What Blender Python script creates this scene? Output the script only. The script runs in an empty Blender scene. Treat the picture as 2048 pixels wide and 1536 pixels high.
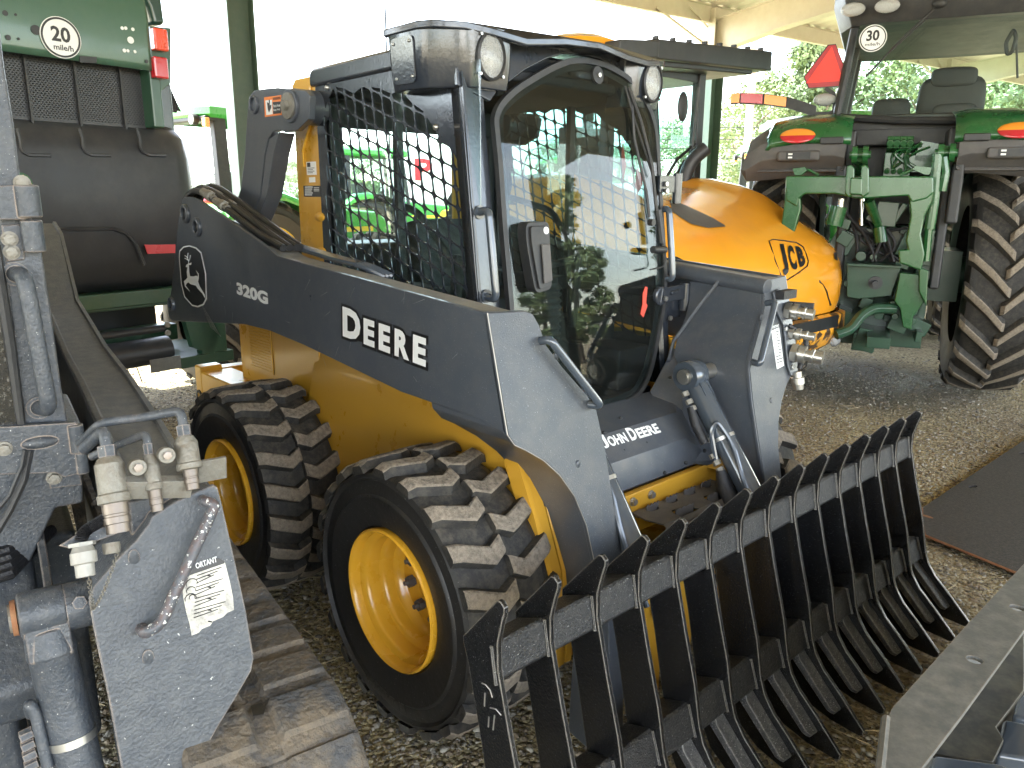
import bpy, bmesh, math, random
from mathutils import Vector, Matrix
from mathutils.geometry import delaunay_2d_cdt
import numpy as np
R = math.radians
random.seed(7)
SC = bpy.context.scene
COL = SC.collection
# ---------------------------------------------------------------- camera
CAM = dict(loc=(2.2884, -1.947, 1.5505), yaw=2.3971, pitch=0.2370, roll=0.0050, f=1546.0)
cd = bpy.data.cameras.new('camera')
cam = bpy.data.objects.new('camera', cd); COL.objects.link(cam); SC.camera = cam
cd.sensor_width = 36.0; cd.lens = CAM['f'] / 2048 * 36.0
cd.clip_start = 0.05; cd.clip_end = 2000
_y, _p, _r = CAM['yaw'], CAM['pitch'], CAM['roll']
FW = Vector((math.cos(_p) * math.cos(_y), math.cos(_p) * math.sin(_y), -math.sin(_p)))
_r0 = Vector((math.sin(_y), -math.cos(_y), 0)); _u0 = _r0.cross(FW)
RT = math.cos(_r) * _r0 + math.sin(_r) * _u0
UP = -math.sin(_r) * _r0 + math.cos(_r) * _u0
CP = Vector(CAM['loc'])
M = Matrix((RT, UP, -FW)).transposed().to_4x4(); M.translation = CP
cam.matrix_world = M
# ---------------------------------------------------------------- sky, sun, exposure
SUN_EL, SUN_AZ = R(58), R(200)          # azimuth counted from +x towards +y
w = bpy.data.worlds.new('World'); SC.world = w; w.use_nodes = True
nt = w.node_tree; nt.nodes.clear(); N = nt.nodes.new; LK = nt.links.new
sky = N('ShaderNodeTexSky'); sky.sky_type = 'NISHITA'; sky.sun_disc = False
sky.sun_elevation = SUN_EL; sky.sun_rotation = R(90) - SUN_AZ
sky.dust_density = .6; sky.air_density = 1.0; sky.ozone_density = 1.0
tc = N('ShaderNodeTexCoord'); mp = N('ShaderNodeMapping'); mp.inputs['Scale'].default_value = (1, 1, 2.6)
nz = N('ShaderNodeTexNoise'); nz.inputs['Scale'].default_value = 1.7; nz.inputs['Detail'].default_value = 7; nz.inputs['Roughness'].default_value = .58
cr = N('ShaderNodeValToRGB'); cr.color_ramp.elements[0].position = .49; cr.color_ramp.elements[1].position = .72
cr.color_ramp.elements[0].color = (.22, .22, .22, 1)
mx = N('ShaderNodeMix'); mx.data_type = 'RGBA'; mx.inputs['B'].default_value = (10.6, 10.2, 9.4, 1)
bg = N('ShaderNodeBackground'); bg.inputs['Strength'].default_value = .14
ow = N('ShaderNodeOutputWorld')
LK(tc.outputs['Generated'], mp.inputs[0]); LK(mp.outputs[0], nz.inputs['Vector']); LK(nz.outputs[0], cr.inputs[0])
LK(cr.outputs[0], mx.inputs['Factor']); LK(sky.outputs[0], mx.inputs['A']); LK(mx.outputs['Result'], bg.inputs[0]); LK(bg.outputs[0], ow.inputs[0])
sd = bpy.data.lights.new('sun', 'SUN'); sd.energy = 3.6; sd.angle = R(.6); sd.color = (1, .95, .86)
sun = bpy.data.objects.new('sun', sd); COL.objects.link(sun)
_d = Vector((math.cos(SUN_EL) * math.cos(SUN_AZ), math.cos(SUN_EL) * math.sin(SUN_AZ), math.sin(SUN_EL)))
sun.rotation_euler = _d.to_track_quat('Z', 'Y').to_euler(); sun.location = (0, 0, 20)
vs = SC.view_settings; vs.view_transform = 'Standard'; vs.look = 'None'; vs.gamma = 1; vs.use_curve_mapping = False
vs.exposure = 3.42
SC.cycles.max_bounces = 7; SC.cycles.diffuse_bounces = 4; SC.cycles.glossy_bounces = 4; SC.cycles.transparent_max_bounces = 14
SC.cycles.transmission_bounces = 4
SC.cycles.use_denoising = True
SC.cycles.sample_clamp_indirect = 6
# ---------------------------------------------------------------- helpers
ZM = dict(o=(0, 0, 1), z1=(0, 0, 2.021), z2=(580, 20, 2.4775), z3=(1240, 0, 2.194), z4=(320, 360, 2.56), b1=(0, 700, 1.8375), b2=(360, 740, 2.076), b3=(920, 780, 1.932), b4=(940, 420, 2.258),
          c1=(820, 30, 3.657), c2=(980, 420, 3.657), c3=(340, 160, 3.841), d1=(1660, 800, 2.953), d2=(900, 1080, 3.369), d3=(1240, 930, 3.84), e1=(630, 160, 3.34), e2=(1180, 680, 3.839),
          f1=(1140, 0, 3.4133), f2=(1460, 220, 2.648), f3=(1320, 340, 3.841), g1=(0, 340, 2.743), g2=(0, 1100, 3.523), g3=(400, 1080, 3.369), h1=(0, 0, 3.84), h2=(60, 820, 3.84), h3=(1660, 0, 3.84), h4=(1740, 1080, 3.367), b5=(1640, 700, 1.838))
class Frame:
    """a thing's own axes: x forward, y left, z up. px() measures where a point seen in the photograph lies on a plane of the thing"""
    def __init__(s, o=(0, 0, 0), yaw=0): s.o = Vector(o); s.R = Matrix.Rotation(R(yaw), 3, 'Z'); s.yaw = R(yaw)
    def plane(s, z, pts, P, n):
        a, b, k = ZM[z]; P = s.o + s.R @ Vector(P); n = s.R @ Vector(n); out = []
        for X, Y in pts:
            X = a + X / k; Y = b + Y / k
            d = FW + (X - 1024) / CAM['f'] * RT - (Y - 768) / CAM['f'] * UP
            t = (P - CP).dot(n) / d.dot(n); out.append(s.R.transposed() @ (CP + t * d - s.o))
        return out
    def px(s, z, pts, ax, v):
        i = 'xyz'.index(ax); n = [0, 0, 0]; n[i] = 1; P = [0, 0, 0]; P[i] = v
        q = s.plane(z, pts, P, n); k = [j for j in range(3) if j != i]
        return [(p[k[0]], p[k[1]]) for p in q]
WF = Frame()
def lerp(a, b, t): return a + (b - a) * t
def V(*a): return Vector(a)
def fillet(pts, r, n=5, closed=False):
    pts = [Vector(p) for p in pts]; out = []; m = len(pts)
    for i, p in enumerate(pts):
        if not closed and i in (0, m - 1): out.append(p); continue
        a, b = pts[i - 1], pts[(i + 1) % m]
        u, v = a - p, b - p; rr = min(r, u.length * .48, v.length * .48)
        if rr < 1e-5: out.append(p); continue
        p0 = p + u.normalized() * rr; p1 = p + v.normalized() * rr
        for k in range(n + 1):
            t = k / n; out.append((1 - t) ** 2 * p0 + 2 * t * (1 - t) * p + t * t * p1)
    return out
MAPS = {'y': lambda u, v, w_: (u, w_, v), 'x': lambda u, v, w_: (w_, u, v), 'z': lambda u, v, w_: (u, v, w_)}
SPLIT = set('back_web bay_divider bracket_bolt cab_grab_handle cab_pillar cab_rear_post chrome_rod coupler_tip cowl_bolt cowl_side crossmember_bolt fender_inner_wall frame_bolt guard_rib hinge_bolt hood_bracket hood_stripe hose_coupling hose_nut hose_sleeve hydraulic_coupler inner_box knee_brace panel_plug pickup_tine pin_bore plug_weld post_label red_strap rivet roller side_frame support_block switch tie_down_ring track_window weld_seam wiper wiring_sleeve scratched_mark spring_arm centre_link door_hinge coupler_lug coupler_side_frame quick_coupler moulded_crease panel_hole scratches cab_frame'.split())
class MB:
    def __init__(s): s.v = []; s.f = []; s.m = []
    def add(s, vs, fs, mi=0):
        o = len(s.v); s.v += [tuple(q) for q in vs]; s.f += [tuple(i + o for i in f) for f in fs]; s.m += [mi] * len(fs); return s
    def box(s, c, d, rot=None, mi=0):
        hx, hy, hz = d[0] / 2, d[1] / 2, d[2] / 2; c = Vector(c)
        vs = [Vector((x, y, z)) for x in (-hx, hx) for y in (-hy, hy) for z in (-hz, hz)]
        if rot is not None:
            m = rot if isinstance(rot, Matrix) else Matrix.Rotation(rot[0], 3, 'X')
            if not isinstance(rot, Matrix): m = Matrix.Rotation(rot[2], 3, 'Z') @ Matrix.Rotation(rot[1], 3, 'Y') @ m
            vs = [m @ q for q in vs]
        return s.add([c + q for q in vs], [(0, 1, 3, 2), (4, 6, 7, 5), (0, 4, 5, 1), (2, 3, 7, 6), (0, 2, 6, 4), (1, 5, 7, 3)], mi)
    def bb(s, a, b, mi=0):
        return s.box([(p + q) / 2 for p, q in zip(a, b)], [abs(p - q) for p, q in zip(a, b)], None, mi)
    def prism(s, poly, a, b, m='y', mi=0):
        f = MAPS[m] if isinstance(m, str) else m; n = len(poly)
        vs = [f(p[0], p[1], a) for p in poly] + [f(p[0], p[1], b) for p in poly]
        fs = [tuple(range(n))[::-1], tuple(range(n, 2 * n))] + [(i, (i + 1) % n, n + (i + 1) % n, n + i) for i in range(n)]
        return s.add(vs, fs, mi)
    def plate(s, outer, holes, a, b, m='y', mi=0):
        """flat plate with holes"""
        f = MAPS[m] if isinstance(m, str) else m
        loops = [outer] + holes; pts = []; edges = []; faces = []
        for L in loops:
            o = len(pts); n = len(L); pts += [Vector((p[0], p[1])) for p in L]
            edges += [(o + i, o + (i + 1) % n) for i in range(n)]
            faces.append([o + i for i in range(n)])
        v2, e2, f2, ov, oe, of = delaunay_2d_cdt(pts, edges, [], 0, 1e-6)
        def inside(p, L):
            c = False; n = len(L)
            for i in range(n):
                x0, y0 = L[i][0], L[i][1]; x1, y1 = L[i - 1][0], L[i - 1][1]
                if (y0 > p[1]) != (y1 > p[1]) and p[0] < (x1 - x0) * (p[1] - y0) / (y1 - y0) + x0: c = not c
            return c
        bbs = [(min(q[0] for q in L), max(q[0] for q in L), min(q[1] for q in L), max(q[1] for q in L)) for L in holes]
        keep = []
        for t in f2:
            c = sum((v2[i] for i in t), Vector((0, 0))) / len(t)
            if not inside(c, outer): continue
            if any(B[0] < c[0] < B[1] and B[2] < c[1] < B[3] and inside(c, L) for B, L in zip(bbs, holes)): continue
            keep.append(tuple(t))
        k = len(v2)
        vs = [f(p[0], p[1], a) for p in v2] + [f(p[0], p[1], b) for p in v2]
        s.add(vs, [t[::-1] for t in keep] + [tuple(i + k for i in t) for t in keep], mi)
        for L in loops:
            n = len(L)
            s.add([f(p[0], p[1], a) for p in L] + [f(p[0], p[1], b) for p in L], [(i, (i + 1) % n, n + (i + 1) % n, n + i) for i in range(n)], mi)
        return s
    def ring(s, pts, n=10, caps=True, closed=False, mi=0):
        """pts: (point, radius)"""
        P = [Vector(p) for p, r in pts]; rr = [r for p, r in pts]; m = len(P); o = len(s.v); T = []
        for i in range(m):
            if closed: t = P[(i + 1) % m] - P[i - 1]
            else: t = P[min(i + 1, m - 1)] - P[max(i - 1, 0)]
            T.append(t.normalized() if t.length > 1e-9 else Vector((0, 0, 1)))
        a = T[0].orthogonal().normalized(); vs = []
        for i in range(m):
            a = (a - T[i] * a.dot(T[i])); a = a.normalized() if a.length > 1e-6 else T[i].orthogonal().normalized()
            b = T[i].cross(a)
            for k in range(n):
                t = 2 * math.pi * k / n; vs.append(P[i] + (a * math.cos(t) + b * math.sin(t)) * rr[i])
        fs = []
        for i in range(m if closed else m - 1):
            j = (i + 1) % m
            for k in range(n): fs.append((i * n + k, i * n + (k + 1) % n, j * n + (k + 1) % n, j * n + k))
        if caps and not closed: fs += [tuple(range(n))[::-1], tuple(range((m - 1) * n, m * n))]
        return s.add(vs, fs, mi)
    def tube(s, pts, r, n=10, fr=0, closed=False, mi=0):
        if fr: pts = fillet(pts, fr, 5, closed)
        return s.ring([(p, r) for p in pts], n, True, closed, mi)
    def cyl(s, a, b, r, r2=None, n=20, mi=0):
        return s.ring([(a, r), (b, r if r2 is None else r2)], n, True, False, mi)
    def lathe(s, prof, c, ax='y', n=40, mi=0, closed=False):
        """prof: (radius, along)"""
        c = Vector(c); vs = []; fs = []; m = len(prof)
        for k in range(n):
            t = 2 * math.pi * k / n; ct, st = math.cos(t), math.sin(t)
            for r, h in prof:
                vs.append(c + (Vector((r * ct, h, r * st)) if ax == 'y' else Vector((h, r * ct, r * st)) if ax == 'x' else Vector((r * ct, r * st, h))))
        for k in range(n):
            for i in range(m if closed else m - 1):
                j = (i + 1) % m; q = (k + 1) % n
                fs.append((k * m + i, k * m + j, q * m + j, q * m + i))
        return s.add(vs, fs, mi)
    def grid(s, rows, mi=0, closed=False):
        m = len(rows[0]); vs = [p for r in rows for p in r]; fs = []
        for i in range(len(rows) - 1):
            for j in range(m if closed else m - 1): fs.append((i * m + j, i * m + (j + 1) % m, (i + 1) * m + (j + 1) % m, (i + 1) * m + j))
        return s.add(vs, fs, mi)
    def hexnut(s, p, d, r, h, mi=0):
        d = Vector(d).normalized(); p = Vector(p); return s.ring([(p, r), (p + d * h, r), (p + d * h * 1.02, r * .9)], 6, True, False, mi)
    def clusters(s):
        n = len(s.v); p = list(range(n))
        def f(i):
            while p[i] != i: p[i] = p[p[i]]; i = p[i]
            return i
        for q in s.f:
            a = f(q[0])
            for k in q[1:]: p[f(k)] = a
        bb = {}
        for i, c in enumerate(s.v):
            r = f(i)
            if r not in bb: bb[r] = [list(c), list(c), [r]]
            else:
                b = bb[r]
                for k in range(3): b[0][k] = min(b[0][k], c[k]); b[1][k] = max(b[1][k], c[k])
        L = list(bb.values())
        while True:
            out = []
            for b in L:
                for o in out:
                    if all(b[0][k] <= o[1][k] + .002 and b[1][k] >= o[0][k] - .002 for k in range(3)):
                        for k in range(3): o[0][k] = min(o[0][k], b[0][k]); o[1][k] = max(o[1][k], b[1][k])
                        o[2] += b[2]; break
                else: out.append([list(b[0]), list(b[1]), list(b[2])])
            if len(out) == len(L): break
            L = out
        res = []
        for b in out:
            rs = set(b[2]); m = MB(); idx = {}
            for q, mi in zip(s.f, s.m):
                if f(q[0]) in rs:
                    for i in q:
                        if i not in idx: idx[i] = len(m.v); m.v.append(s.v[i])
                    m.f.append(tuple(idx[i] for i in q)); m.m.append(mi)
            res.append(m)
        return res
    def build(s, name, mat, parent=None, bevel=0, smooth=35, seg=2, solid=0, whole=False):
        if name in SPLIT and not whole:                      # separate pieces become parts of their own
            r = [c.build(name, mat, parent, bevel, smooth, seg, solid, True) for c in s.clusters()]
            return r[0]
        me = bpy.data.meshes.new(name); me.from_pydata(s.v, [], s.f)
        for q in (mat if isinstance(mat, (list, tuple)) else [mat]): me.materials.append(q)
        if any(s.m): me.polygons.foreach_set('material_index', s.m)
        bm = bmesh.new(); bm.from_mesh(me); bmesh.ops.remove_doubles(bm, verts=bm.verts, dist=1e-5)
        bmesh.ops.recalc_face_normals(bm, faces=bm.faces); bm.to_mesh(me); bm.free()
        if smooth:
            me.polygons.foreach_set('use_smooth', [True] * len(me.polygons)); me.set_sharp_from_angle(angle=R(smooth))
        o = bpy.data.objects.new(name, me); COL.objects.link(o)
        if parent: o.parent = parent
        if solid:
            q = o.modifiers.new('thickness', 'SOLIDIFY'); q.thickness = solid; q.offset = 0
        if bevel:
            q = o.modifiers.new('bevel', 'BEVEL'); q.width = bevel; q.segments = seg; q.limit_method = 'ANGLE'; q.angle_limit = R(30); q.harden_normals = True
        return o
def thing(name, label, cat, loc=(0, 0, 0), yaw=0, group=None):
    o = bpy.data.objects.new(name, None); COL.objects.link(o); o.location = loc; o.rotation_euler = (0, 0, yaw)
    o['label'] = label; o['category'] = cat
    if group: o['group'] = group
    o.empty_display_size = .1
    return o
def tag(o, label=None, cat=None, group=None, kind=None):
    for k, q in (('label', label), ('category', cat), ('group', group), ('kind', kind)):
        if q: o[k] = q
    return o
def copy_tree(o, parent=None):
    c = o.copy(); COL.objects.link(c); c.parent = parent
    for ch in list(o.children): copy_tree(ch, c)
    return c
def sphere(c, r, nu=16, nv=10):
    c = Vector(c); r = Vector(r) if not isinstance(r, (int, float)) else Vector((r, r, r))
    return [[c + Vector((r.x * math.sin(math.pi * i / nv) * math.cos(2 * math.pi * j / nu), r.y * math.sin(math.pi * i / nv) * math.sin(2 * math.pi * j / nu), r.z * math.cos(math.pi * i / nv))) for j in range(nu)] for i in range(nv + 1)]
# text as mesh, mapped on a plane: u right, v up
def text_geo(txt, bold=0.0, space=1.0):
    cu = bpy.data.curves.new('t', 'FONT'); cu.body = txt; cu.size = 1; cu.offset = bold; cu.resolution_u = 3; cu.space_character = space
    ob = bpy.data.objects.new('t', cu); me = bpy.data.meshes.new_from_object(ob)
    vs = [tuple(q.co) for q in me.vertices]; fs = [tuple(p.vertices) for p in me.polygons]
    bpy.data.objects.remove(ob); bpy.data.curves.remove(cu); bpy.data.meshes.remove(me)
    return vs, fs
def text(mb, txt, P, u, v, size=None, bold=0.0, box=None, mi=0, space=1.0, anchor='l'):
    """P lower-left corner; with box=(w,h) the text is fitted in it"""
    vs, fs = text_geo(txt, bold, space)
    x0 = min(q[0] for q in vs); x1 = max(q[0] for q in vs); y0 = min(q[1] for q in vs); y1 = max(q[1] for q in vs)
    P = Vector(P); u = Vector(u).normalized(); v = Vector(v).normalized()
    if box: sx = box[0] / (x1 - x0); sy = box[1] / (y1 - y0)
    else: sx = sy = size / .73
    ox = {'l': x0, 'c': (x0 + x1) / 2}[anchor]
    oy = y0 if box else 0
    mb.add([P + u * (q[0] - ox) * sx + v * (q[1] - oy) * sy for q in vs], fs, mi)
    return mb
def lift(pts, n, d): return [Vector(p) + Vector(n) * d for p in pts]
# ---------------------------------------------------------------- materials
def mat(name, col, rough=.5, metal=0, dirt=None, dirt_amt=.0, dirt_scale=6, var=.08, bump=0, bump_scale=60, coat=0, spec=.5, speck=None, speck_amt=0, speck_scale=90, emit=None, estr=0, sheen=0, rvar=.12, edge=None):
    m = bpy.data.materials.new(name); m.use_nodes = True; t = m.node_tree; t.nodes.clear(); n = t.nodes.new; L = t.links.new
    o = n('ShaderNodeOutputMaterial'); b = n('ShaderNodeBsdfPrincipled'); L(b.outputs[0], o.inputs[0])
    b.inputs['Metallic'].default_value = metal; b.inputs['Specular IOR Level'].default_value = spec
    b.inputs['Coat Weight'].default_value = coat; b.inputs['Coat Roughness'].default_value = .12
    c = n('ShaderNodeTexCoord'); nz = n('ShaderNodeTexNoise'); nz.inputs['Scale'].default_value = dirt_scale; nz.inputs['Detail'].default_value = 8; nz.inputs['Roughness'].default_value = .62
    L(c.outputs['Object'], nz.inputs['Vector'])
    hv = n('ShaderNodeMix'); hv.data_type = 'RGBA'; hv.inputs['A'].default_value = tuple(x * (1 - var) for x in col) + (1,); hv.inputs['B'].default_value = tuple(min(1, x * (1 + var)) for x in col) + (1,)
    L(nz.outputs[0], hv.inputs['Factor']); last = hv.outputs['Result']
    if dirt:
        r = n('ShaderNodeValToRGB'); r.color_ramp.elements[0].position = .42; r.color_ramp.elements[1].position = .78
        r.color_ramp.elements[1].color = (dirt_amt,) * 3 + (1,); nd = n('ShaderNodeTexNoise'); nd.inputs['Scale'].default_value = dirt_scale * 2.3; nd.inputs['Detail'].default_value = 9; nd.inputs['Roughness'].default_value = .7
        L(c.outputs['Object'], nd.inputs['Vector']); L(nd.outputs[0], r.inputs[0])
        # dust settles on faces that look up
        g = n('ShaderNodeNewGeometry'); sx = n('ShaderNodeSeparateXYZ'); L(g.outputs['Normal'], sx.inputs[0])
        mr = n('ShaderNodeMapRange'); mr.inputs[1].default_value = .1; mr.inputs[2].default_value = 1; mr.inputs[3].default_value = 1; mr.inputs[4].default_value = 1.9; L(sx.outputs['Z'], mr.inputs[0])
        ml = n('ShaderNodeMath'); ml.operation = 'MULTIPLY'; ml.use_clamp = True; L(r.outputs[0], ml.inputs[0]); L(mr.outputs[0], ml.inputs[1])
        md = n('ShaderNodeMix'); md.data_type = 'RGBA'; md.inputs['B'].default_value = tuple(dirt) + (1,); L(ml.outputs[0], md.inputs['Factor']); L(last, md.inputs['A']); last = md.outputs['Result']
    if speck:
        ns = n('ShaderNodeTexNoise'); ns.inputs['Scale'].default_value = speck_scale; ns.inputs['Detail'].default_value = 3; ns.inputs['Roughness'].default_value = .6; L(c.outputs['Object'], ns.inputs['Vector'])
        rs = n('ShaderNodeValToRGB'); rs.color_ramp.elements[0].position = 1 - speck_amt - .04; rs.color_ramp.elements[1].position = 1 - speck_amt
        L(ns.outputs[0], rs.inputs[0]); ms = n('ShaderNodeMix'); ms.data_type = 'RGBA'; ms.inputs['B'].default_value = tuple(speck) + (1,); L(rs.outputs[0], ms.inputs['Factor']); L(last, ms.inputs['A']); last = ms.outputs['Result']
    if edge:                                                  # paint worn off at the edges
        bv = n('ShaderNodeBevel'); bv.samples = 2; bv.inputs['Radius'].default_value = .004
        g2 = n('ShaderNodeNewGeometry'); dp = n('ShaderNodeVectorMath'); dp.operation = 'DOT_PRODUCT'; L(bv.outputs[0], dp.inputs[0]); L(g2.outputs['Normal'], dp.inputs[1])
        ne = n('ShaderNodeTexNoise'); ne.inputs['Scale'].default_value = 35; ne.inputs['Detail'].default_value = 5; L(c.outputs['Object'], ne.inputs['Vector'])
        ad = n('ShaderNodeMath'); ad.operation = 'MULTIPLY_ADD'; ad.inputs[1].default_value = .16; L(ne.outputs[0], ad.inputs[0]); L(dp.outputs['Value'], ad.inputs[2])
        re = n('ShaderNodeMapRange'); re.inputs[1].default_value = 1.04; re.inputs[2].default_value = .97; re.inputs[3].default_value = 0; re.inputs[4].default_value = .85; re.clamp = True; L(ad.outputs[0], re.inputs[0])
        me_ = n('ShaderNodeMix'); me_.data_type = 'RGBA'; me_.inputs['B'].default_value = tuple(edge) + (1,); L(re.outputs[0], me_.inputs['Factor']); L(last, me_.inputs['A']); last = me_.outputs['Result']
    L(last, b.inputs['Base Color'])
    rr = n('ShaderNodeMapRange'); rr.inputs[3].default_value = max(.02, rough - rvar); rr.inputs[4].default_value = min(1, rough + rvar); L(nz.outputs[0], rr.inputs[0]); L(rr.outputs[0], b.inputs['Roughness'])
    if bump:
        nb = n('ShaderNodeTexNoise'); nb.inputs['Scale'].default_value = bump_scale; nb.inputs['Detail'].default_value = 5; L(c.outputs['Object'], nb.inputs['Vector'])
        bp = n('ShaderNodeBump'); bp.inputs['Strength'].default_value = bump; bp.inputs['Distance'].default_value = .01; L(nb.outputs[0], bp.inputs['Height']); L(bp.outputs[0], b.inputs['Normal'])
    if emit: b.inputs['Emission Color'].default_value = tuple(emit) + (1,); b.inputs['Emission Strength'].default_value = estr
    return m
def glass(name, tint=(.75, .85, .82), refl=1.0, dust=.0, ior=1.5, dustcol=(.55, .52, .45)):
    m = bpy.data.materials.new(name); m.use_nodes = True; t = m.node_tree; t.nodes.clear(); n = t.nodes.new; L = t.links.new
    o = n('ShaderNodeOutputMaterial'); a = n('ShaderNodeBsdfTransparent'); a.inputs[0].default_value = tuple(tint) + (1,)
    g = n('ShaderNodeBsdfGlossy'); g.inputs['Roughness'].default_value = .012; g.inputs[0].default_value = (refl, refl, refl, 1)
    fr = n('ShaderNodeFresnel'); gb = n('ShaderNodeNewGeometry'); mi = n('ShaderNodeMapRange'); mi.inputs[3].default_value = ior; mi.inputs[4].default_value = 1 / ior; L(gb.outputs['Backfacing'], mi.inputs[0]); L(mi.outputs[0], fr.inputs[0]); x = n('ShaderNodeMixShader'); L(fr.outputs[0], x.inputs[0]); L(a.outputs[0], x.inputs[1]); L(g.outputs[0], x.inputs[2]); last = x.outputs[0]
    if dust:
        c = n('ShaderNodeTexCoord'); nz = n('ShaderNodeTexNoise'); nz.inputs['Scale'].default_value = 160; nz.inputs['Detail'].default_value = 4; L(c.outputs['Object'], nz.inputs['Vector'])
        r = n('ShaderNodeMapRange'); r.inputs[1].default_value = .56; r.inputs[2].default_value = .72; r.inputs[3].default_value = dust * .35; r.inputs[4].default_value = dust * 2.2; L(nz.outputs[0], r.inputs[0])
        d = n('ShaderNodeBsdfDiffuse'); d.inputs[0].default_value = tuple(dustcol) + (1,); y = n('ShaderNodeMixShader'); L(r.outputs[0], y.inputs[0]); L(last, y.inputs[1]); L(d.outputs[0], y.inputs[2]); last = y.outputs[0]
    L(last, o.inputs[0]); return m
DUST = (.30, .26, .20)
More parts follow.
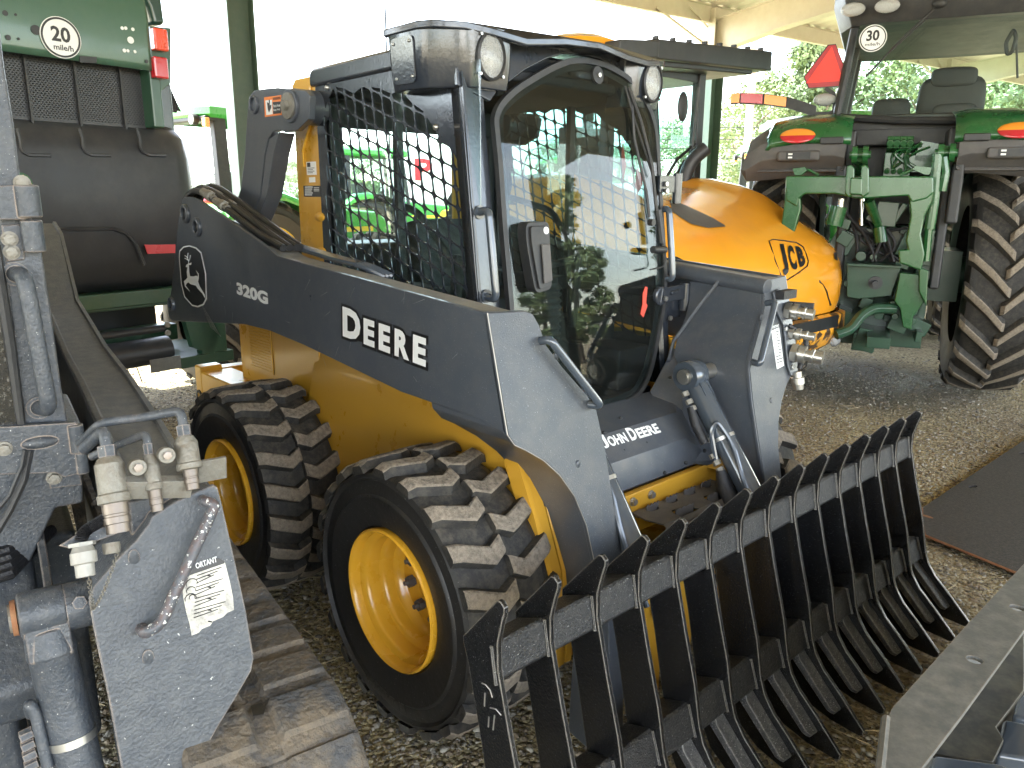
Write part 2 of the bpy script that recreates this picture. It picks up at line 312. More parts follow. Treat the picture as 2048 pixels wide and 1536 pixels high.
M_ = dict(
    slate=mat('slate_paint', (.058, .067, .082), .33, dirt=DUST, dirt_amt=.10, var=.1, coat=.3, bump=.05, bump_scale=220, speck=(.5, .52, .52), speck_amt=.27, speck_scale=420),
    slate_hi=mat('slate_paint_textured', (.050, .058, .069), .40, dirt=DUST, dirt_amt=.12, var=.1, coat=.1, bump=.22, bump_scale=260, speck=(.4, .42, .44), speck_amt=.29, speck_scale=380),
    slate_top=mat('dusty_slate_top', (.23, .21, .17), .8, dirt=(.12, .12, .12), dirt_amt=.5),
    blackgloss=mat('black_gloss_paint', (.022, .027, .036), .22, coat=.5, bump=.08, bump_scale=90, dirt=DUST, dirt_amt=.05),
    black=mat('black_plastic', (.018, .019, .021), .48, dirt=DUST, dirt_amt=.08, bump=.1, bump_scale=300),
    rubber=mat('rubber', (.020, .019, .018), .46, dirt=(.16, .13, .09), dirt_amt=.06, var=.2, bump=.15, bump_scale=40, speck=(.4, .4, .38), speck_amt=.27, speck_scale=260),
    tread=mat('tread_base', (.022, .021, .019), .7, dirt=(.18, .15, .11), dirt_amt=.30, dirt_scale=16, bump=.3, bump_scale=150),
    lug=mat('worn_lug_top', (.27, .225, .17), .85, dirt=(.07, .06, .05), dirt_amt=.75, dirt_scale=30, var=.25, bump=.6, bump_scale=220),
    yellow=mat('loader_yellow', (.60, .315, .030), .30, coat=.35, dirt=(.40, .28, .10), dirt_amt=.04, var=.05, bump=.04, bump_scale=180),
    rimyellow=mat('rim_yellow', (.72, .37, .028), .26, coat=.5, var=.04, bump=.02),
    steel=mat('zinc_steel', (.50, .49, .46), .34, metal=.9, dirt=(.3, .27, .22), dirt_amt=.3),
    oldsteel=mat('oxidised_alloy', (.235, .225, .195), .55, metal=.35, dirt=(.16, .125, .085), dirt_amt=.65, dirt_scale=24, bump=.3, bump_scale=120),
    chrome=mat('chrome', (.75, .75, .74), .12, metal=1),
    rust=mat('rust', (.20, .075, .03), .85, dirt=(.35, .20, .10), dirt_amt=.6, bump=.3),
    rod=mat('cylinder_paint', (.055, .068, .085), .2, coat=.8, bump=.02),
    rake=mat('rake_black', (.006, .0062, .007), .22, dirt=(.20, .19, .17), dirt_amt=.05, dirt_scale=26, coat=.35, bump=.25, bump_scale=160, speck=(.42, .42, .42), speck_amt=.295, speck_scale=420, edge=(.34, .31, .27)),
    rakebar=mat('rake_bar_textured', (.014, .0145, .016), .38, dirt=(.24, .22, .18), dirt_amt=.16, dirt_scale=26, bump=.7, bump_scale=230, speck=(.6, .6, .57), speck_amt=.30, speck_scale=300, edge=(.40, .37, .32)),
    rakeweb=mat('rake_web', (.055, .056, .060), .36, dirt=(.3, .29, .26), dirt_amt=.3, dirt_scale=20, bump=.5, bump_scale=200, speck=(.6, .6, .58), speck_amt=.33, speck_scale=300, edge=(.45, .43, .40)),
    wear=mat('worn_bare_steel', (.35, .33, .30), .4, metal=.6, dirt=(.1, .1, .1), dirt_amt=.5),
    white=mat('white_decal', (.78, .79, .78), .45, var=.02),
    decalblack=mat('black_decal', (.012, .012, .013), .4, var=.02),
    orange=mat('orange_decal', (.80, .22, .04), .5, var=.02),
    red=mat('red_reflector', (.55, .02, .03), .3, var=.05),
    redflag=mat('red_strap', (.62, .07, .04), .6),
    amber=mat('amber_lens', (.95, .32, .03), .2, coat=.6, var=.03),
    redlens=mat('red_lens', (.50, .02, .03), .18, coat=.8, var=.05),
    lens=mat('clear_lamp_lens', (.52, .53, .52), .2, metal=.6, bump=.9, bump_scale=260, coat=.6, var=.3, dirt_scale=120),
    darkin=mat('dark_interior', (.020, .022, .024), .7, var=.2),
    seat=mat('seat_vinyl', (.025, .027, .028), .6, bump=.2),
    green=mat('machine_green', (.015, .092, .025), .28, coat=.4, dirt=(.25, .24, .16), dirt_amt=.03, var=.06),
    greendark=mat('dark_machine_green', (.017, .060, .032), .35, coat=.3, dirt=(.2, .2, .15), dirt_amt=.10, bump=.05),
    greenbright=mat('bright_machine_green', (.050, .33, .055), .28, coat=.4, var=.05),
    yellowrim=mat('wheel_yellow', (.78, .55, .03), .35, coat=.3, dirt=DUST, dirt_amt=.2),
    greyplastic=mat('grey_fender_plastic', (.085, .080, .078), .62, dirt=DUST, dirt_amt=.15, bump=.12, bump_scale=300),
    darkpanel=mat('moulded_dark_panel', (.028, .029, .033), .42, dirt=(.18, .17, .15), dirt_amt=.12, dirt_scale=3, bump=.08, bump_scale=260),
    jcb=mat('telehandler_yellow', (.82, .335, .020), .22, coat=.6, dirt=(.45, .25, .08), dirt_amt=.10, dirt_scale=3, var=.06, bump=.03, bump_scale=30),
    slateold=mat('scuffed_slate_paint', (.046, .054, .066), .42, dirt=(.22, .21, .19), dirt_amt=.26, dirt_scale=22, var=.22, bump=.25, bump_scale=160, speck=(.62, .62, .58), speck_amt=.275, speck_scale=260, edge=(.42, .33, .26)),
    beamdust=mat('dusty_beam_top', (.125, .128, .128), .85, dirt=(.21, .205, .18), dirt_amt=.45, dirt_scale=14, var=.15, bump=.25, bump_scale=200),
    platesteel=mat('primed_steel_plate', (.135, .14, .135), .5, dirt=(.30, .29, .26), dirt_amt=.45, dirt_scale=9, metal=.25, bump=.12, bump_scale=200, edge=(.30, .24, .18)),
    blackplate=mat('black_scale_plate', (.018, .017, .016), .75, dirt=(.11, .09, .07), dirt_amt=.35, dirt_scale=30, bump=.4, bump_scale=220, speck=(.35, .33, .3), speck_amt=.27, speck_scale=200),
    shedpaint=mat('cream_shed_steel', (.62, .57, .47), .6, dirt=(.34, .24, .15), dirt_amt=.22, dirt_scale=3, var=.1),
    postgreen=mat('green_post_paint', (.060, .105, .082), .5, dirt=(.2, .2, .17), dirt_amt=.15, var=.1),
    wood=mat('weathered_timber', (.42, .34, .24), .8, dirt=(.2, .16, .1), dirt_amt=.4, dirt_scale=12),
    hose=mat('hose_rubber', (.014, .014, .016), .5, bump=.3, bump_scale=200),
    coolglass=glass('door_glass', (.62, .69, .69), 1.0, dust=.015, ior=1.33),
    cabglass=glass('cab_glass', (.84, .93, .91), 1.0, dust=.015),
)
# ---------------------------------------------------------------- wheels
def tyre_mb(R_, W, rb, nl, rbase, style='chevron', lugw=.058, nseg=72):
    """axis y, outer face at y=0, body towards +y"""
    t = MB(); sh = R_ - rbase
    dr = rbase
    prof = [(rb, .035), (rb + .012, .012), (rb + (dr - rb) * .25, .004), (rb + (dr - rb) * .55, -.004 if W < .4 else -.01), (rb + (dr - rb) * .58, -.001), (rb + (dr - rb) * .60, .003), (rb + (dr - rb) * .82, .008), (rb + (dr - rb) * .86, -.004), (rb + (dr - rb) * .93, .004),
            (dr * .975, W * .045), (dr * .992, W * .12), (dr, W * .3), (dr * 1.004, W * .5), (dr, W * .7), (dr * .992, W * .88), (dr * .975, W * .955), (rb + (dr - rb) * .8, W - .002), (rb + (dr - rb) * .4, W), (rb, W - .03)]
    k = 8
    t.lathe(prof[:k + 1], (0, 0, 0), 'y', nseg, 0); t.lathe(prof[k:14 + 1], (0, 0, 0), 'y', nseg, 1); t.lathe(prof[14:], (0, 0, 0), 'y', nseg, 0)
    def P(r, th, y): return (r * math.cos(th), y, r * math.sin(th))
    step = 2 * math.pi / nl
    for side in (0, 1):
        for i in range(nl):
            th0 = i * step + (step / 2 if side else 0)
            if style == 'chevron':
                st = [(-.02, .36, .955, .90), (.05, .30, .988, .955), (.27, .07, .999, .97), (.35, .0, 1.0, .975), (.48, .17, 1.0, .975), (.50, .20, .985, .97)]
            else:
                st = [(-.01, -.35, .93, .88), (.06, -.25, .975, .93), (.30, .18, .995, .95), (.50, .62, 1.0, .95), (.545, .68, .97, .95)]
            rows = []
            for (f, ph, rt, rl) in st:
                y = f * W if not side else W - f * W
                th = th0 + ph * step; hw = lugw / R_ / 2; rt_ = R_ * rt; rl_ = min(rl * R_, rbase * .995) if style != 'chevron' else min(rl * R_, rbase * .992)
                tw = hw * (.86 if style == 'chevron' else .62); bw = hw * 1.25
                rows.append([P(rl_, th - bw, y), P(rt_ - .004, th - tw * 1.05, y), P(rt_, th - tw * .8, y), P(rt_, th + tw * .8, y), P(rt_ - .004, th + tw * 1.05, y), P(rl_, th + bw, y)])
            o = len(t.v); m = 6
            fs = []; ms = []
            for a in range(len(rows) - 1):
                for j in range(5):
                    fs.append((a * m + j, a * m + j + 1, (a + 1) * m + j + 1, (a + 1) * m + j)); ms.append(2 if j in (1, 2, 3) else 1)
            fs += [tuple(range(6)), tuple(range((len(rows) - 1) * m, len(rows) * m))]; ms += [1, 1]
            vs = [q for r in rows for q in r]; t.v += vs; t.f += [tuple(x + o for x in f) for f in fs]; t.m += ms
    return t
def skid_wheel():
    wh = bpy.data.objects.new('wheel', None); COL.objects.link(wh)
    t = tyre_mb(.418, .305, .208, 21, .388, lugw=.056)
    text(t, 'HD-2000-II', (-.06, -.0115, -.300), (1, 0, 0), (0, 0, 1), box=(.001, .001), mi=0)
    ty = t.build('tyre', [M_['rubber'], M_['tread'], M_['lug']], wh, smooth=32)
    # raised size lettering bent round the sidewall
    tx = MB()
    for s, a0, rr, h in (('HD·2000·II', R(-72), .298, .034), ('12-16.5 NHS', R(105), .30, .018)):
        vs, fs = text_geo(s, .01); x1 = max(q[0] for q in vs)
        k = h / .73
        tx.add([((rr + q[1] * k) * math.cos(a0 - q[0] * k / rr), -.0125 + .002 * abs((rr + q[1] * k) - .31) / .02, (rr + q[1] * k) * math.sin(a0 - q[0] * k / rr)) for q in vs], fs)
    # mirrored so that it reads from outside
    tx.v = [(-x, y - .001, z) for x, y, z in tx.v] if False else tx.v
    tx.build('raised_lettering', M_['rubber'], wh, smooth=0, solid=.0)
    r = MB()
    prof = [(.209, .036), (.2145, .010), (.2135, .001), (.208, -.003), (.203, .001), (.200, .012), (.197, .03), (.183, .038), (.178, .050), (.176, .085), (.168, .092), (.163, .102), (.161, .128), (.150, .137), (.146, .150), (.142, .156), (.072, .160), (.070, .150), (.066, .150), (.066, .19), (.03, .195), (.001, .195)]
    r.lathe(prof, (0, 0, 0), 'y', 56)
    r.box((.150 * math.cos(R(75)), .10, .158 * math.sin(R(75))), (.05, .035, .022), (0, R(-75 + 90), 0))
    r.build('rim', M_['rimyellow'], wh, smooth=40)
    nut = None
    for i in range(8):
        a = 2 * math.pi * (i + .35) / 8; p = (.100 * math.cos(a), .158, .100 * math.sin(a))
        if nut is None:
            n_ = MB(); n_.hexnut((0, 0, 0), (0, -1, 0), .0185, .020); n_.cyl((0, -.018, 0), (0, -.034, 0), .008, .0075, 12)
            nut = n_.build('wheel_nut', M_['greyplastic'], wh); nut.location = p
        else:
            q = nut.copy(); COL.objects.link(q); q.parent = wh; q.location = p
    return wh
skid = thing('skid_steer_loader', 'grey and yellow wheeled skid steer loader lettered 320G with a barred cab window', 'skid steer loader')
w0 = skid_wheel(); w0.parent = skid; w0.location = (.565, -.842, .418)
w1 = copy_tree(w0, skid); w1.location = (-.565, -.842, .418); w1.rotation_euler = (0, .4, 0)
for i, x in enumerate((.565, -.565)):
    q = copy_tree(w0, skid); q.location = (x, .842, .418); q.rotation_euler = (0, .2 + i, math.pi)
# ---------------------------------------------------------------- chassis
def sideplate(poly, y0, y1): return [(p[0], p[1]) for p in poly]
ch = MB()
for s in (-1, 1):
    # upper belt and the flank that leans outward below the fold
    up = [(-1.13, .74), (-1.13, 1.0), (-.42, 1.0), (.60, 1.0), (.80, .88), (.712, .895), (-.30, .895), (-.42, .92), (-.44, .80), (-.735, .80)]
    A = [(-.44, .80), (-.36, .90), (.68, .89), (.77, .86), (.80, .82)]
    n = 10
    top = [(-.44, .86), (-.30, .905), (.30, .90), (.68, .893), (.765, .862)]
    bot = [(-.55, .30), (-.30, .30), (.45, .30), (.78, .30), (.93, .30)]
    ch.grid([[(x, s * .478, z + .14) for x, z in top], [(x, s * .506, z + .012) for x, z in top], [(x, s * .508, z) for x, z in top], [(lerp(a[0], b[0], .5), s * .545, lerp(a[1], b[1], .5)) for a, b in zip(top, bot)], [(x, s * .55, z) for x, z in bot]])
    ch.prism([(-1.13, .28), (-1.13, .995), (-.40, .995), (-.40, .28)], s * .497, s * .40)
    # front post of the frame: outer flange, face and inner flange
    fpo = [(.765, .862), (.80, .83), (.868, .69), (.93, .53), (.95, .30), (.95, .25), (.90, .25), (.90, .30), (.88, .52), (.82, .66), (.74, .82)]
    ch.prism(fpo, s * .552, s * .535)
    ch.grid([[(x, s * .552, z) for x, z in fpo[:6]], [(x - .006, s * .50, z) for x, z in fpo[:6]]])
    ch.prism([(x - .004, z) for x, z in fpo], s * .495, s * .47)
ch.bb((-1.1, -.41, .18), (.60, .41, .55)); ch.bb((-1.1, -.44, .5), (-.42, .44, 1.0))
ch.bb((.55, -.50, .22), (.90, .50, .34))
ch.build('chassis', M_['yellow'], skid, bevel=.006, smooth=40)
# rear: bumper boxes with sloped shelf, grille
rb_ = MB()
z_ = WF.px('z4', [(175, 935), (350, 890), (700, 985), (560, 995), (385, 1005), (215, 955)], 'z', .735)
for s in (-1, 1):
    pl = [(-1.40, .60), (-1.46, .46), (-1.0, .46), (-.62, .50), (-.62, .60) if False else (-.66, .575), (-.98, .602)]
    rb_.prism([(x, s * y) for x, y in [(-1.42, .605), (-1.42, .45), (-.60, .45), (-.60, .50), (-.74, .56), (-.98, .605)]], .50, .735, 'z')
    rb_.prism([(x, s * y) for x, y in [(-1.425, .608), (-1.425, .50), (-1.35, .50), (-1.35, .608)]], .40, .76, 'z')
rb_.bb((-1.44, -.60, .42), (-1.36, .60, .74))
rb_.build('rear_bumper', M_['yellow'], skid, bevel=.008, smooth=40)
ho = MB()
for s in (-1, 1): ho.lathe([(.020, -.004), (.032, -.004), (.034, .004)], (-1.385, s * .610, .61), 'y', 18); 
ho.build('tie_down_ring', M_['decalblack'], skid)
gr = MB()
g = WF.px('z4', [(415, 735), (550, 770), (550, 930), (430, 880)], 'y', -.5)
gx0, gx1 = -1.02, -.80
def slot_holes(x0, x1, z0, z1, nx, nz, fx=.62, fz=.5):
    H = []; dx = (x1 - x0) / nx; dz = (z1 - z0) / nz
    for i in range(nx):
        for j in range(nz):
            cx = x0 + dx * (i + .5 + (.5 if j % 2 else 0)); cz = z0 + dz * (j + .5)
            if cx + dx * fx / 2 > x1: continue
            a, b = dx * fx / 2, dz * fz / 2; H.append([(cx - a, cz - b), (cx + a, cz - b), (cx + a, cz + b), (cx - a, cz + b)])
    return H
gr.plate([(gx0, .80), (gx1, .80), (gx1, 1.0), (gx0, 1.0)], slot_holes(gx0 + .006, gx1 - .006, .806, .994, 16, 15), -.503, -.499)
gr.build('side_grille', M_['yellow'], skid, smooth=0)
gb = MB(); gb.bb((gx0, -.4985, .80), (gx1, -.4975, 1.0)); gb.build('grille_backing', M_['decalblack'], skid, smooth=0)
# rear engine hood
hd = MB()
hd.prism([(-1.25, .95), (-1.25, 1.22), (-1.12, 1.34), (-.56, 1.36), (-.545, 1.0)], -.32, .32)
hd.build('engine_hood', M_['black'], skid, bevel=.03, seg=3)
hv = MB()
for k in range(3): hv.prism([(-1.10, 1.20 + .045 * k), (-.86, 1.215 + .045 * k), (-.86, 1.235 + .045 * k), (-1.06, 1.225 + .045 * k)], -.3225, -.315)
hv.build('hood_vent', M_['decalblack'], skid, smooth=0)
yb = MB(); yb.prism([(-.80, 1.10), (-.80, 1.20), (-.62, 1.215), (-.58, 1.18), (-.575, 1.0), (-.8, 1.0)], -.39, -.375); yb.cyl((-.66, -.392, 1.17), (-.66, -.40, 1.17), .012)
yb.build('hood_bracket', M_['yellow'], skid, bevel=.003)
# ---------------------------------------------------------------- lift arms
ARM = [(-1.369, 1.028), (-1.365, 1.010), (-1.345, .998), (-1.316, .996), (-.555, 1.075), (-.342, 1.078), (-.081, 1.061), (.491, 1.005), (.838, .999), (.938, .982), (.862, 1.275), (-.24, 1.351), (-.285, 1.368), (-.40, 1.402), (-.591, 1.456), (-.818, 1.514), (-.892, 1.534), (-.972, 1.546), (-1.047, 1.545), (-1.075, 1.53), (-1.12, 1.47), (-1.187, 1.345), (-1.301, 1.141), (-1.37, 1.045)]
def strip(mb, prof, y0, y1, th=.012, mi=0):
    """bent strip of plate following a profile in x-z"""
    n = len(prof); ins = []
    for i in range(n):
        a = Vector(prof[max(i - 1, 0)]); b = Vector(prof[min(i + 1, n - 1)]); t = (b - a).normalized(); nn = Vector((t.y, -t.x)); ins.append(Vector(prof[i]) + nn * th)
    poly = [tuple(p) for p in prof] + [tuple(p) for p in ins[::-1]]
    mb.prism(poly, y0, y1, 'y', mi)
FPX = lambda z, k=0: .867 + .2525 * (1.28 - z) + k
FP = [(.722, 1.276), (.60, 1.270), (.575, 1.262), (.560, 1.235), (.545, 1.18), (.50, 1.12), (.42, 1.03), (.392, .985), (.382, .87), (.385, .60), (.388, .25), (.46, .25), (.485, .45), (.492, .60), (.500, .70), (.528, .785), (.570, .85), (.617, .897), (.668, .932), (.705, .954), (.722, .982)]
for s in (-1, 1):
    arm = MB()
    arm.prism(ARM, s * .722, s * .708)
    arm.prism([(x, z - .002) for x, z in ARM if x < .84] [:0] + [(-1.33, 1.02), (-.555, 1.085), (-.342, 1.088), (.491, 1.015), (.84, 1.01), (.86, 1.262), (-.24, 1.338), (-.40, 1.372), (-.82, 1.45), (-.95, 1.46), (-1.06, 1.44), (-1.18, 1.26), (-1.31, 1.08)], s * .612, s * .60)
    strip(arm, [(.868, 1.262), (-.24, 1.338), (-.36, 1.375)][::-1], s * .706, s * .613, .012)
    strip(arm, [(-1.30, 1.004), (-.555, 1.082), (-.342, 1.085), (.491, 1.012), (.84, 1.006)][::-1] if False else [(-1.30, 1.010), (-.555, 1.088), (-.342, 1.091), (.491, 1.018), (.84, 1.012)], s * .706, s * .613, -.012 if False else .012)
    if s > 0:                                   # the tube and inner web seen behind the far cab side
        arm.cyl((.0, .575, 1.315), (.885, .575, 1.245), .030, n=16)
    # leg: front plate with the box behind it
    legpoly = [(p[0], p[1]) for p in FP]
    arm.prism(legpoly, 0, .014, lambda u, v, w_: (FPX(v) - w_, s * u, v))
    box = [(min(p[0], .718), p[1]) for p in FP]
    ins = []
    for i, p in enumerate(FP):
        c = Vector((.52, 1.1)) if p[1] > .9 else Vector((.44, p[1])); q = Vector(p); q = q + (c - q).normalized() * .006; ins.append((q.x, q.y))
    def dep(z): return .30 if z > .98 else lerp(.13, .30, max(0, min(1, (z - .60) / .38)))
    arm.prism(ins, 0, 1, lambda u, v, w_: (FPX(v) - .013 - w_ * dep(v), s * u, v))
    # round bosses
    for x, z, r in ((-1.036, 1.478, .040), (-.923, 1.428, .038), (-1.303, 1.075, .032)):
        arm.lathe([(r * .62, .004), (r * .62, -.014), (r * .9, -.014), (r, -.008), (r, .004)], (x, s * .722, z) if s < 0 else (x, s * .722 + .008, z), 'y', 26)
    a_ = arm.build('lift_arm', M_['slate'], skid, bevel=.0028, smooth=40)
    if s < 0: armR = a_
    else: armL = a_
    bo = MB()
    for x, z, r in ((-1.036, 1.478, .0245), (-.923, 1.428, .0235), (-1.303, 1.075, .020)): bo.cyl((x, s * .7245, z), (x, s * .723, z), r, n=20)
    bo.build('pin_bore', M_['decalblack'], a_)
    # facing plate in textured paint
    fpl = MB(); inner = [(u + (Vector((.55, .95)) - Vector((u, v))).normalized().x * .003, v + (Vector((.55, .95)) - Vector((u, v))).normalized().y * .003) for u, v in FP]
    fpl.prism(inner, 0, .003, lambda u, v, w_: (FPX(v) + w_, s * u, v)); fpl.build('front_plate', M_['slate_hi'], a_, smooth=40)
    wd = MB(); wd.tube([(FPX(z) + .001, s * (u), z) for u, z in FP[:1] + FP[-1:]], .0018, 6); wd.tube([(FPX(z) + .001, s * u, z) for u, z in FP[11:]], .0016, 6); wd.build('worn_edge', M_['wear'], a_)
    # top dusty strip
    tp = MB(); tp.grid([[(x, s * .7075, z + .0025) for x, z in ((.860, 1.2635), (.3, 1.303), (-.24, 1.3395), (-.355, 1.374))], [(x, s * .613, z + .0025) for x, z in ((.868, 1.2625), (.3, 1.302), (-.24, 1.3395), (-.355, 1.374))]])
    tp.build('arm_top_face', M_['slate_top'], a_, smooth=0)
    # grab handle
    h = MB(); k = .038
    a, b = V(FPX(1.19), s * .560, 1.19), V(FPX(1.005), s * .419, 1.005)
    n_ = V(.97, 0, .245)
    e0, e1 = V(FPX(1.222), s * .585, 1.215) + n_ * k, V(0, 0, 0)
    h.tube([a + n_ * .002 + V(0, s * .0, 0), a + n_ * k, b + n_ * k + V(0, s * -.012, -.01), b + V(0, 0, 0) + n_ * .002], .0115, 14, fr=.03)
    h.lathe([(.020, 0), (.018, .006), (.012, .008)], (0, 0, 0), 'x', 12) if False else None
    h.build('grab_handle', M_['rod'], a_)
    rp = MB()
    for (u, v) in ((.515, 1.145), (.497, .86)):
        rp.grid(sphere((FPX(v) + .002, s * u, v), (.004, .010, .013), 12, 6), closed=True)
    rp.build('rivet', M_['slate_hi'], a_)
# lettering on the right-hand arm
YA = -.7226
def arm_text(name, txt, x0, z0, x1, z1, hgt, m, bold=.02, shear=0, lay=0):
    t = MB(); u = V(x1 - x0, 0, z1 - z0); L = u.length
    text(t, txt, (x0, YA - .0006 - lay, z0), u, (-(z1 - z0), 0, x1 - x0), box=(L, hgt), bold=bold)
    return t.build(name, m, armR, smooth=0)
dx, dz = .441, -.026
def dpt(a, b): return (.184 + a * .437 + b * -.004, 1.126 + a * -.031 + b * .0 + b * .0925 * 1)
# DEERE: black keyline then white letters
for nm, m, off, lay in (('letter_outline', M_['decalblack'], .052, 0), ('letters', M_['white'], .012, .0006)):
    t = MB()
    u = V(.437, 0, -.029); vv = V(.029, 0, .437)
    for ch_, a0, a1, hh in (('D', 0, .225, .094), ('E', .262, .392, .080), ('E', .440, .570, .080), ('R', .618, .775, .080), ('E', .812, .945, .080)):
        x0 = .180 + a0 * .458; x1 = .180 + a1 * .458; zz = 1.127 - a0 * .030
        g = .009 if lay == 0 else 0
        text(t, ch_, (x0 - g, YA - .0004 - lay, zz - g), u, vv, box=(x1 - x0 + 2 * g, hh + 2 * g), bold=off if lay == 0 else .05)
    if lay == 0: t.prism([(.18, 1.130), (.60, 1.103), (.60, 1.17), (.28, 1.195), (.18, 1.21)], YA - .00035, YA - .0001)
    t.build(nm, m, armR, smooth=0)
arm_text('model_lettering', '320G', -.592, 1.186, -.330, 1.171, .047, M_['white'], .05)
lg = WF.px('z4', [(97, 395), (100, 360), (120, 340), (150, 334), (185, 345), (212, 370), (236, 480), (240, 610), (225, 640), (195, 652), (165, 645), (125, 600), (108, 530)], 'y', YA)
t = MB(); t.prism([(p[0], p[1]) for p in lg], YA - .0004, YA, 'y'); t.build('logo_frame', M_['white'], armR, smooth=0)
cx_, cz_ = sum(p[0] for p in lg) / len(lg), sum(p[1] for p in lg) / len(lg)
t = MB(); t.prism([(cx_ + (x - cx_) * .93, cz_ + (z - cz_) * .955) for x, z in lg], YA - .0009, YA - .0005, 'y'); t.build('logo_field', M_['decalblack'], armR, smooth=0)
deer = WF.px('g1', [(1038, 512), (1052, 508), (1050, 520), (1038, 522), (1040, 560), (1044, 582), (1062, 584), (1078, 580), (1086, 585), (1088, 572), (1076, 550), (1090, 568), (1092, 592), (1088, 612), (1098, 640), (1124, 682), (1128, 706), (1112, 678), (1086, 650), (1076, 634), (1060, 630), (1046, 626), (1036, 616), (1026, 622), (1020, 634), (1044, 668), (1016, 638), (1010, 610), (1022, 600), (1030, 590), (1026, 560), (1030, 534), (1020, 532), (1024, 520)], 'y', YA)
t = MB(); t.prism(deer, YA - .0015, YA - .001, 'y')
for L in ([(1034, 516), (1036, 500), (1030, 484), (1032, 455)], [(1036, 500), (1042, 486), (1044, 468)], [(1034, 496), (1022, 488), (1014, 484)], [(1031, 484), (1022, 474), (1014, 470)]):
    q = WF.px('g1', L, 'y', YA - .0012); t.tube([(x, YA - .0012, z) for x, z in q], .0019, 5)
t.build('logo_emblem', M_['white'], armR, smooth=0)
sc = MB()
random.seed(3)
for i in range(26):
    x = random.uniform(-1.25, .8); z = random.uniform(1.04, 1.27); a = random.uniform(-1, 1.6); L = random.uniform(.01, .06)
    sc.prism([(x, z), (x + L * math.cos(a), z + L * math.sin(a)), (x + L * math.cos(a), z + L * math.sin(a) + .0008)], YA - .0003, YA, 'y')
for i in range(9):
    x = -.98 + i * .012; sc.prism([(x, 1.13 - i * .008), (x + .10, 1.02 - i * .003), (x + .101, 1.021 - i * .003)], YA - .0003, YA)
sc.build('scratches', M_['steel'], armR, smooth=0)
# hoses lying in the rear of the right arm
hs = MB()
hp = WF.px('z4', [(120, 110), (210, 75), (260, 90), (420, 250), (570, 340)], 'y', -.665)
for k, (yy, off) in enumerate(((-.690, 0), (-.665, .012), (-.640, .004), (-.625, .018))):
    hs.tube([(-1.30, yy, 1.20), (-1.22, yy, 1.40), (-1.12, yy, 1.53 + off), (-1.02, yy, 1.575 + off), (-.90, yy, 1.56 + off), (-.62, yy, 1.475 + off), (-.45, yy, 1.42 + off), (-.25, yy + .0, 1.375)], .0135, 10, fr=.12)
hs.build('hydraulic_hose', M_['hose'], armR)
hf = MB()
for yy in (-.690, -.660):
    for x in (-.92, -.80):
        d = V(.97, 0, -.24); p = V(x, yy, 1.57 if x < -.9 else 1.535); p.z = 1.562 - (x + .92) * .30 + .004
        hf.ring([(p, .017), (p + d * .05, .017), (p + d * .052, .022), (p + d * .085, .022), (p + d * .087, .014), (p + d * .11, .014)], 8)
hf.build('hose_fitting', M_['oldsteel'], armR)
hm = MB()
for yy in (-.59, -.575, -.56): hm.tube([(-.55, yy - .03, 1.42), (-.36, yy - .02, 1.375), (-.05, yy - .02, 1.345), (.12, yy - .02, 1.335), (.18, yy + .03, 1.30)], .010, 8, fr=.05)
hm.build('steel_hydraulic_line', M_['rod'], armR)
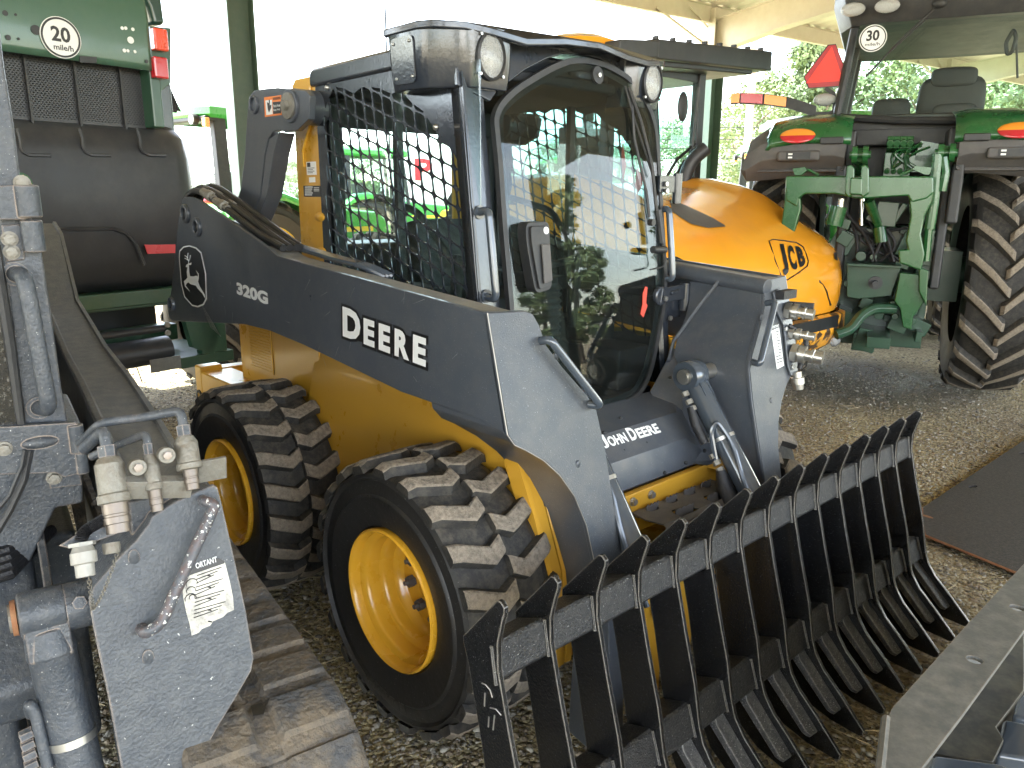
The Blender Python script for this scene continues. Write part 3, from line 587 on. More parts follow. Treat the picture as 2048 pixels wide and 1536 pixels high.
# upper link between arm and cab post
for s in (-1, 1):
    lk = MB()
    pl = WF.px('c3', [(600, 180), (612, 120), (640, 85), (700, 70), (820, 58), (1040, 80), (1075, 120), (1065, 300), (980, 385), (880, 400), (840, 385), (790, 400), (755, 450), (725, 580), (690, 900), (600, 1090), (560, 1060), (510, 930), (545, 830), (575, 560), (590, 300)], 'y', -.56)
    lk.prism([(p[0], p[1]) for p in pl], s * .56, s * .535)
    lk.prism([(p[0], p[1]) for p in WF.px('c3', [(755, 450), (725, 580), (690, 900), (600, 1090), (650, 1100), (735, 890), (790, 560), (830, 400)], 'y', -.56)], s * .556, s * .49)
    for (X, Y, r) in ((650, 190, .035), (930, 200, .058)):
        (x, z), = WF.px('c3', [(X, Y)], 'y', -.56)
        lk.lathe([(r * .7, .004), (r * .7, -.010), (r, -.010), (r, .004)] if s < 0 else [(r * .7, -.004), (r * .7, .012), (r, .012), (r, -.004)], (x, s * .56, z), 'y', 26)
        if r > .05: px_, pz_ = x, z; lk.cyl((x, s * .555, z), (x, s * .44, z), r * 1.05, n=24)
    q = lk.build('upper_link', M_['slate'], skid, bevel=.003)
    pn = MB(); pn.cyl((px_, s * .558, pz_), (px_, s * .578, pz_), .045, n=24); pn.hexnut((px_ - .0, s * .577, pz_), (0, s, 0), .018, .016); pn.build('pivot_pin', M_['oldsteel'], q)
    if s < 0:
        d = WF.px('c3', [(728, 285), (858, 268), (852, 115), (722, 134)], 'y', -.5615); t = MB(); t.prism(d, -.5613, -.5605); t.build('warning_decal', M_['orange'], q, smooth=0)
        d = WF.px('c3', [(738, 270), (788, 262), (782, 152), (732, 158)], 'y', -.562); t = MB(); t.prism(d, -.5618, -.5614); t.build('decal_pictogram_field', M_['white'], q, smooth=0)
        d = WF.px('c3', [(792, 262), (852, 254), (850, 164), (788, 170)], 'y', -.562); t = MB(); t.prism(d, -.5618, -.5614)
        f_ = WF.px('c3', [(745, 170), (760, 178), (758, 150), (768, 155), (766, 195), (778, 190), (776, 215), (760, 250), (752, 225)], 'y', -.5622); t.prism(f_, -.5623, -.5619)
        (x0, z0), (x1, z1) = WF.px('c3', [(790, 156), (850, 147)], 'y', -.562); text(t, 'WARNING', (x0, -.562, z0 - .001), (1, 0, 0), (0, 0, 1), box=(x1 - x0, .011), bold=.02)
        t.build('decal_print', M_['decalblack'], q, smooth=0)
        t = MB()
        for k, s_ in enumerate(('Pinch Area', 'Keep Away')):
            (x0, z0), (x1, z1) = WF.px('c3', [(796, 212 + k * 32), (848, 206 + k * 32)], 'y', -.562); text(t, s_, (x0, -.5625, z0), (1, 0, 0), (0, 0, 1), box=(x1 - x0, .010), bold=.02)
        t.build('decal_words', M_['white'], q, smooth=0)
# ---------------------------------------------------------------- cab
CY = .46
DX = lambda z: .50 + (1.5 - z) * .12
post = MB()
for s in (-1, 1):
    pp = [(-.532, 1.985), (-.54, 1.70), (-.49, 1.66), (-.55, 1.64), (-.555, 1.0), (-.39, 1.0), (-.385, 1.985)]
    pp = [(-.535, 1.975), (-.56, 1.955), (-.562, 1.0), (-.386, 1.0), (-.386, 1.975)]
    post.prism(pp, s * CY, s * (CY - .012))
    post.prism([(-.562, 1.955), (-.562, 1.0), (-.55, 1.0), (-.55, 1.955)], s * (CY - .012), s * .30)
    if s < 0:
        post.tube([(-.415, -CY - .004, 1.94), (-.42, -CY - .006, 1.82), (-.49, -CY - .006, 1.72), (-.495, -CY - .004, 1.66)], .006, 6)
        for z in (1.475, 1.345): post.grid(sphere((-.40, -CY, z), (.035, .012, .018), 14, 8), closed=True)
post.build('cab_rear_post', M_['yellow'], skid, bevel=.004)
# side screen: plate with punched slots
def rslot(c, a, b, k=.8, n=3):
    """rounded parallelogram with half-axes a, b about c"""
    c = Vector(c); a = Vector(a); b = Vector(b); cs = [c - a - b, c + a - b, c + a + b, c - a + b]
    return [tuple(q[:2]) for q in fillet([V(p.x, p.y, 0) for p in cs], min(a.length, b.length) * .55, n, True)]
sidepoly = [(-.386, 1.02), (-.386, 1.955), (.20, 1.965), (.42, 1.955), (.455, 1.90), (.500, 1.5), (.528, 1.25), (.560, .99), (.56, .85), (-.30, .85)]
screen = [(-.35, 1.02), (-.352, 1.60), (-.335, 1.885), (-.27, 1.925), (-.13, 1.915), (.03, 1.905), (.17, 1.875), (.255, 1.825), (.31, 1.765), (.39, 1.705), (.452, 1.64), (.468, 1.50), (.485, 1.30), (.50, 1.02)]
def inpoly(p, L):
    c = False
    for i in range(len(L)):
        x0, y0 = L[i]; x1, y1 = L[i - 1]
        if (y0 > p[1]) != (y1 > p[1]) and p[0] < (x1 - x0) * (p[1] - y0) / (y1 - y0) + x0: c = not c
    return c
holes = []
ax_, bx_ = (.0590, -.0200), (.0088, -.0590)
o_ = (-.262, 1.836)
for i in range(-6, 22):
    for j in range(-8, 22):
        c = (o_[0] + i * ax_[0] + j * bx_[0], o_[1] + i * ax_[1] + j * bx_[1])
        fa, fb = .45, .455
        h_ = rslot(c, (ax_[0] * fa, ax_[1] * fa), (bx_[0] * fb, bx_[1] * fb))
        if all(inpoly(q, screen) for q in h_): holes.append(h_)
        else:
            cut = [q for q in h_ if inpoly(q, screen)]
            if len(cut) >= 7:
                cx = sum(q[0] for q in cut) / len(cut); cz = sum(q[1] for q in cut) / len(cut)
                if max(q[0] for q in cut) - min(q[0] for q in cut) > .012 and max(q[1] for q in cut) - min(q[1] for q in cut) > .012: holes.append(cut)
for s in (-1, 1):
    sp = MB(); sp.plate(sidepoly, holes, s * CY, s * (CY - .004)); o = sp.build('cab_side_screen', M_['blackgloss'], skid, bevel=0, smooth=25)
    for p in ((-.30, 1.925), (.33, 1.755)):
        b_ = MB(); b_.grid(sphere((p[0], s * CY, p[1]), .010, 12, 8), closed=True); b_.build('screen_bolt', M_['steel'], o)
    wg = MB(); wg.bb((-.37, s * (CY - .03), 1.0), (.50, s * (CY - .034), 1.93)); wg.build('side_window', M_['cabglass'], skid, smooth=0)
    fr = MB(); fr.bb((.05, s * (CY - .03), 1.02), (.075, s * (CY - .06), 1.92)); fr.bb((-.385, s * (CY - .03), 1.0), (-.35, s * (CY - .07), 1.93)); fr.bb((-.38, s * (CY - .035), 1.19), (.50, s * (CY - .07), 1.22))
    fr.build('window_frame', M_['black'], skid, bevel=.004)
# front pillars
pi_ = MB()
for s, yo in ((-1, -.375), (1, .430)):
    rows = []
    for z in (.86, 1.0, 1.25, 1.5, 1.72, 1.90, 1.95):
        x = DX(z); rows.append([(x - .05, s * CY, z), (x - .008, s * CY, z), (x, s * (CY - .008), z), (x, s * (CY - .035), z), (x - .012, s * (CY - .045), z), (x - .012, yo, z), (x - .06, yo, z)])
    pi_.grid(rows)
pi_.build('cab_pillar', M_['blackgloss'], skid, bevel=0, smooth=30, solid=.004)
pj = MB()
for s in (-1, 1): pj.tube([(DX(1.507), s * .436, 1.507), (DX(1.507) + .045, s * .436, 1.515), (DX(1.262) + .05, s * .436, 1.255), (DX(1.262), s * .436, 1.262)], .0125, 12, fr=.035); pj.cyl((DX(1.507) - .002, s * .436, 1.507), (DX(1.507) + .008, s * .436, 1.507), .02); pj.cyl((DX(1.262) - .002, s * .436, 1.262), (DX(1.262) + .008, s * .436, 1.262), .02)
pj.build('cab_grab_handle', M_['rod'], skid)
# roof slab, visor with lamp pods
rf = MB()
rf.prism([(-.50, 1.905), (-.50, 1.975), (-.47, 1.985), (.35, 2.005), (.35, 1.93)] if False else [(-.41, 1.935), (-.41, 1.985), (-.385, 1.998), (.36, 2.003), (.36, 1.94)], -CY - .012, CY + .012)
rf.build('cab_roof', M_['blackgloss'], skid, bevel=.012, seg=3)
vi = MB()
arch = [(.44, .02 + .37 * math.cos(a), 0) for a in np.linspace(math.pi, 0, 9)]
# fascia across, bottom edge follows the door arch
DG = WF.plane('c1', [(640, 1536), (610, 1100), (590, 900), (575, 760), (600, 680), (640, 620), (720, 540), (850, 455), (1000, 370), (1120, 322), (1250, 315), (1400, 350), (1560, 440), (1650, 540), (1740, 700), (1780, 850), (1790, 1000)], (.5, 0, 1.5), (1, 0, .12))
DG += WF.plane('c2', [(1262, 500), (1250, 700), (1165, 1130), (1130, 1240), (1060, 1360), (960, 1420), (780, 1475)], (.5, 0, 1.5), (1, 0, .12))
DG += [V(DX(.845), -.15, .845), V(DX(.87), -.29, .87), V(DX(.95), -.345, .95), V(DX(1.1), -.36, 1.1)]
door = [(p.y, p.z) for p in DG]
fas = [(-.47, 1.86), (-.47, 2.0), (-.42, 2.012), (0, 2.02), (.42, 2.012), (.47, 2.0), (.47, 1.86)] + [(y, z + .006) for y, z in [(.425, 1.80), (.398, 1.868), (.334, 1.935), (.27, 1.972), (.157, 1.998), (.056, 2.002), (-.03, 1.992), (-.107, 1.966), (-.2, 1.924), (-.279, 1.877), (-.327, 1.845), (-.351, 1.82)]]
vi.prism(fas, 0, .02, lambda u, v, w_: (DX(v) - .004 - w_, u, v))
brim = [(.19, -.50), (.205, -.556), (.37, -.556), (.42, -.53), (.475, -.46), (.502, -.38), (.505, -.25), (.525, -.1), (.53, .05), (.525, .2), (.505, .33), (.502, .38), (.475, .46), (.42, .53), (.37, .556), (.205, .556), (.19, .50)]
def brimz(y): return 2.034 + .012 * math.cos(y * 12)
vi.prism([(x, y) for x, y in brim], 0, 1, lambda u, v, w_: (u, v, brimz(v) - .012 - w_ * .022 * (1 if abs(v) < .3 else 1.0)))
for s in (-1, 1):
    pod = [(.20, .48), (.215, .545), (.235, .552), (.365, .548), (.395, .53), (.455, .475), (.482, .44), (.49, .40), (.488, .30), (.455, .265), (.40, .25), (.25, .40)]
    def podmap(u, v, w_, s=s):
        z = 2.022 - .165 * w_; ins = w_ * w_; return (u - .018 * ins * (1 if u > .3 else 0), s * (v - .018 * ins * (1 if v > .45 else 0)), z)
    rows = [[podmap(u, v, w_) for u, v in pod] for w_ in (0, .3, .6, .85, .97, 1)]
    vi.grid(rows, closed=True); vi.add([podmap(u, v, 1) for u, v in pod], [tuple(range(len(pod)))])
vi.build('cab_visor', M_['blackgloss'], skid, bevel=.008, seg=2, smooth=45)
for s in (-1, 1):
    cp = MB(); P0 = V(.30, s * .545, 1.945)
    cp.prism([(x, z) for x, z in [tuple(q[:2]) for q in fillet([V(.235, 1.875, 0), V(.345, 1.872, 0), V(.352, 2.0, 0), V(.24, 2.0, 0)], .02, 4, True)]], 0, .004, lambda u, v, w_: (u, s * (.5515 + w_ - (2.022 - v) ** 2 * .6), v))
    q = cp.build('cover_plate', M_['blackgloss'], skid)
    for x, z in ((.255, 1.985), (.335, 1.985), (.255, 1.89), (.335, 1.89)):
        b_ = MB(); b_.grid(sphere((x, s * (.556 - (2.022 - z) ** 2 * .6), z), .005, 8, 6), closed=True); b_.build('cover_bolt', M_['steel'], q)
    lm = MB(); n_ = V(.985, 0, .0) ; c = V(.486, s * .377, 1.945)
    el = lambda a, r1, r2, xo: (c.x + xo, c.y + r1 * math.cos(a), c.z + r2 * math.sin(a) * (1 if True else 0))
    A = np.linspace(0, 2 * math.pi, 33)[:-1]
    lm.grid([[el(a, .052, .066, -.02) for a in A], [el(a, .054, .068, .008) for a in A], [el(a, .048, .060, .012) for a in A], [el(a, .046, .058, .004) for a in A]], closed=True)
    q = lm.build('work_lamp', M_['black'], skid, smooth=30)
    le = MB(); le.grid([[el(a, .046 * k, .058 * k, .004 + .010 * (1 - k * k)) for a in A] for k in (1, .85, .6, .3, .01)], closed=True); le.build('lamp_lens', M_['lens'], q)
    for a in (.8, 2.3, 3.9, 5.5):
        b_ = MB(); b_.cyl(el(a, .060, .074, .0), el(a, .060, .074, .010), .0045, n=8); b_.build('lamp_bolt', M_['steel'], q)
# door
def off2(L, d):
    c = Vector((sum(p[0] for p in L) / len(L), sum(p[1] for p in L) / len(L))); out = []
    n = len(L)
    for i in range(n):
        a, b, e = Vector(L[i - 1][:2]), Vector(L[i][:2]), Vector(L[(i + 1) % n][:2])
        t = (e - a); t = t.normalized() if t.length else Vector((1, 0)); nn = Vector((-t.y, t.x))
        if nn.dot(c - b) < 0: nn = -nn
        q = b + nn * d; out.append((q.x, q.y))
    return out
sm = [tuple(p[:2]) for p in fillet([V(y, z, 0) for y, z in door], .03, 2, True)]
dm = lambda u, v, w_: (DX(v) + w_, u, v)
gk = MB(); gk.plate(sm, [off2(sm, .018)], .004, .024, dm); gk.build('door_gasket', M_['black'], skid, bevel=.003)
dg = MB(); dg.prism(off2(sm, .014), .016, .021, dm); DOOR = dg.build('door_glass', M_['coolglass'], skid, smooth=0)
bt = MB(); bt.plate(off2(sm, .019), [off2(sm, .038)], .008, .012, dm); bt.build('glass_border', M_['darkin'], DOOR, smooth=0)
lt = MB()
(hy0, hz0), = [(-.255, 1.45)]
o2 = [tuple(p[:2]) for p in fillet([V(-.305, 1.478, 0), V(-.205, 1.478, 0), V(-.208, 1.40, 0), V(-.212, 1.272, 0), V(-.285, 1.262, 0), V(-.296, 1.33, 0), V(-.308, 1.42, 0)], .022, 4, True)]
lt.prism(o2, .022, .062, dm); o3 = off2(o2, .012); lt.prism(o3, .062, .072, dm)
LT = lt.build('door_latch', M_['black'], skid, bevel=.010, seg=3)
l2 = MB(); l2.prism([(-.262, 1.412), (-.226, 1.412), (-.226, 1.300), (-.262, 1.292)], .074, .082, dm); l2.build('latch_grip', M_['greyplastic'], LT, bevel=.006)
l3 = MB(); l3.prism([(-.232 + .011 * math.cos(a), 1.452 + .011 * math.sin(a)) for a in np.linspace(0, 6.28, 20)[:-1]], .0725, .0735, dm); l3.build('latch_dot', M_['white'], LT)
kn = MB()
(ky, kz) = (.106, 1.945); kn.prism([(ky + .026 * math.cos(a), kz + .028 * math.sin(a)) for a in np.linspace(0, 6.28, 24)[:-1]], .020, .028, dm); q = kn.build('wiper_pivot_cap', M_['black'], skid); b_ = MB(); b_.hexnut((DX(kz) + .028, ky, kz), (1, 0, 0), .008, .008); b_.build('pivot_nut', M_['steel'], q)
wp = MB()
wl = WF.plane('c1', [(1575, 520), (1640, 760), (1720, 1000), (1780, 1180)], (.535, 0, 1.5), (1, 0, .12)); wp.tube(wl, .004, 6)
wl = WF.plane('c1', [(1600, 530), (1690, 780), (1770, 1100), (1800, 1400), (1830, 1530)], (.545, 0, 1.5), (1, 0, .12)); wp.tube(wl, .006, 6)
wl = WF.plane('c1', [(1620, 560), (1640, 900), (1730, 1300), (1750, 1480)], (.535, 0, 1.5), (1, 0, .12)); wp.tube(wl, .005, 6)
wl = WF.plane('c2', [(1165, 90), (1190, 290), (1280, 290)], (.565, 0, 1.5), (1, 0, .12)); wp.cyl(wl[1], wl[2], .013, n=14); wp.cyl(wl[0], wl[0] + V(.02, 0, 0), .012, n=12); wp.tube([wl[2], wl[2] + V(0, .01, -.06), wl[1] + V(0, -.01, -.07)], .003, 6, fr=.03)
wl = WF.plane('c2', [(1230, 0), (1260, 240), (1220, 60)], (.56, 0, 1.5), (1, 0, .12)); wp.tube(wl[:2], .012, 8)
wp.build('wiper', M_['black'], skid)
hg = MB()
for k, (z, yy) in enumerate(((1.205, .0), (1.600, .0))):
    x = DX(z) + .026
    if k == 0:
        hg.prism([(.375, z - .03), (.385, z + .024), (.53, z + .03), (.535, z - .028)], x, x + .012, 'x')
        hg.cyl((x + .0, .54, z - .075), (x, .54, z + .032), .020, n=16); hg.bb((x - .03, .42, z - .10), (x - .016, .54, z - .03)); hg.tube([(x + .014, .43, z + .002), (x + .014, .48, z + .006)], .008, 8)
    else: hg.bb((x, .40, z - .03), (x + .012, .50, z + .03)); hg.cyl((x + .008, .51, z - .07), (x + .008, .51, z + .04), .018, n=14)
hg.lathe([(.036, -.010), (.036, .002), (.030, .006), (0.001, .006)], (DX(1.2) + .03, .385, 1.2), 'x', 20)
HG = hg.build('door_hinge', M_['blackgloss'], skid, bevel=.002)
b_ = MB()
for y, z in ((.395, 1.19), (.455, 1.11), (.43, 1.60), (.43, 1.575)): b_.hexnut((DX(z) + (.04 if z > 1.15 else .012), y, z), (1, 0, 0), .010, .008)
b_.build('hinge_bolt', M_['steel'], HG)
fl = MB()
q = WF.plane('c2', [(1135, 560), (1150, 565), (1140, 680), (1150, 700), (1120, 785), (1100, 760), (1115, 690), (1118, 610)], (.525, 0, 1.5), (1, 0, .12)); fl.add(q, [tuple(range(8))])
q = WF.plane('c1', [(1555, 940), (1580, 1100), (1560, 1200), (1548, 1020)], (.50, 0, 1.5), (1, 0, .12)); fl.add(q, [(0, 1, 2, 3)])
q = WF.plane('c1', [(1660, 1120), (1690, 1170), (1700, 1240), (1665, 1310), (1650, 1240)], (.50, 0, 1.5), (1, 0, .12)); fl.add(q, [tuple(range(5))])
fl.build('red_strap', M_['redflag'], skid, smooth=0, solid=.003)
# cab inside
ci = MB()
ci.bb((-.38, -.44, .80), (.50, .44, .84)); ci.bb((-.40, -.45, .84), (-.37, .45, 1.25)); ci.bb((-.40, -.45, 1.80), (-.37, .45, 1.95)); ci.bb((-.40, -.45, 1.2), (-.37, -.36, 1.85)); ci.bb((-.40, .36, 1.2), (-.37, .45, 1.85))
ci.bb((-.37, -.45, .84), (.30, -.30, 1.08)); ci.bb((-.37, .30, .84), (.30, .45, 1.08)); ci.bb((-.38, -.45, 1.9), (.42, .45, 1.935))
ci.bb((.15, -.44, .84), (.48, -.26, 1.0)); ci.bb((.15, .26, .84), (.48, .44, 1.0))
ci.build('cab_interior', M_['darkin'], skid, bevel=.01)
se = MB()
se.box((-.05, 0, 1.12), (.46, .48, .14)); se.box((-.22, .04, 1.30), (.11, .40, .32), (0, R(-10), 0)); se.bb((-.2, -.2, .84), (.1, .2, 1.06))
for s in (-1, 1): se.box((.0, s * .30, 1.22), (.30, .07, .05)); se.tube([(.20, s * .30, 1.05), (.22, s * .30, 1.28), (.23, s * .29, 1.36)], .022, 10); se.tube([(-.2, s * .33, 1.55), (.05, s * .33, 1.50), (.22, s * .30, 1.32), (.24, s * .1, 1.30)], .014, 8, fr=.05)
se.build('operator_seat', M_['seat'], skid, bevel=.03, seg=3)
bo = MB()
for i in range(16):
    z = .86 + i * .024; bo.ring([(V(.30, .05, z), .045), (V(.302, .05, z + .012), .058), (V(.30, .05, z + .024), .045)], 14, caps=False)
bo.build('lever_bellows', M_['seat'], skid)
# label stickers on the rear post
st = MB(); q = WF.px('c3', [(1045, 630), (1118, 626), (1124, 728), (1050, 730)], 'y', -.4625); st.prism(q, -.4618, -.4608); q = WF.px('c3', [(1066, 748), (1112, 745), (1114, 785), (1068, 787)], 'y', -.4625); st.prism(q, -.4618, -.4608); ST = st.build('post_label', M_['white'], skid, smooth=0)
st = MB(); q = WF.px('c3', [(1022, 812), (1152, 812), (1156, 898), (1028, 895)], 'y', -.4625); st.prism(q, -.4618, -.4608); q = WF.px('c3', [(1052, 636), (1075, 634), (1077, 668), (1054, 669)], 'y', -.463); st.prism(q, -.4628, -.462)
for k in range(4):
    (x0, z0), (x1, z1) = WF.px('c3', [(1056, 680 + k * 12), (1108 - 12 * (k % 2), 678 + k * 12)], 'y', -.463); st.bb((x0, -.4625, z0), (x1, -.4619, z0 + .0022))
ST2 = st.build('post_data_plate', M_['decalblack'], skid, smooth=0)
st = MB()
for k in range(5):
    (x0, z0), (x1, z1) = WF.px('c3', [(1036, 826 + k * 15), (1094, 824 + k * 15)], 'y', -.463); st.bb((x0, -.4625, z0), (x1 - .004 * (k % 3), -.4619, z0 + .003))
    (x0, z0), (x1, z1) = WF.px('c3', [(1104, 830 + k * 12), (1144, 828 + k * 12)], 'y', -.463)
    if k < 3: st.bb((x0, -.4625, z0), (x1, -.4619, z0 + .002))
(x0, z0), (x1, z1) = WF.px('c3', [(1040, 828), (1084, 826)], 'y', -.463); text(st, 'JOHN DEERE', (x0, -.463, z0), (1, 0, 0), (0, 0, 1), box=(x1 - x0, .005))
st.build('plate_print', M_['white'], ST2, smooth=0)
# ---------------------------------------------------------------- front below the door
fp = MB()
fp.add([(.585, -.40, .85), (.585, .44, .85), (.75, .26, .815), (.75, -.26, .815), (.82, -.22, .745), (.82, .22, .745), (.842, -.20, .655), (.842, .20, .655), (.80, -.42, .62), (.83, .38, .64), (.62, -.42, .86), (.60, .44, .98), (.70, .44, .80), (.70, -.44, .80), (.58, .44, 1.0)],
       [(0, 1, 2, 3), (3, 2, 5, 4), (4, 5, 7, 6), (1, 12, 9, 5, 2), (5, 9, 7), (0, 3, 4, 8, 13), (4, 6, 8), (6, 7, 9, 8), (1, 14, 12), (0, 13, 10)])
FPN = fp.build('front_cowl', M_['slate'], skid, bevel=.012, seg=3, smooth=50, solid=.006)
fo = MB()
fo.add([(.60, .30, .855), (.60, .455, 1.03), (.74, .455, .80), (.865, .40, .64), (.865, .30, .64), (.83, .22, .66)], [(0, 1, 2, 3, 4, 5)])
fo.add([(.60, -.30, .855), (.60, -.455, 1.03), (.74, -.455, .80), (.865, -.40, .64), (.865, -.30, .64), (.83, -.22, .66)], [(0, 1, 2, 3, 4, 5)])
fo.build('cowl_side', M_['slate'], skid, smooth=0, solid=.006)
tx = MB()
pt = WF.plane('e2', [(112, 838), (542, 712), (526, 660), (100, 790)], (.785, 0, .78), (.72, 0, .69))
o = pt[0]; u = pt[1] - pt[0]; v = V(-.69, 0, .72)
nrm = V(.72, 0, .69)
for wd_, a0, a1 in (('J', 0, .085), ('D', .46, .58)):
    text(tx, wd_, o + u * a0 + nrm * .004, u, v, box=(u.length * (a1 - a0), .047 if wd_ == 'J' else .047), bold=.035)
text(tx, 'OHN', o + u * .10 + nrm * .004, u, v, box=(u.length * .31, .036), bold=.035); text(tx, 'EERE', o + u * .60 + nrm * .004, u, v, box=(u.length * .40, .036), bold=.035)
tx.build('front_lettering', M_['white'], FPN, smooth=0)
bl = MB()
for X, Y in ((258, 850), (430, 792), (738, 943), (575, 1020), (880, 850), (755, 568), (615, 290), (105, 712), (235, 600), (360, 632)):
    p = WF.plane('e2', [(X, Y)], (.80, 0, .76) if Y > 700 else (.70, 0, .83), (.8, 0, .6))[0]; bl.grid(sphere(p, .007, 8, 6), closed=True)
bl.build('cowl_bolt', M_['darkin'], FPN)
yc = MB()
yc.bb((.835, -.45, .50), (.86, .45, .640)); yc.prism([(.86, .30), (.86, .44), (.93, .44), (.965, .40), (.95, .33)], .628, .636, 'z'); yc.bb((.86, .43, .48), (.965, .445, .64))
for s in (-1, 1):      # inner frame rails beside the cowl
    yc.prism([(.575, 1.04), (.62, 1.04), (.87, .66), (.90, .60), (.90, .30), (.84, .30), (.84, .62)], s * .462, s * .475)
    yc.prism([(.575, 1.04), (.60, 1.04), (.62, 1.0), (.87, .64), (.90, .60), (.86, .60), (.83, .64)], s * .43, s * .475)
YC = yc.build('front_crossmember', M_['yellow'], skid, bevel=.004)
b_ = MB()
for X, Y in ((325, 1240), (465, 1185)):
    p = WF.plane('e2', [(X, Y)], (.8605, 0, 0), (1, 0, 0))[0]; b_.cyl(p, p + V(.004, 0, 0), .015, n=16); b_.hexnut(p + V(.004, 0, 0), (1, 0, 0), .0115, .010)
b_.build('crossmember_bolt', M_['steel'], YC)
# step
sp = MB(); zs = .578
P = lambda u, v: (.868 + v * .125, -.12 + u * .44)
outl = [(0, .12), (.06, .0)] 
top_ = []
def notch(u0, u1, depth, side):
    b = 0 if side == 0 else 1; d = depth if side == 0 else -depth
    return [P(u0, b), P(u0 + .02, b + d * .8), P(u0 + .04, b + d), P(u1 - .04, b + d), P(u1 - .02, b + d * .8), P(u1, b)]
poly = [P(0, 0)] + notch(.10, .24, .32, 0) + notch(.33, .47, .32, 0) + notch(.56, .70, .32, 0) + notch(.79, .92, .32, 0) + [P(1, 0), P(1.02, .5), P(1, 1)] + notch(.60, .82, .38, 1)[::-1] + notch(.20, .42, .38, 1)[::-1] + [P(0, 1), P(-.03, .5)]
sp.prism(poly, zs, zs + .006, 'z')
for u0, u1, side in ((.10, .24, 0), (.33, .47, 0), (.56, .70, 0), (.79, .92, 0), (.60, .82, 1), (.20, .42, 1)):
    b = .16 if side == 0 else .80
    n_ = 7; pts = [P(lerp(u0, u1, i / n_), b) for i in range(n_ + 1)]
    zz = [zs + .018 + (.006 if i % 2 else 0) for i in range(n_ + 1)]
    pr = [(p[1], z) for p, z in zip(pts, zz)]
    x = pts[0][0]; sp.prism([(pr[0][0], zs - .02)] + pr + [(pr[-1][0], zs - .02)], x, x + .005, 'x')
sp.grid([[P(0, 1) + (zs + .004,), P(.2, 1) + (zs + .004,), P(.5, 1) + (zs + .004,), P(1, 1) + (zs + .004,)], [(a + .012, b, zs - .01) for a, b in (P(0, 1), P(.2, 1), P(.5, 1), P(1, 1))], [(a + .012, b, zs - .05) for a, b in (P(0, 1), P(.2, 1), P(.5, 1), P(1, 1))]])
sp.bb((.86, -.10, .56), (.88, .30, .577))
sp.build('step', M_['greyplastic'], skid, bevel=.0015)
# tilt cylinders
for s in (-1, 1):
    cy = MB(); cyy = .275 if s > 0 else .335; p0 = V(.79, s * cyy, .955); p1 = V(1.13, s * (cyy + .01), .48); d = (p1 - p0).normalized()
    cy.ring([(p0 + d * .035, .036), (p0 + d * .06, .041), (p0 + d * .50, .041), (p0 + d * .505, .045), (p0 + d * .53, .045), (p0 + d * .532, .02), (p1 + d * .05, .02)], 24)
    cy.lathe([(.028, -.036), (.050, -.036), (.054, -.03), (.054, .03), (.050, .036), (.028, .036)], p0, 'y', 28)
    cy.box(p0 + d * .05, (.08, .05, .07), (0, R(54), 0))
    q = cy.build('tilt_cylinder', M_['rod'], skid)
    pn = MB(); pn.cyl(p0 + V(0, -.045 if s > 0 else .045, 0), p0 + V(0, .13 * s, 0), .027, n=24); pn.cyl(p0 + V(0, -.046 * s, 0), p0 + V(0, -.050 * s, 0), .020, n=20); pn.build('cylinder_pin', M_['steel'], q)
    bd = MB(); c = p0 + d * .24; bd.ring([(c - d * .006, .0425), (c + d * .006, .0425)], 24); c2 = c + V(-.03, -.05, .0); bd.box(c2, (.07, .012, .014), (R(0), R(20), R(30))); bd.build('hose_clamp', M_['steel'], q)
    ln = MB(); side = V(0, -.055, 0); up = V(-.02, 0, -.02)
    ln.tube([p0 + d * .30 + side + up, p0 + d * .22 + side * 1.1 + V(-.0, 0, .02), p0 + d * .19 + side * .8 + V(.03, 0, .03), p0 + d * .27 + side * .5 + V(.035, 0, .03), p0 + d * .40 + side * .8 + V(.02, 0, .015), p0 + d * .60 + side * .7], .0085, 8, fr=.05)
    ln.build('steel_line', M_['rod'], q)
    ho = MB(); ho.ring([(p0 + d * .33 + side + up, .016), (p0 + d * .38 + side + up * 1.6, .028), (p0 + d * .5 + side * 1.2 + up * 2, .033), (p0 + d * .64 + side * 1.2 + up * 2, .030)], 14)
    ho.ring([(p0 + d * .10 + side * 1.1 + up * .6, .013), (p0 + d * .16 + side * 1.2 + up, .017), (p0 + d * .23 + side * 1.2 + up, .015)], 12)
    ho.build('hose_sleeve', M_['hose'], q)
    ft = MB()
    for a in (.045, .075, .10): ft.hexnut(p0 + d * a + side * 1.05 + up * .5, d, .013, .016)
    for a in (.27, .295, .32): ft.hexnut(p0 + d * a + side + up, d, .014, .016)
    ft.build('hose_coupling', M_['oldsteel'], q)
# coupler block on the left arm
cb = MB()
PL = lambda u, z, k: V(FPX(z) + k * .97, u, z + k * .245)
bpy_ = [(.60, 1.225), (.655, 1.235), (.70, 1.225), (.705, 1.0), (.69, .93), (.64, .925), (.628, .96), (.64, 1.10), (.61, 1.15)]
cb.prism(bpy_, 0, 1, lambda u, v, w_: tuple(PL(u, v, .006 + w_ * .008)))
CB = cb.build('coupler_bracket', M_['slate'], armL, bevel=.002)
cc = MB()
for (u, z, r, L) in ((.668, 1.155, .023, .10), (.672, 1.075, .017, .09), (.668, 1.005, .026, .11)):
    a = PL(u, z, .012); d = V(.90, .22, -.08).normalized()
    cc.ring([(a, r * .9), (a + d * L * .25, r * .9), (a + d * L * .26, r * 1.25), (a + d * L * .45, r * 1.25), (a + d * L * .46, r * .8), (a + d * L * .62, r * .8), (a + d * L * .64, r), (a + d * L * .72, r), (a + d * L * .74, r * .85), (a + d * L, r * .85)], 20)
    cc.hexnut(a, d, r * 1.4, L * .2)
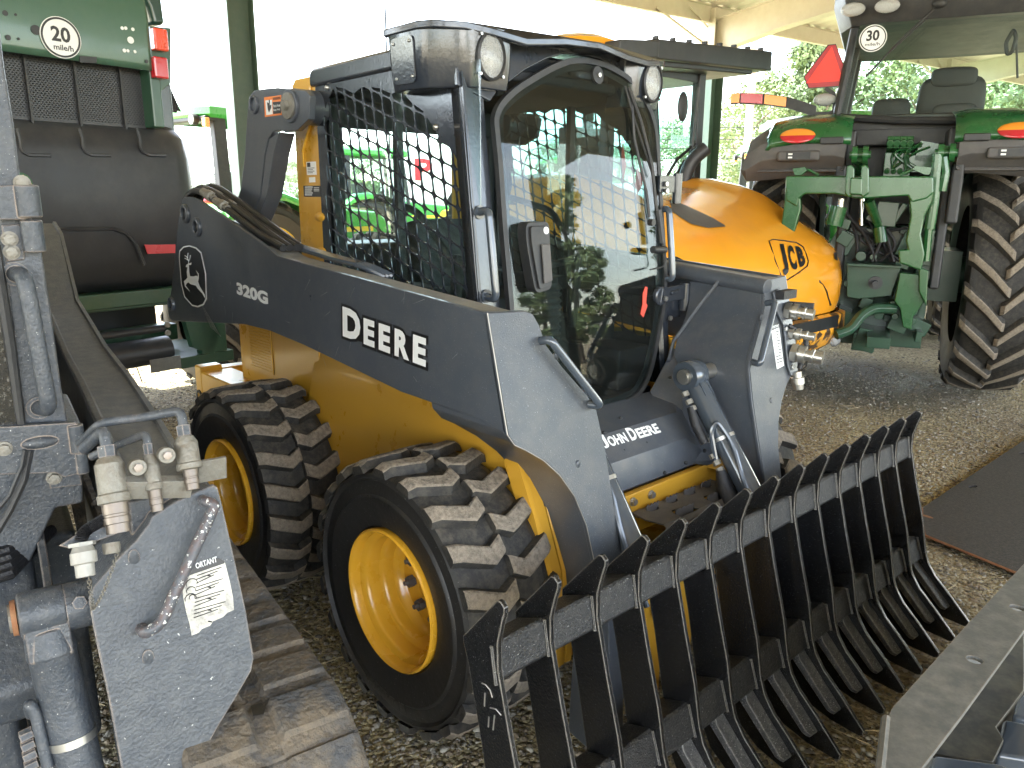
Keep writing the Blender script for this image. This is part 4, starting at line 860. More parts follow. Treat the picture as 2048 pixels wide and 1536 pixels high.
a = PL(.672, .935, .02); d = V(.15, .05, -1).normalized(); cc.ring([(a, .016), (a + d * .02, .016), (a + d * .022, .024), (a + d * .045, .024), (a + d * .047, .020), (a + d * .065, .018)], 18)
cc.build('hydraulic_coupler', M_['steel'], armL)
ch_ = MB(); ch_.tube([PL(.66, 1.10, .02), PL(.70, 1.06, .06), PL(.70, 1.0, .05), PL(.672, .945, .03)], .009, 8, fr=.03); ch_.box(PL(.70, 1.165, .05), (.10, .02, .02), (0, 0, R(15))); ch_.box(PL(.655, 1.21, .03), (.035, .09, .03)); ch_.build('wiring_sleeve', M_['hose'], armL)
bb_ = MB()
for u, z in ((.622, 1.212), (.69, 1.214), (.65, .955), (.645, 1.09)): bb_.hexnut(PL(u, z, .014), (.97, 0, .245), .009, .007)
bb_.build('bracket_bolt', M_['steel'], armL)
dc = MB(); q = [(.545, 1.125), (.618, 1.128), (.618, .985), (.560, .98)]
q = [(p[0], p[1]) for p in [(.565, 1.112), (.622, 1.118), (.617, .965), (.566, .96)]]
dc.prism(q, 0, 1, lambda u, v, w_: tuple(PL(u, v, .0033 + .0006 * w_))); DC = dc.build('instruction_decal', M_['white'], armL, smooth=0)
d2 = MB(); d2.prism([(.565, 1.112), (.622, 1.118), (.622, 1.10), (.565, 1.094)], 0, 1, lambda u, v, w_: tuple(PL(u, v, .0041 + .0004 * w_)))
for k in range(11):
    z = 1.085 - k * .0105; d2.prism([(.592 if k < 8 else .572, z), (.615 - .006 * (k % 3), z + .001), (.615 - .006 * (k % 3), z + .004), (.592 if k < 8 else .572, z + .003)], 0, 1, lambda u, v, w_: tuple(PL(u, v, .0041 + .0003 * w_)))
for k in range(4): d2.tube([PL(.579 + .007 * math.cos(a), 1.075 - k * .02 + .008 * math.sin(a), .0043) for a in np.linspace(0, 6.28, 12)[:-1]], .0006, 4, closed=True)
d2.build('decal_print', M_['decalblack'], DC, smooth=0)
d3 = MB(); text(d3, 'IMPORTANT', PL(.569, 1.099, .0048), (0, .057, .004), (-.245, 0, .97), box=(.050, .010), bold=.02); d3.build('decal_heading', M_['white'], DC, smooth=0)
# weld bead on the inner web
wb = MB(); wb.tube([(.70, .552, 1.255), (.66, .50, 1.17), (.60, .43, 1.03), (.61, .39, .96)], .007, 8); wb.build('weld_bead', M_['slate_hi'], armL)
# quick coupler frame behind the rake
qk = MB()
qk.prism([(1.02, .10), (1.14, .08), (1.17, .12), (1.15, .55), (1.10, .58), (1.03, .35)], -.56, -.50); qk.prism([(1.02, .10), (1.14, .08), (1.17, .12), (1.15, .55), (1.10, .58), (1.03, .35)], .50, .56)
QK2 = qk; QK2.build('coupler_side_frame', M_['slate'], skid, bevel=.005)
qk = MB()
qk.bb((1.12, -.385, .06), (1.135, -.30, .50)); qk.bb((1.12, -.235, .06), (1.135, -.15, .54)); qk.bb((1.055, .10, .06), (1.075, .75, .54))
qk.build('quick_coupler', M_['yellow'], skid, bevel=.005)
qk = MB()
for u in (-.36, .36): qk.prism([(.92, .30), (1.12, .20), (1.14, .50), (.99, .52)], u - .10, u - .04)
qk.build('coupler_lug', M_['slate'], skid, bevel=.005)
# ---------------------------------------------------------------- root rake
rake = thing('root_rake', 'black steel root rake with fifteen curved tines on the skid steer arms', 'root rake')
TINE = [(1.286, .795), (1.297, .786), (1.297, .775), (1.287, .742), (1.277, .70), (1.279, .64), (1.313, .51), (1.352, .375), (1.374, .265), (1.389, .222), (1.418, .180), (1.471, .130), (1.552, .046), (1.550, .030), (1.538, .024), (1.455, .030), (1.38, .050), (1.32, .095), (1.285, .16), (1.262, .285), (1.222, .468), (1.202, .545), (1.187, .61), (1.170, .655), (1.170, .670), (1.276, .794)]
tn0 = None
for i in range(15):
    y = -1.051 + i * .1473
    if tn0 is None:
        t = MB(); t.prism(TINE, 0, .0125); tn0 = t.build('tine', M_['rake'], rake, bevel=.0022); tn0.location = (0, y, 0)
    else:
        q = tn0.copy(); COL.objects.link(q); q.parent = rake; q.location = (0, y, 0)
bar = MB()
def sqbar(a, b, c, d): return [a, b, c, d]
y0, y1 = -1.040, -1.051 + 14 * .1473 + .002
for ya, yb in ((-1.040, -1.051 + 14 * .1473 + .002),):
    bar.prism([(1.174, .655), (1.252, .689), (1.262, .684), (1.274, .616), (1.268, .606), (1.192, .580), (1.184, .586)], ya, yb)
B1 = bar.build('top_bar', M_['rakebar'], rake, bevel=.004)
bar = MB()
for ya, yb in ((-1.040, -1.051 + 14 * .1473 + .002),):
    bar.prism([(1.255, .285), (1.330, .313), (1.340, .308), (1.364, .236), (1.358, .226), (1.280, .200), (1.272, .206)], ya, yb)
bar.build('lower_bar', M_['rakebar'], rake, bevel=.004)
ws = MB()
for i in range(15):
    y = -1.051 + i * .1473
    for (xz) in ([(1.262, .69), (1.276, .61)], [(1.340, .312), (1.366, .232)]):
        for yy in (y - .0015, y + .014): ws.tube([(xz[0][0] + .0, yy, xz[0][1]), (xz[1][0], yy, xz[1][1])], .0042, 6)
ws.build('weld_seam', M_['rakebar'], rake)
gs = None
for i in range(15):
    y = -1.051 + i * .1473
    if gs is None:
        g_ = MB()
        A0 = [(1.320, .214), (1.352, .224), (1.356, .216), (1.482, .086), (1.478, .076), (1.466, .076)]
        g_.grid([[(x, -.001, z) for x, z in A0], [(x - .002, -.034, z + .002) for x, z in A0], [(lerp(x, 1.40, .15), -.042, lerp(z, .15, .15)) for x, z in A0]], closed=True)
        g_.add([(lerp(x, 1.40, .15), -.042, lerp(z, .15, .15)) for x, z in A0], [tuple(range(6))])
        gs = g_.build('tine_gusset', M_['rakeweb'], rake, bevel=.003); gs.location = (0, y, 0)
    else:
        q = gs.copy(); COL.objects.link(q); q.parent = rake; q.location = (0, y, 0)
mp_ = MB()
mp_.prism([(1.175, .64), (1.19, .64), (1.265, .28), (1.25, .28)], .02, .30)
for u in (.008, .302): mp_.prism([(1.12, .12), (1.25, .12), (1.26, .28), (1.19, .60), (1.12, .60)], u, u + .012)
MPL = mp_.build('mounting_plate', M_['rake'], rake, bevel=.003)
sc = MB()
for L in ([(215, 965), (240, 975), (270, 1010), (285, 1060)], [(270, 1130), (310, 1140), (345, 1180)], [(262, 1190), (258, 1260)], [(300, 1180), (290, 1280)], [(235, 1030), (232, 1120)]):
    q = WF.px('d2', L, 'y', -1.0515); sc.tube([(x, -1.0513, z) for x, z in q], .0016, 5)
sc.build('scratched_mark', M_['wear'], rake, smooth=0)
# ---------------------------------------------------------------- ground
def ground_mat():
    m = bpy.data.materials.new('gravel'); m.use_nodes = True; t = m.node_tree; t.nodes.clear(); n = t.nodes.new; L = t.links.new
    o = n('ShaderNodeOutputMaterial'); b = n('ShaderNodeBsdfPrincipled'); L(b.outputs[0], o.inputs[0]); c = n('ShaderNodeTexCoord')
    v = n('ShaderNodeTexVoronoi'); v.inputs['Scale'].default_value = 56; v.inputs['Randomness'].default_value = 1
    v2 = n('ShaderNodeTexVoronoi'); v2.inputs['Scale'].default_value = 110
    wv = n('ShaderNodeTexNoise'); wv.inputs['Scale'].default_value = 14; ad = n('ShaderNodeMix'); ad.data_type = 'VECTOR'; ad.inputs['Factor'].default_value = .03; L(c.outputs['Object'], wv.inputs[0]); L(c.outputs['Object'], ad.inputs['A']); L(wv.outputs[1], ad.inputs['B'])
    L(ad.outputs['Result'], v.inputs['Vector']); L(c.outputs['Object'], v2.inputs['Vector'])
    r = n('ShaderNodeValToRGB'); e = r.color_ramp.elements
    e[0].position = 0; e[0].color = (.085, .07, .05, 1); e[1].position = 1; e[1].color = (.50, .45, .35, 1)
    for p, q in ((.3, (.23, .195, .14, 1)), (.55, (.38, .335, .25, 1)), (.8, (.47, .41, .31, 1))): k = r.color_ramp.elements.new(p); k.color = q
    s = n('ShaderNodeSeparateColor'); L(v.outputs['Color'], s.inputs[0]); L(s.outputs[0], r.inputs[0])
    # fines between the stones
    d = n('ShaderNodeMapRange'); d.inputs[1].default_value = .42; d.inputs[2].default_value = .75; L(v.outputs['Distance'], d.inputs[0])
    nz = n('ShaderNodeTexNoise'); nz.inputs['Scale'].default_value = 1.1; nz.inputs['Detail'].default_value = 6; L(c.outputs['Object'], nz.inputs[0])
    fine = n('ShaderNodeValToRGB'); f = fine.color_ramp.elements; f[0].position = .36; f[0].color = (.22, .185, .13, 1); f[1].position = .66; f[1].color = (.42, .37, .245, 1); L(nz.outputs[0], fine.inputs[0])
    mx = n('ShaderNodeMix'); mx.data_type = 'RGBA'; L(d.outputs[0], mx.inputs['Factor']); L(r.outputs[0], mx.inputs['A']); L(fine.outputs[0], mx.inputs['B'])
    # large patches: greener / tanner
    n3 = n('ShaderNodeTexNoise'); n3.inputs['Scale'].default_value = .45; n3.inputs['Detail'].default_value = 5; L(c.outputs['Object'], n3.inputs[0])
    r3 = n('ShaderNodeValToRGB'); g = r3.color_ramp.elements; g[0].position = .4; g[0].color = (1.0, .95, .85, 1); g[1].position = .62; g[1].color = (1.25, 1.22, .95, 1); L(n3.outputs[0], r3.inputs[0])
    m3 = n('ShaderNodeMix'); m3.data_type = 'RGBA'; m3.blend_type = 'MULTIPLY'; m3.inputs['Factor'].default_value = 1; L(mx.outputs['Result'], m3.inputs['A']); L(r3.outputs[0], m3.inputs['B'])
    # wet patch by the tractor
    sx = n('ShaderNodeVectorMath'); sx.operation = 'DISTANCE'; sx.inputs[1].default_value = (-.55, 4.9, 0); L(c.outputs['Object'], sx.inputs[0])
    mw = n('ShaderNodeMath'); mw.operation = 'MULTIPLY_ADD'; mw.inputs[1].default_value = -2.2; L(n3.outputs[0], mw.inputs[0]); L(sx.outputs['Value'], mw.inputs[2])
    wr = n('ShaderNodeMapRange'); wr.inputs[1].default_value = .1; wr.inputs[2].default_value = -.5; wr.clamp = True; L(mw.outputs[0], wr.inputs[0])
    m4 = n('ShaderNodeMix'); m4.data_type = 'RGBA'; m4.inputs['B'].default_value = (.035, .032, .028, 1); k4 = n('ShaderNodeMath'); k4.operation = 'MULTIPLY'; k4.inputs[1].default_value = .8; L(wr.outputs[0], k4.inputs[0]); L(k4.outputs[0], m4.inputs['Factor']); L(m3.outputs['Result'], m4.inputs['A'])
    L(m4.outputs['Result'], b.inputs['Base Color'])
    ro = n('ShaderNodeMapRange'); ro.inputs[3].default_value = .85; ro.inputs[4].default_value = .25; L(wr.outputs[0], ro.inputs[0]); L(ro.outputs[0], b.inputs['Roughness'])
    a = n('ShaderNodeMath'); a.operation = 'MULTIPLY_ADD'; a.inputs[1].default_value = .35; L(v2.outputs['Distance'], a.inputs[0]); L(v.outputs['Distance'], a.inputs[2])
    iv = n('ShaderNodeMath'); iv.operation = 'MULTIPLY'; iv.inputs[1].default_value = -1; L(a.outputs[0], iv.inputs[0])
    bp = n('ShaderNodeBump'); bp.inputs['Strength'].default_value = 1; bp.inputs['Distance'].default_value = .028; L(iv.outputs[0], bp.inputs['Height']); L(bp.outputs[0], b.inputs['Normal'])
    return m
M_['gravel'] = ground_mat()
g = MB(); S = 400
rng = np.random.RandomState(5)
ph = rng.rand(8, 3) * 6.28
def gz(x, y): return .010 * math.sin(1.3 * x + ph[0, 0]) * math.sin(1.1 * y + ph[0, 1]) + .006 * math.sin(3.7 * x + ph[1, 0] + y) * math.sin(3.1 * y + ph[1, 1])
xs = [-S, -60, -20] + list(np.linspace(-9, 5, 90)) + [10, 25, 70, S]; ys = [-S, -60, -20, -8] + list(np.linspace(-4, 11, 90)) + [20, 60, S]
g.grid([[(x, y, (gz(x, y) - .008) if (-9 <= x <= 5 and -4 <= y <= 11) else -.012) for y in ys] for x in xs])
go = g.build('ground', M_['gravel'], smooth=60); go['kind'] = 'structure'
# loose stones and straw
def stones(name, n, region, smin, smax, mats, seed):
    rs = np.random.RandomState(seed)
    base = np.array([(0, 0, 1), (.9, 0, .25), (.28, .86, .3), (-.73, .53, .2), (-.73, -.53, .28), (.28, -.86, .2), (.5, .5, -.5), (-.5, .5, -.5), (-.6, -.4, -.5), (.4, -.6, -.5)], float)
    tri = [(0, 1, 2), (0, 2, 3), (0, 3, 4), (0, 4, 5), (0, 5, 1), (1, 6, 2), (2, 6, 7), (2, 7, 3), (3, 7, 8), (3, 8, 4), (4, 8, 9), (4, 9, 5), (5, 9, 1), (1, 9, 6)]
    P = region(rs, n); n = len(P); s = smin * (smax / smin) ** (rs.rand(n) ** 2.2)
    B = base[None] * (1 + .35 * (rs.rand(n, 10, 1) - .5)) * (1 + .25 * (rs.rand(n, 10, 3) - .5)); B = B * (s[:, None] * np.stack([.7 + .8 * rs.rand(n), .7 + .5 * rs.rand(n), .4 + .35 * rs.rand(n)], 1))[:, None, :]
    a = rs.rand(n) * 6.28; c, sn = np.cos(a), np.sin(a); x = B[:, :, 0] * c[:, None] - B[:, :, 1] * sn[:, None]; y = B[:, :, 0] * sn[:, None] + B[:, :, 1] * c[:, None]
    z = B[:, :, 2] + np.array([gz(p[0], p[1]) for p in P])[:, None] - .008 + s[:, None] * .15
    co = np.stack([x + P[:, 0:1], y + P[:, 1:2], z], 2).reshape(-1, 3)
    T = (np.array(tri)[None] + (np.arange(n) * 10)[:, None, None]).reshape(-1, 3)
    me = bpy.data.meshes.new(name); me.vertices.add(len(co)); me.vertices.foreach_set('co', co.ravel()); me.loops.add(T.size); me.loops.foreach_set('vertex_index', T.ravel())
    me.polygons.add(len(T)); me.polygons.foreach_set('loop_start', np.arange(0, T.size, 3)); me.polygons.foreach_set('loop_total', np.full(len(T), 3))
    for q in mats: me.materials.append(q)
    me.polygons.foreach_set('material_index', np.repeat(rs.randint(0, len(mats), n), len(tri))); me.polygons.foreach_set('use_smooth', np.repeat(rs.rand(n) < .5, len(tri))); me.update(); me.validate()
    o = bpy.data.objects.new(name, me); COL.objects.link(o); return o
def reg(rs, n):
    out = []
    while len(out) < n:
        k = 4000; d = 1.2 + 7.5 * rs.rand(k) ** 1.15; a = R(137) + R(80) * (rs.rand(k) - .5)
        out += list(zip(CP.x + d * np.cos(a), CP.y + d * np.sin(a)))
    return np.array(out[:n])
smats = [mat('stone_grey', (.27, .25, .21), .8, var=.2, dirt_scale=3), mat('stone_tan', (.27, .22, .155), .85, var=.25, dirt_scale=3), mat('stone_dark', (.12, .105, .085), .8, var=.25, dirt_scale=3), mat('stone_light', (.36, .335, .28), .8, var=.15, dirt_scale=3), mat('stone_brown', (.19, .15, .105), .85, var=.2, dirt_scale=3)]
q = stones('gravel_stones', 60000, reg, .0042, .0145, smats, 1); tag(q, 'small loose stones of the gravel yard', 'gravel', kind='stuff')
sw = MB(); rs = np.random.RandomState(9)
for i in range(420):
    d = 1.3 + 5 * rs.rand() ** 1.3; a = R(137) + R(76) * (rs.rand() - .5); x = CP.x + d * math.cos(a); y = CP.y + d * math.sin(a); t = rs.rand() * 3.14; L = .02 + .06 * rs.rand(); z = gz(x, y) + .006
    u = V(math.cos(t), math.sin(t), .1 * (rs.rand() - .3)) * L; v_ = V(-math.sin(t), math.cos(t), 0) * .0011
    sw.add([V(x, y, z) - u - v_, V(x, y, z) + u - v_, V(x, y, z + .002) + u + v_, V(x, y, z + .002) - u + v_], [(0, 1, 2, 3)])
q = sw.build('straw', mat('dry_straw', (.42, .34, .20), .8, var=.3), smooth=0); tag(q, 'dry straw and pine needles scattered on the gravel', 'straw', kind='stuff')
# ---------------------------------------------------------------- compact track loader in the left foreground
LF = Frame((-.305, -2.017, 0), -8.6)
M_['slatefront'] = mat('worn_front_plate', (.048, .055, .065), .40, dirt=(.14, .145, .145), dirt_amt=.42, dirt_scale=14, var=.22, bump=.25, bump_scale=170, speck=(.55, .55, .52), speck_amt=.265, speck_scale=110, edge=(.50, .40, .32))
ctl = thing('track_loader', 'scuffed grey compact track loader in the left foreground with hydraulic couplers on its arm', 'track loader', LF.o, LF.yaw)
XL = lambda z, k=0: 1.115 + .2525 * (1.03 - z) + k
PN, PP = (1, 0, .2525), (1.115, 0, 1.03)
pl = [(p.y, p.z) for p in LF.plane('b1', [(800, 505), (785, 497), (735, 515), (640, 560), (560, 610), (545, 640), (500, 700), (430, 770), (345, 870), (326, 915), (335, 980), (350, 1060), (400, 1290), (445, 1536)], PP, PN)] + [(.545, .40), (.55, .25), (.62, .25), (.645, .48)] + [(p.y, p.z) for p in LF.plane('b1', [(728, 1536), (745, 1490), (800, 1390), (870, 1275), (925, 1180), (934, 1130), (905, 960), (870, 800), (815, 560)], PP, PN)]
am = MB()
am.prism(pl, -.012, 0, lambda u, v, w_: (XL(v) + w_, u, v))
AL = am.build('arm_front_plate', M_['slatefront'], ctl, bevel=.003)
am = MB()
cen = Vector((.65, .80)); inn = []
for p in pl:
    q = Vector(p); q = q + (cen - q).normalized() * .008; inn.append((q.x, q.y))
am.prism(inn, -.16, -.0125, lambda u, v, w_: (XL(v) + w_, u, v))
# long arm going back
ro = LF.px('g1', [(240, 455), (300, 570), (440, 775), (600, 960), (750, 1150), (860, 1335)], 'y', .74)
li = LF.px('g1', [(205, 455), (225, 570), (295, 950), (480, 1240), (560, 1380)], 'y', .63)
am.prism([(-1.45, 1.0), (-1.55, 1.42), (-1.25, 1.38), (-.9, 1.14), (-.145, 1.076), (.308, 1.068), (.739, 1.041), (1.08, 1.01), (1.10, .80), (.4, .80), (-.6, .86)], .615, .738)
am.build('lift_arm', M_['slateold'], ctl, bevel=.004)
bt = MB()
A = [(-1.54, 1.424), (-1.25, 1.384), (-.9, 1.144), (-.145, 1.080), (.308, 1.072), (.739, 1.045), (1.07, 1.014)]
bt.grid([[(x, .742, z + .010) for x, z in A], [(x, .730, z + .012) for x, z in A], [(x, .727, z + .003) for x, z in A], [(x, .635, z + .003) for x, z in A], [(x, .630, z + .007) for x, z in A], [(x, .618, z + .004) for x, z in A]])
bt.build('arm_top_face', M_['beamdust'], ctl, smooth=30)
# decal
dc = MB(); q = [(p.y, p.z) for p in LF.plane('g2', [(1340, 165), (1580, 75), (1600, 150), (1622, 240), (1640, 330), (1648, 420), (1600, 440), (1570, 470), (1500, 500), (1480, 530), (1420, 555), (1400, 580), (1350, 600), (1335, 520), (1310, 430), (1290, 330), (1285, 270)], PP, PN)]
dc.prism(q, 0, .001, lambda u, v, w_: (XL(v) + w_ + .0004, u, v)); DC = dc.build('instruction_decal', mat('worn_decal', (.66, .63, .54), .6, dirt=(.08, .08, .09), dirt_amt=.9, dirt_scale=16, var=.05), ctl, smooth=0)
d2 = MB(); q = [(p.y, p.z) for p in LF.plane('g2', [(1300, 140), (1540, 55), (1582, 78), (1580, 92), (1345, 172), (1290, 200)], PP, PN)]; d2.prism(q, 0, .001, lambda u, v, w_: (XL(v) + w_ + .0008, u, v))
for k in range(14):
    a, b = LF.plane('g2', [(1385 - k * 2, 178 + k * 27), (1560 - 30 * (k % 3) + k * 3, 118 + k * 27)], PP, PN)
    if k < 12: d2.tube([a + V(.0016, 0, 0), b + V(.0016, 0, 0)], .0010, 4)
    if k % 3 == 1: c = (a + b) / 2; d2.tube([c + V(.002, 0, 0), c + V(.002, .006, -.003)], .0016, 4)
for (X, Y, r) in ((1350, 235, .010), (1345, 285, .008), (1342, 340, .010), (1352, 330, .005)):
    c = LF.plane('g2', [(X, Y)], PP, PN)[0]; d2.tube([c + V(.0016, r * math.cos(a), r * math.sin(a)) for a in np.linspace(0, 6.28, 12)[:-1]], .0008, 4, closed=True)
d2.build('decal_print', M_['decalblack'], DC, smooth=0)
d3 = MB(); a, b, c = LF.plane('g2', [(1380, 130), (1530, 80), (1374, 98)], PP, PN); text(d3, 'ORTANT', a + V(.0022, 0, 0), b - a, c - a, box=((b - a).length, .0105), bold=.02); d3.build('decal_heading', M_['white'], DC, smooth=0)
# bare patches without the decal, dimple
dm_ = MB()
for X, Y in ((1045, 765), (945, 60)):
    c = LF.plane('g2', [(X, Y)], PP, PN)[0]; dm_.grid(sphere(c, (.003, .010, .018), 14, 8), closed=True)
dm_.build('plug_weld', M_['slatefront'], AL)
# grab handle
h = MB(); a, b = LF.plane('b1', [(745, 552), (520, 1025)], PP, PN); n_ = V(.97, 0, .245)
a2, a3 = LF.plane('b1', [(790, 570), (590, 1010)], (1.155, 0, 1.03), PN)
h.tube([a, a + n_ * .035, a2 + V(0, 0, 0), a3, b + n_ * .035, b], .0105, 14, fr=.03)
hm_ = h.build('grab_handle', mat('chipped_handle', (.07, .078, .09), .4, dirt=(.14, .07, .05), dirt_amt=.7, dirt_scale=24, speck=(.7, .7, .66), speck_amt=.36, speck_scale=130, bump=.3), ctl)
# coupler manifold
cm = MB(); D = lambda u, z, k: V(XL(z) + k * .97, u, z + k * .245)
K = .055
def cpl(u, z, r, L, rr):
    a = D(u, z + .030, K * .6); d = V(.42, -.02, -1).normalized()
    cm.ring([(a - d * .012, r * .7), (a, r), (a + d * L * .42, r), (a + d * L * .44, r * 1.12), (a + d * L * .56, r * 1.12), (a + d * L * .58, r * .8)], 24)
    st.ring([(a + d * L * .57, rr), (a + d * L * .72, rr), (a + d * L * .73, rr * .94), (a + d * L * .76, rr * .94), (a + d * L * .77, rr), (a + d * L * .86, rr), (a + d * L * .87, rr * .9), (a + d * L, rr * .9), (a + d * L, rr * .55), (a + d * L * .985, rr * .5)], 26)
    nt_.ring([(a - d * .012, r * .62), (a - d * .032, r * .66)], 6); return a, d
st = MB(); nt_ = MB()
a1, d1 = cpl(.588, 1.065, .0235, .118, .021); a2_, d2_ = cpl(.652, 1.058, .0135, .088, .0115); a3_, d3_ = cpl(.714, 1.080, .020, .085, .013)
cm.box(D(.645, 1.045, .030), (.022, .14, .035), (R(-12), R(14), 0)); cm.box(D(.755, 1.055, .018), (.008, .05, .045), (0, R(14), 0))
for u, z in ((.628, 1.082), (.676, 1.094)): c = D(u, z, K * .8); cm.cyl(c - V(.01, 0, 0), c + V(.018, 0, .006), .014, n=20)
CM = cm.build('coupler_manifold', M_['oldsteel'], ctl, bevel=.003)
for u, z in ((.628, 1.082), (.676, 1.094)): c = D(u, z, K * .8); st.hexnut(c + V(.018, 0, .006), (1, 0, .2), .0075, .006)
st.build('coupler_tip', mat('brown_steel', (.20, .17, .145), .4, metal=.7, dirt=(.3, .25, .2), dirt_amt=.4), CM)
nt_.build('hose_nut', M_['slateold'], CM)
ln = MB()
ln.tube([a3_ - d3_ * .03, a3_ - d3_ * .06 + V(0, 0, .0), a3_ + V(-.05, -.05, .045), a1 + V(-.06, -.0, .060), a1 + V(-.15, -.03, .0)], .0085, 12, fr=.03)
ln.tube([a1 - d1 * .03, a1 - d1 * .06, a1 + V(-.08, -.03, .01)], .010, 12, fr=.02)
ln.tube([a2_ - d2_ * .025, a2_ - d2_ * .05, a2_ + V(-.08, -.045, .015), a2_ + V(-.12, -.08, -.01)], .0075, 12, fr=.02)
ln.build('steel_line', M_['slateold'], ctl)
# electrical connector with cap and chain
ec = MB(); c = D(.530, .975, .05); d = V(.45, -.05, -1).normalized(); ec.ring([(c, .014), (c + d * .010, .018), (c + d * .012, .020), (c + d * .03, .020), (c + d * .032, .015), (c + d * .052, .0145), (c + d * .053, .010)], 24); ec.hexnut(c - d * .004, d, .021, .006); ec.build('electrical_plug', mat('dull_aluminium', (.34, .33, .30), .5, metal=.3, dirt=(.3, .25, .2), dirt_amt=.3, bump=.2), ctl)
ec = MB(); c2 = D(.572, .968, .045); ec.ring([(c2, .014), (c2 + d * .008, .0145), (c2 + d * .018, .013)], 12); ec.build('dust_cap', M_['oldsteel'], ctl)
cb = MB(); cb.prism([(p.y, p.z) for p in LF.plane('h2', [(205, 990), (340, 905), (520, 850), (640, 830), (650, 900), (480, 960), (300, 1010)], PP, PN)], .03, .034, lambda u, v, w_: (XL(v) + w_, u, v)); cb.build('plug_bracket', M_['slateold'], ctl, bevel=.002)
hz = MB(); q = [D(.588, 1.01, .03), D(.56, 1.005, .04), D(.535, .995, .045), D(.528, .98, .048)]; P_ = fillet(q, .02, 5)
L_ = []
for i in range(len(P_) - 1):
    for t in np.linspace(0, 1, 6)[:-1]: L_.append(P_[i].lerp(P_[i + 1], t))
hz.ring([(p, .0105 if i % 2 else .0085) for i, p in enumerate(L_)], 12); hz.build('corrugated_sleeve', M_['hose'], ctl)
cn = MB()
def chain(p, q, sag, n):
    for i in range(n):
        t = i / n; c = p.lerp(q, t) - V(0, 0, sag * 4 * t * (1 - t)); e = p.lerp(q, (i + 1) / n) - V(0, 0, sag * 4 * ((i + 1) / n) * (1 - (i + 1) / n)); d_ = (e - c); s_ = V(0, .0028, .0) if i % 2 else V(.0028, 0, 0)
        cn.tube([c - d_ * .15, c + s_, e + s_ * .8, e + d_ * .25, e - s_ * .8, c - s_], .0008, 4, closed=True)
e = D(.533, .86, .012)
chain(D(.580, .955, .055), e, .01, 26); chain(D(.531, .925, .07), e, .012, 20)
cn.build('chain', M_['oldsteel'], ctl)
# tilt cylinder
n2, p2 = (1.05, 0, .9), (1.06, 0, .80)
t0, t1 = LF.plane('g2', [(300, 430), (560, 1536)], (1.10, 0, .80), (1, 0, .25))
t0, t1 = V(t0.x, t0.y, t0.z), V(t1.x, t1.y, t1.z); dd = (t1 - t0).normalized()
cy = MB(); cy.ring([(t0 + dd * .03, .036), (t0 + dd * .075, .040), (t0 + dd * .08, .0375), (t0 + dd * .20, .0375), (t0 + dd * .55, .0375)], 28); cy.lathe([(.018, -.036), (.038, -.036), (.040, -.03), (.040, .030), (.038, .036), (.018, .036)], t0, 'y', 28); cy.box(t0 + dd * .045, (.066, .068, .06), (0, R(80), 0))
CY_ = cy.build('tilt_cylinder', M_['slateold'], ctl, bevel=.004)
pn = MB(); pn.cyl(t0 + V(0, -.050, 0), t0 + V(0, -.046, 0), .024, n=24); pn.cyl(t0 + V(0, -.046, 0), t0 + V(0, .04, 0), .019, n=20); pn.build('cylinder_pin', M_['oldsteel'], CY_)
pn = MB(); pn.lathe([(.015, -.046), (.030, -.046), (.031, -.038), (.015, -.037)], t0, 'y', 22); pn.build('rust_ring', M_['rust'], CY_)
cl = MB(); c = t0 + dd * .232; cl.ring([(c - dd * .007, .0395), (c + dd * .007, .0395)], 28); cl.build('hose_clamp', M_['steel'], CY_)
lg = MB(); lg.cyl(t0 + V(0, .034, -.004), t0 + V(0, .085, -.004), .042, n=24); lg.hexnut(t0 + V(.040, .055, .018), (1, 0, .4), .012, .008); lg.build('cylinder_boss', M_['slateold'], CY_)
hn = MB(); a, b, c_ = LF.plane('g2', [(205, 1080), (250, 1150), (340, 1536)], (1.14, 0, .70), (1, 0, .25)); hn.tube([a + V(-.03, 0, -.04), a, b, c_], .0095, 12, fr=.015)
for k in range(4): p = LF.plane('g2', [(235 + 12 * k, 1280 + 70 * k)], (1.12, 0, .70), (1, 0, .25))[0]; hn.hexnut(p, (0, -1, -.2), .011, .02)
hn.build('steel_line', M_['slateold'], ctl)
# cab corner: pillar, hinges, handle, side glass
pb = MB()
XC = .86
def LP(z, pts, x): return LF.px(z, pts, 'x', x)
pil = LP('o', [(0, 60), (4, 110), (25, 250), (40, 370), (60, 430), (82, 510), (100, 640), (125, 800), (140, 860), (60, 870), (30, 700), (10, 500), (-40, 300), (-60, 60)], XC)
pil = LP('o', [(0, 60), (8, 130), (28, 250), (42, 370), (62, 430), (84, 505), (100, 610), (124, 780), (138, 860), (50, 872), (28, 700), (6, 500), (-20, 300), (-60, 60)], XC)
pb.prism(pil, XC - .35, XC, 'x')
pb.prism(LP('o', [(-200, 840), (165, 850), (168, 1010), (112, 1020), (60, 1130), (-200, 1130)], XC), XC - .3, XC - .01, 'x')
pb.build('cab_frame', M_['slateold'], ctl, bevel=.006)
wd_ = MB(); wd_.prism(LP('o', [(-160, 500), (-2, 560), (22, 720), (44, 860), (-160, 880)], XC + .012), XC + .004, XC + .012, 'x'); wd_.build('cab_window', glass('loader_glass', (.10, .11, .11), 1, dust=.12), ctl, smooth=0)
wg = MB(); wg.tube([V(XC + .014, y, z) for y, z in LP('o', [(-12, 490), (20, 690), (45, 870), (-160, 885)], XC)], .010, 8); wg.build('window_seal', M_['black'], ctl)
hg = MB()
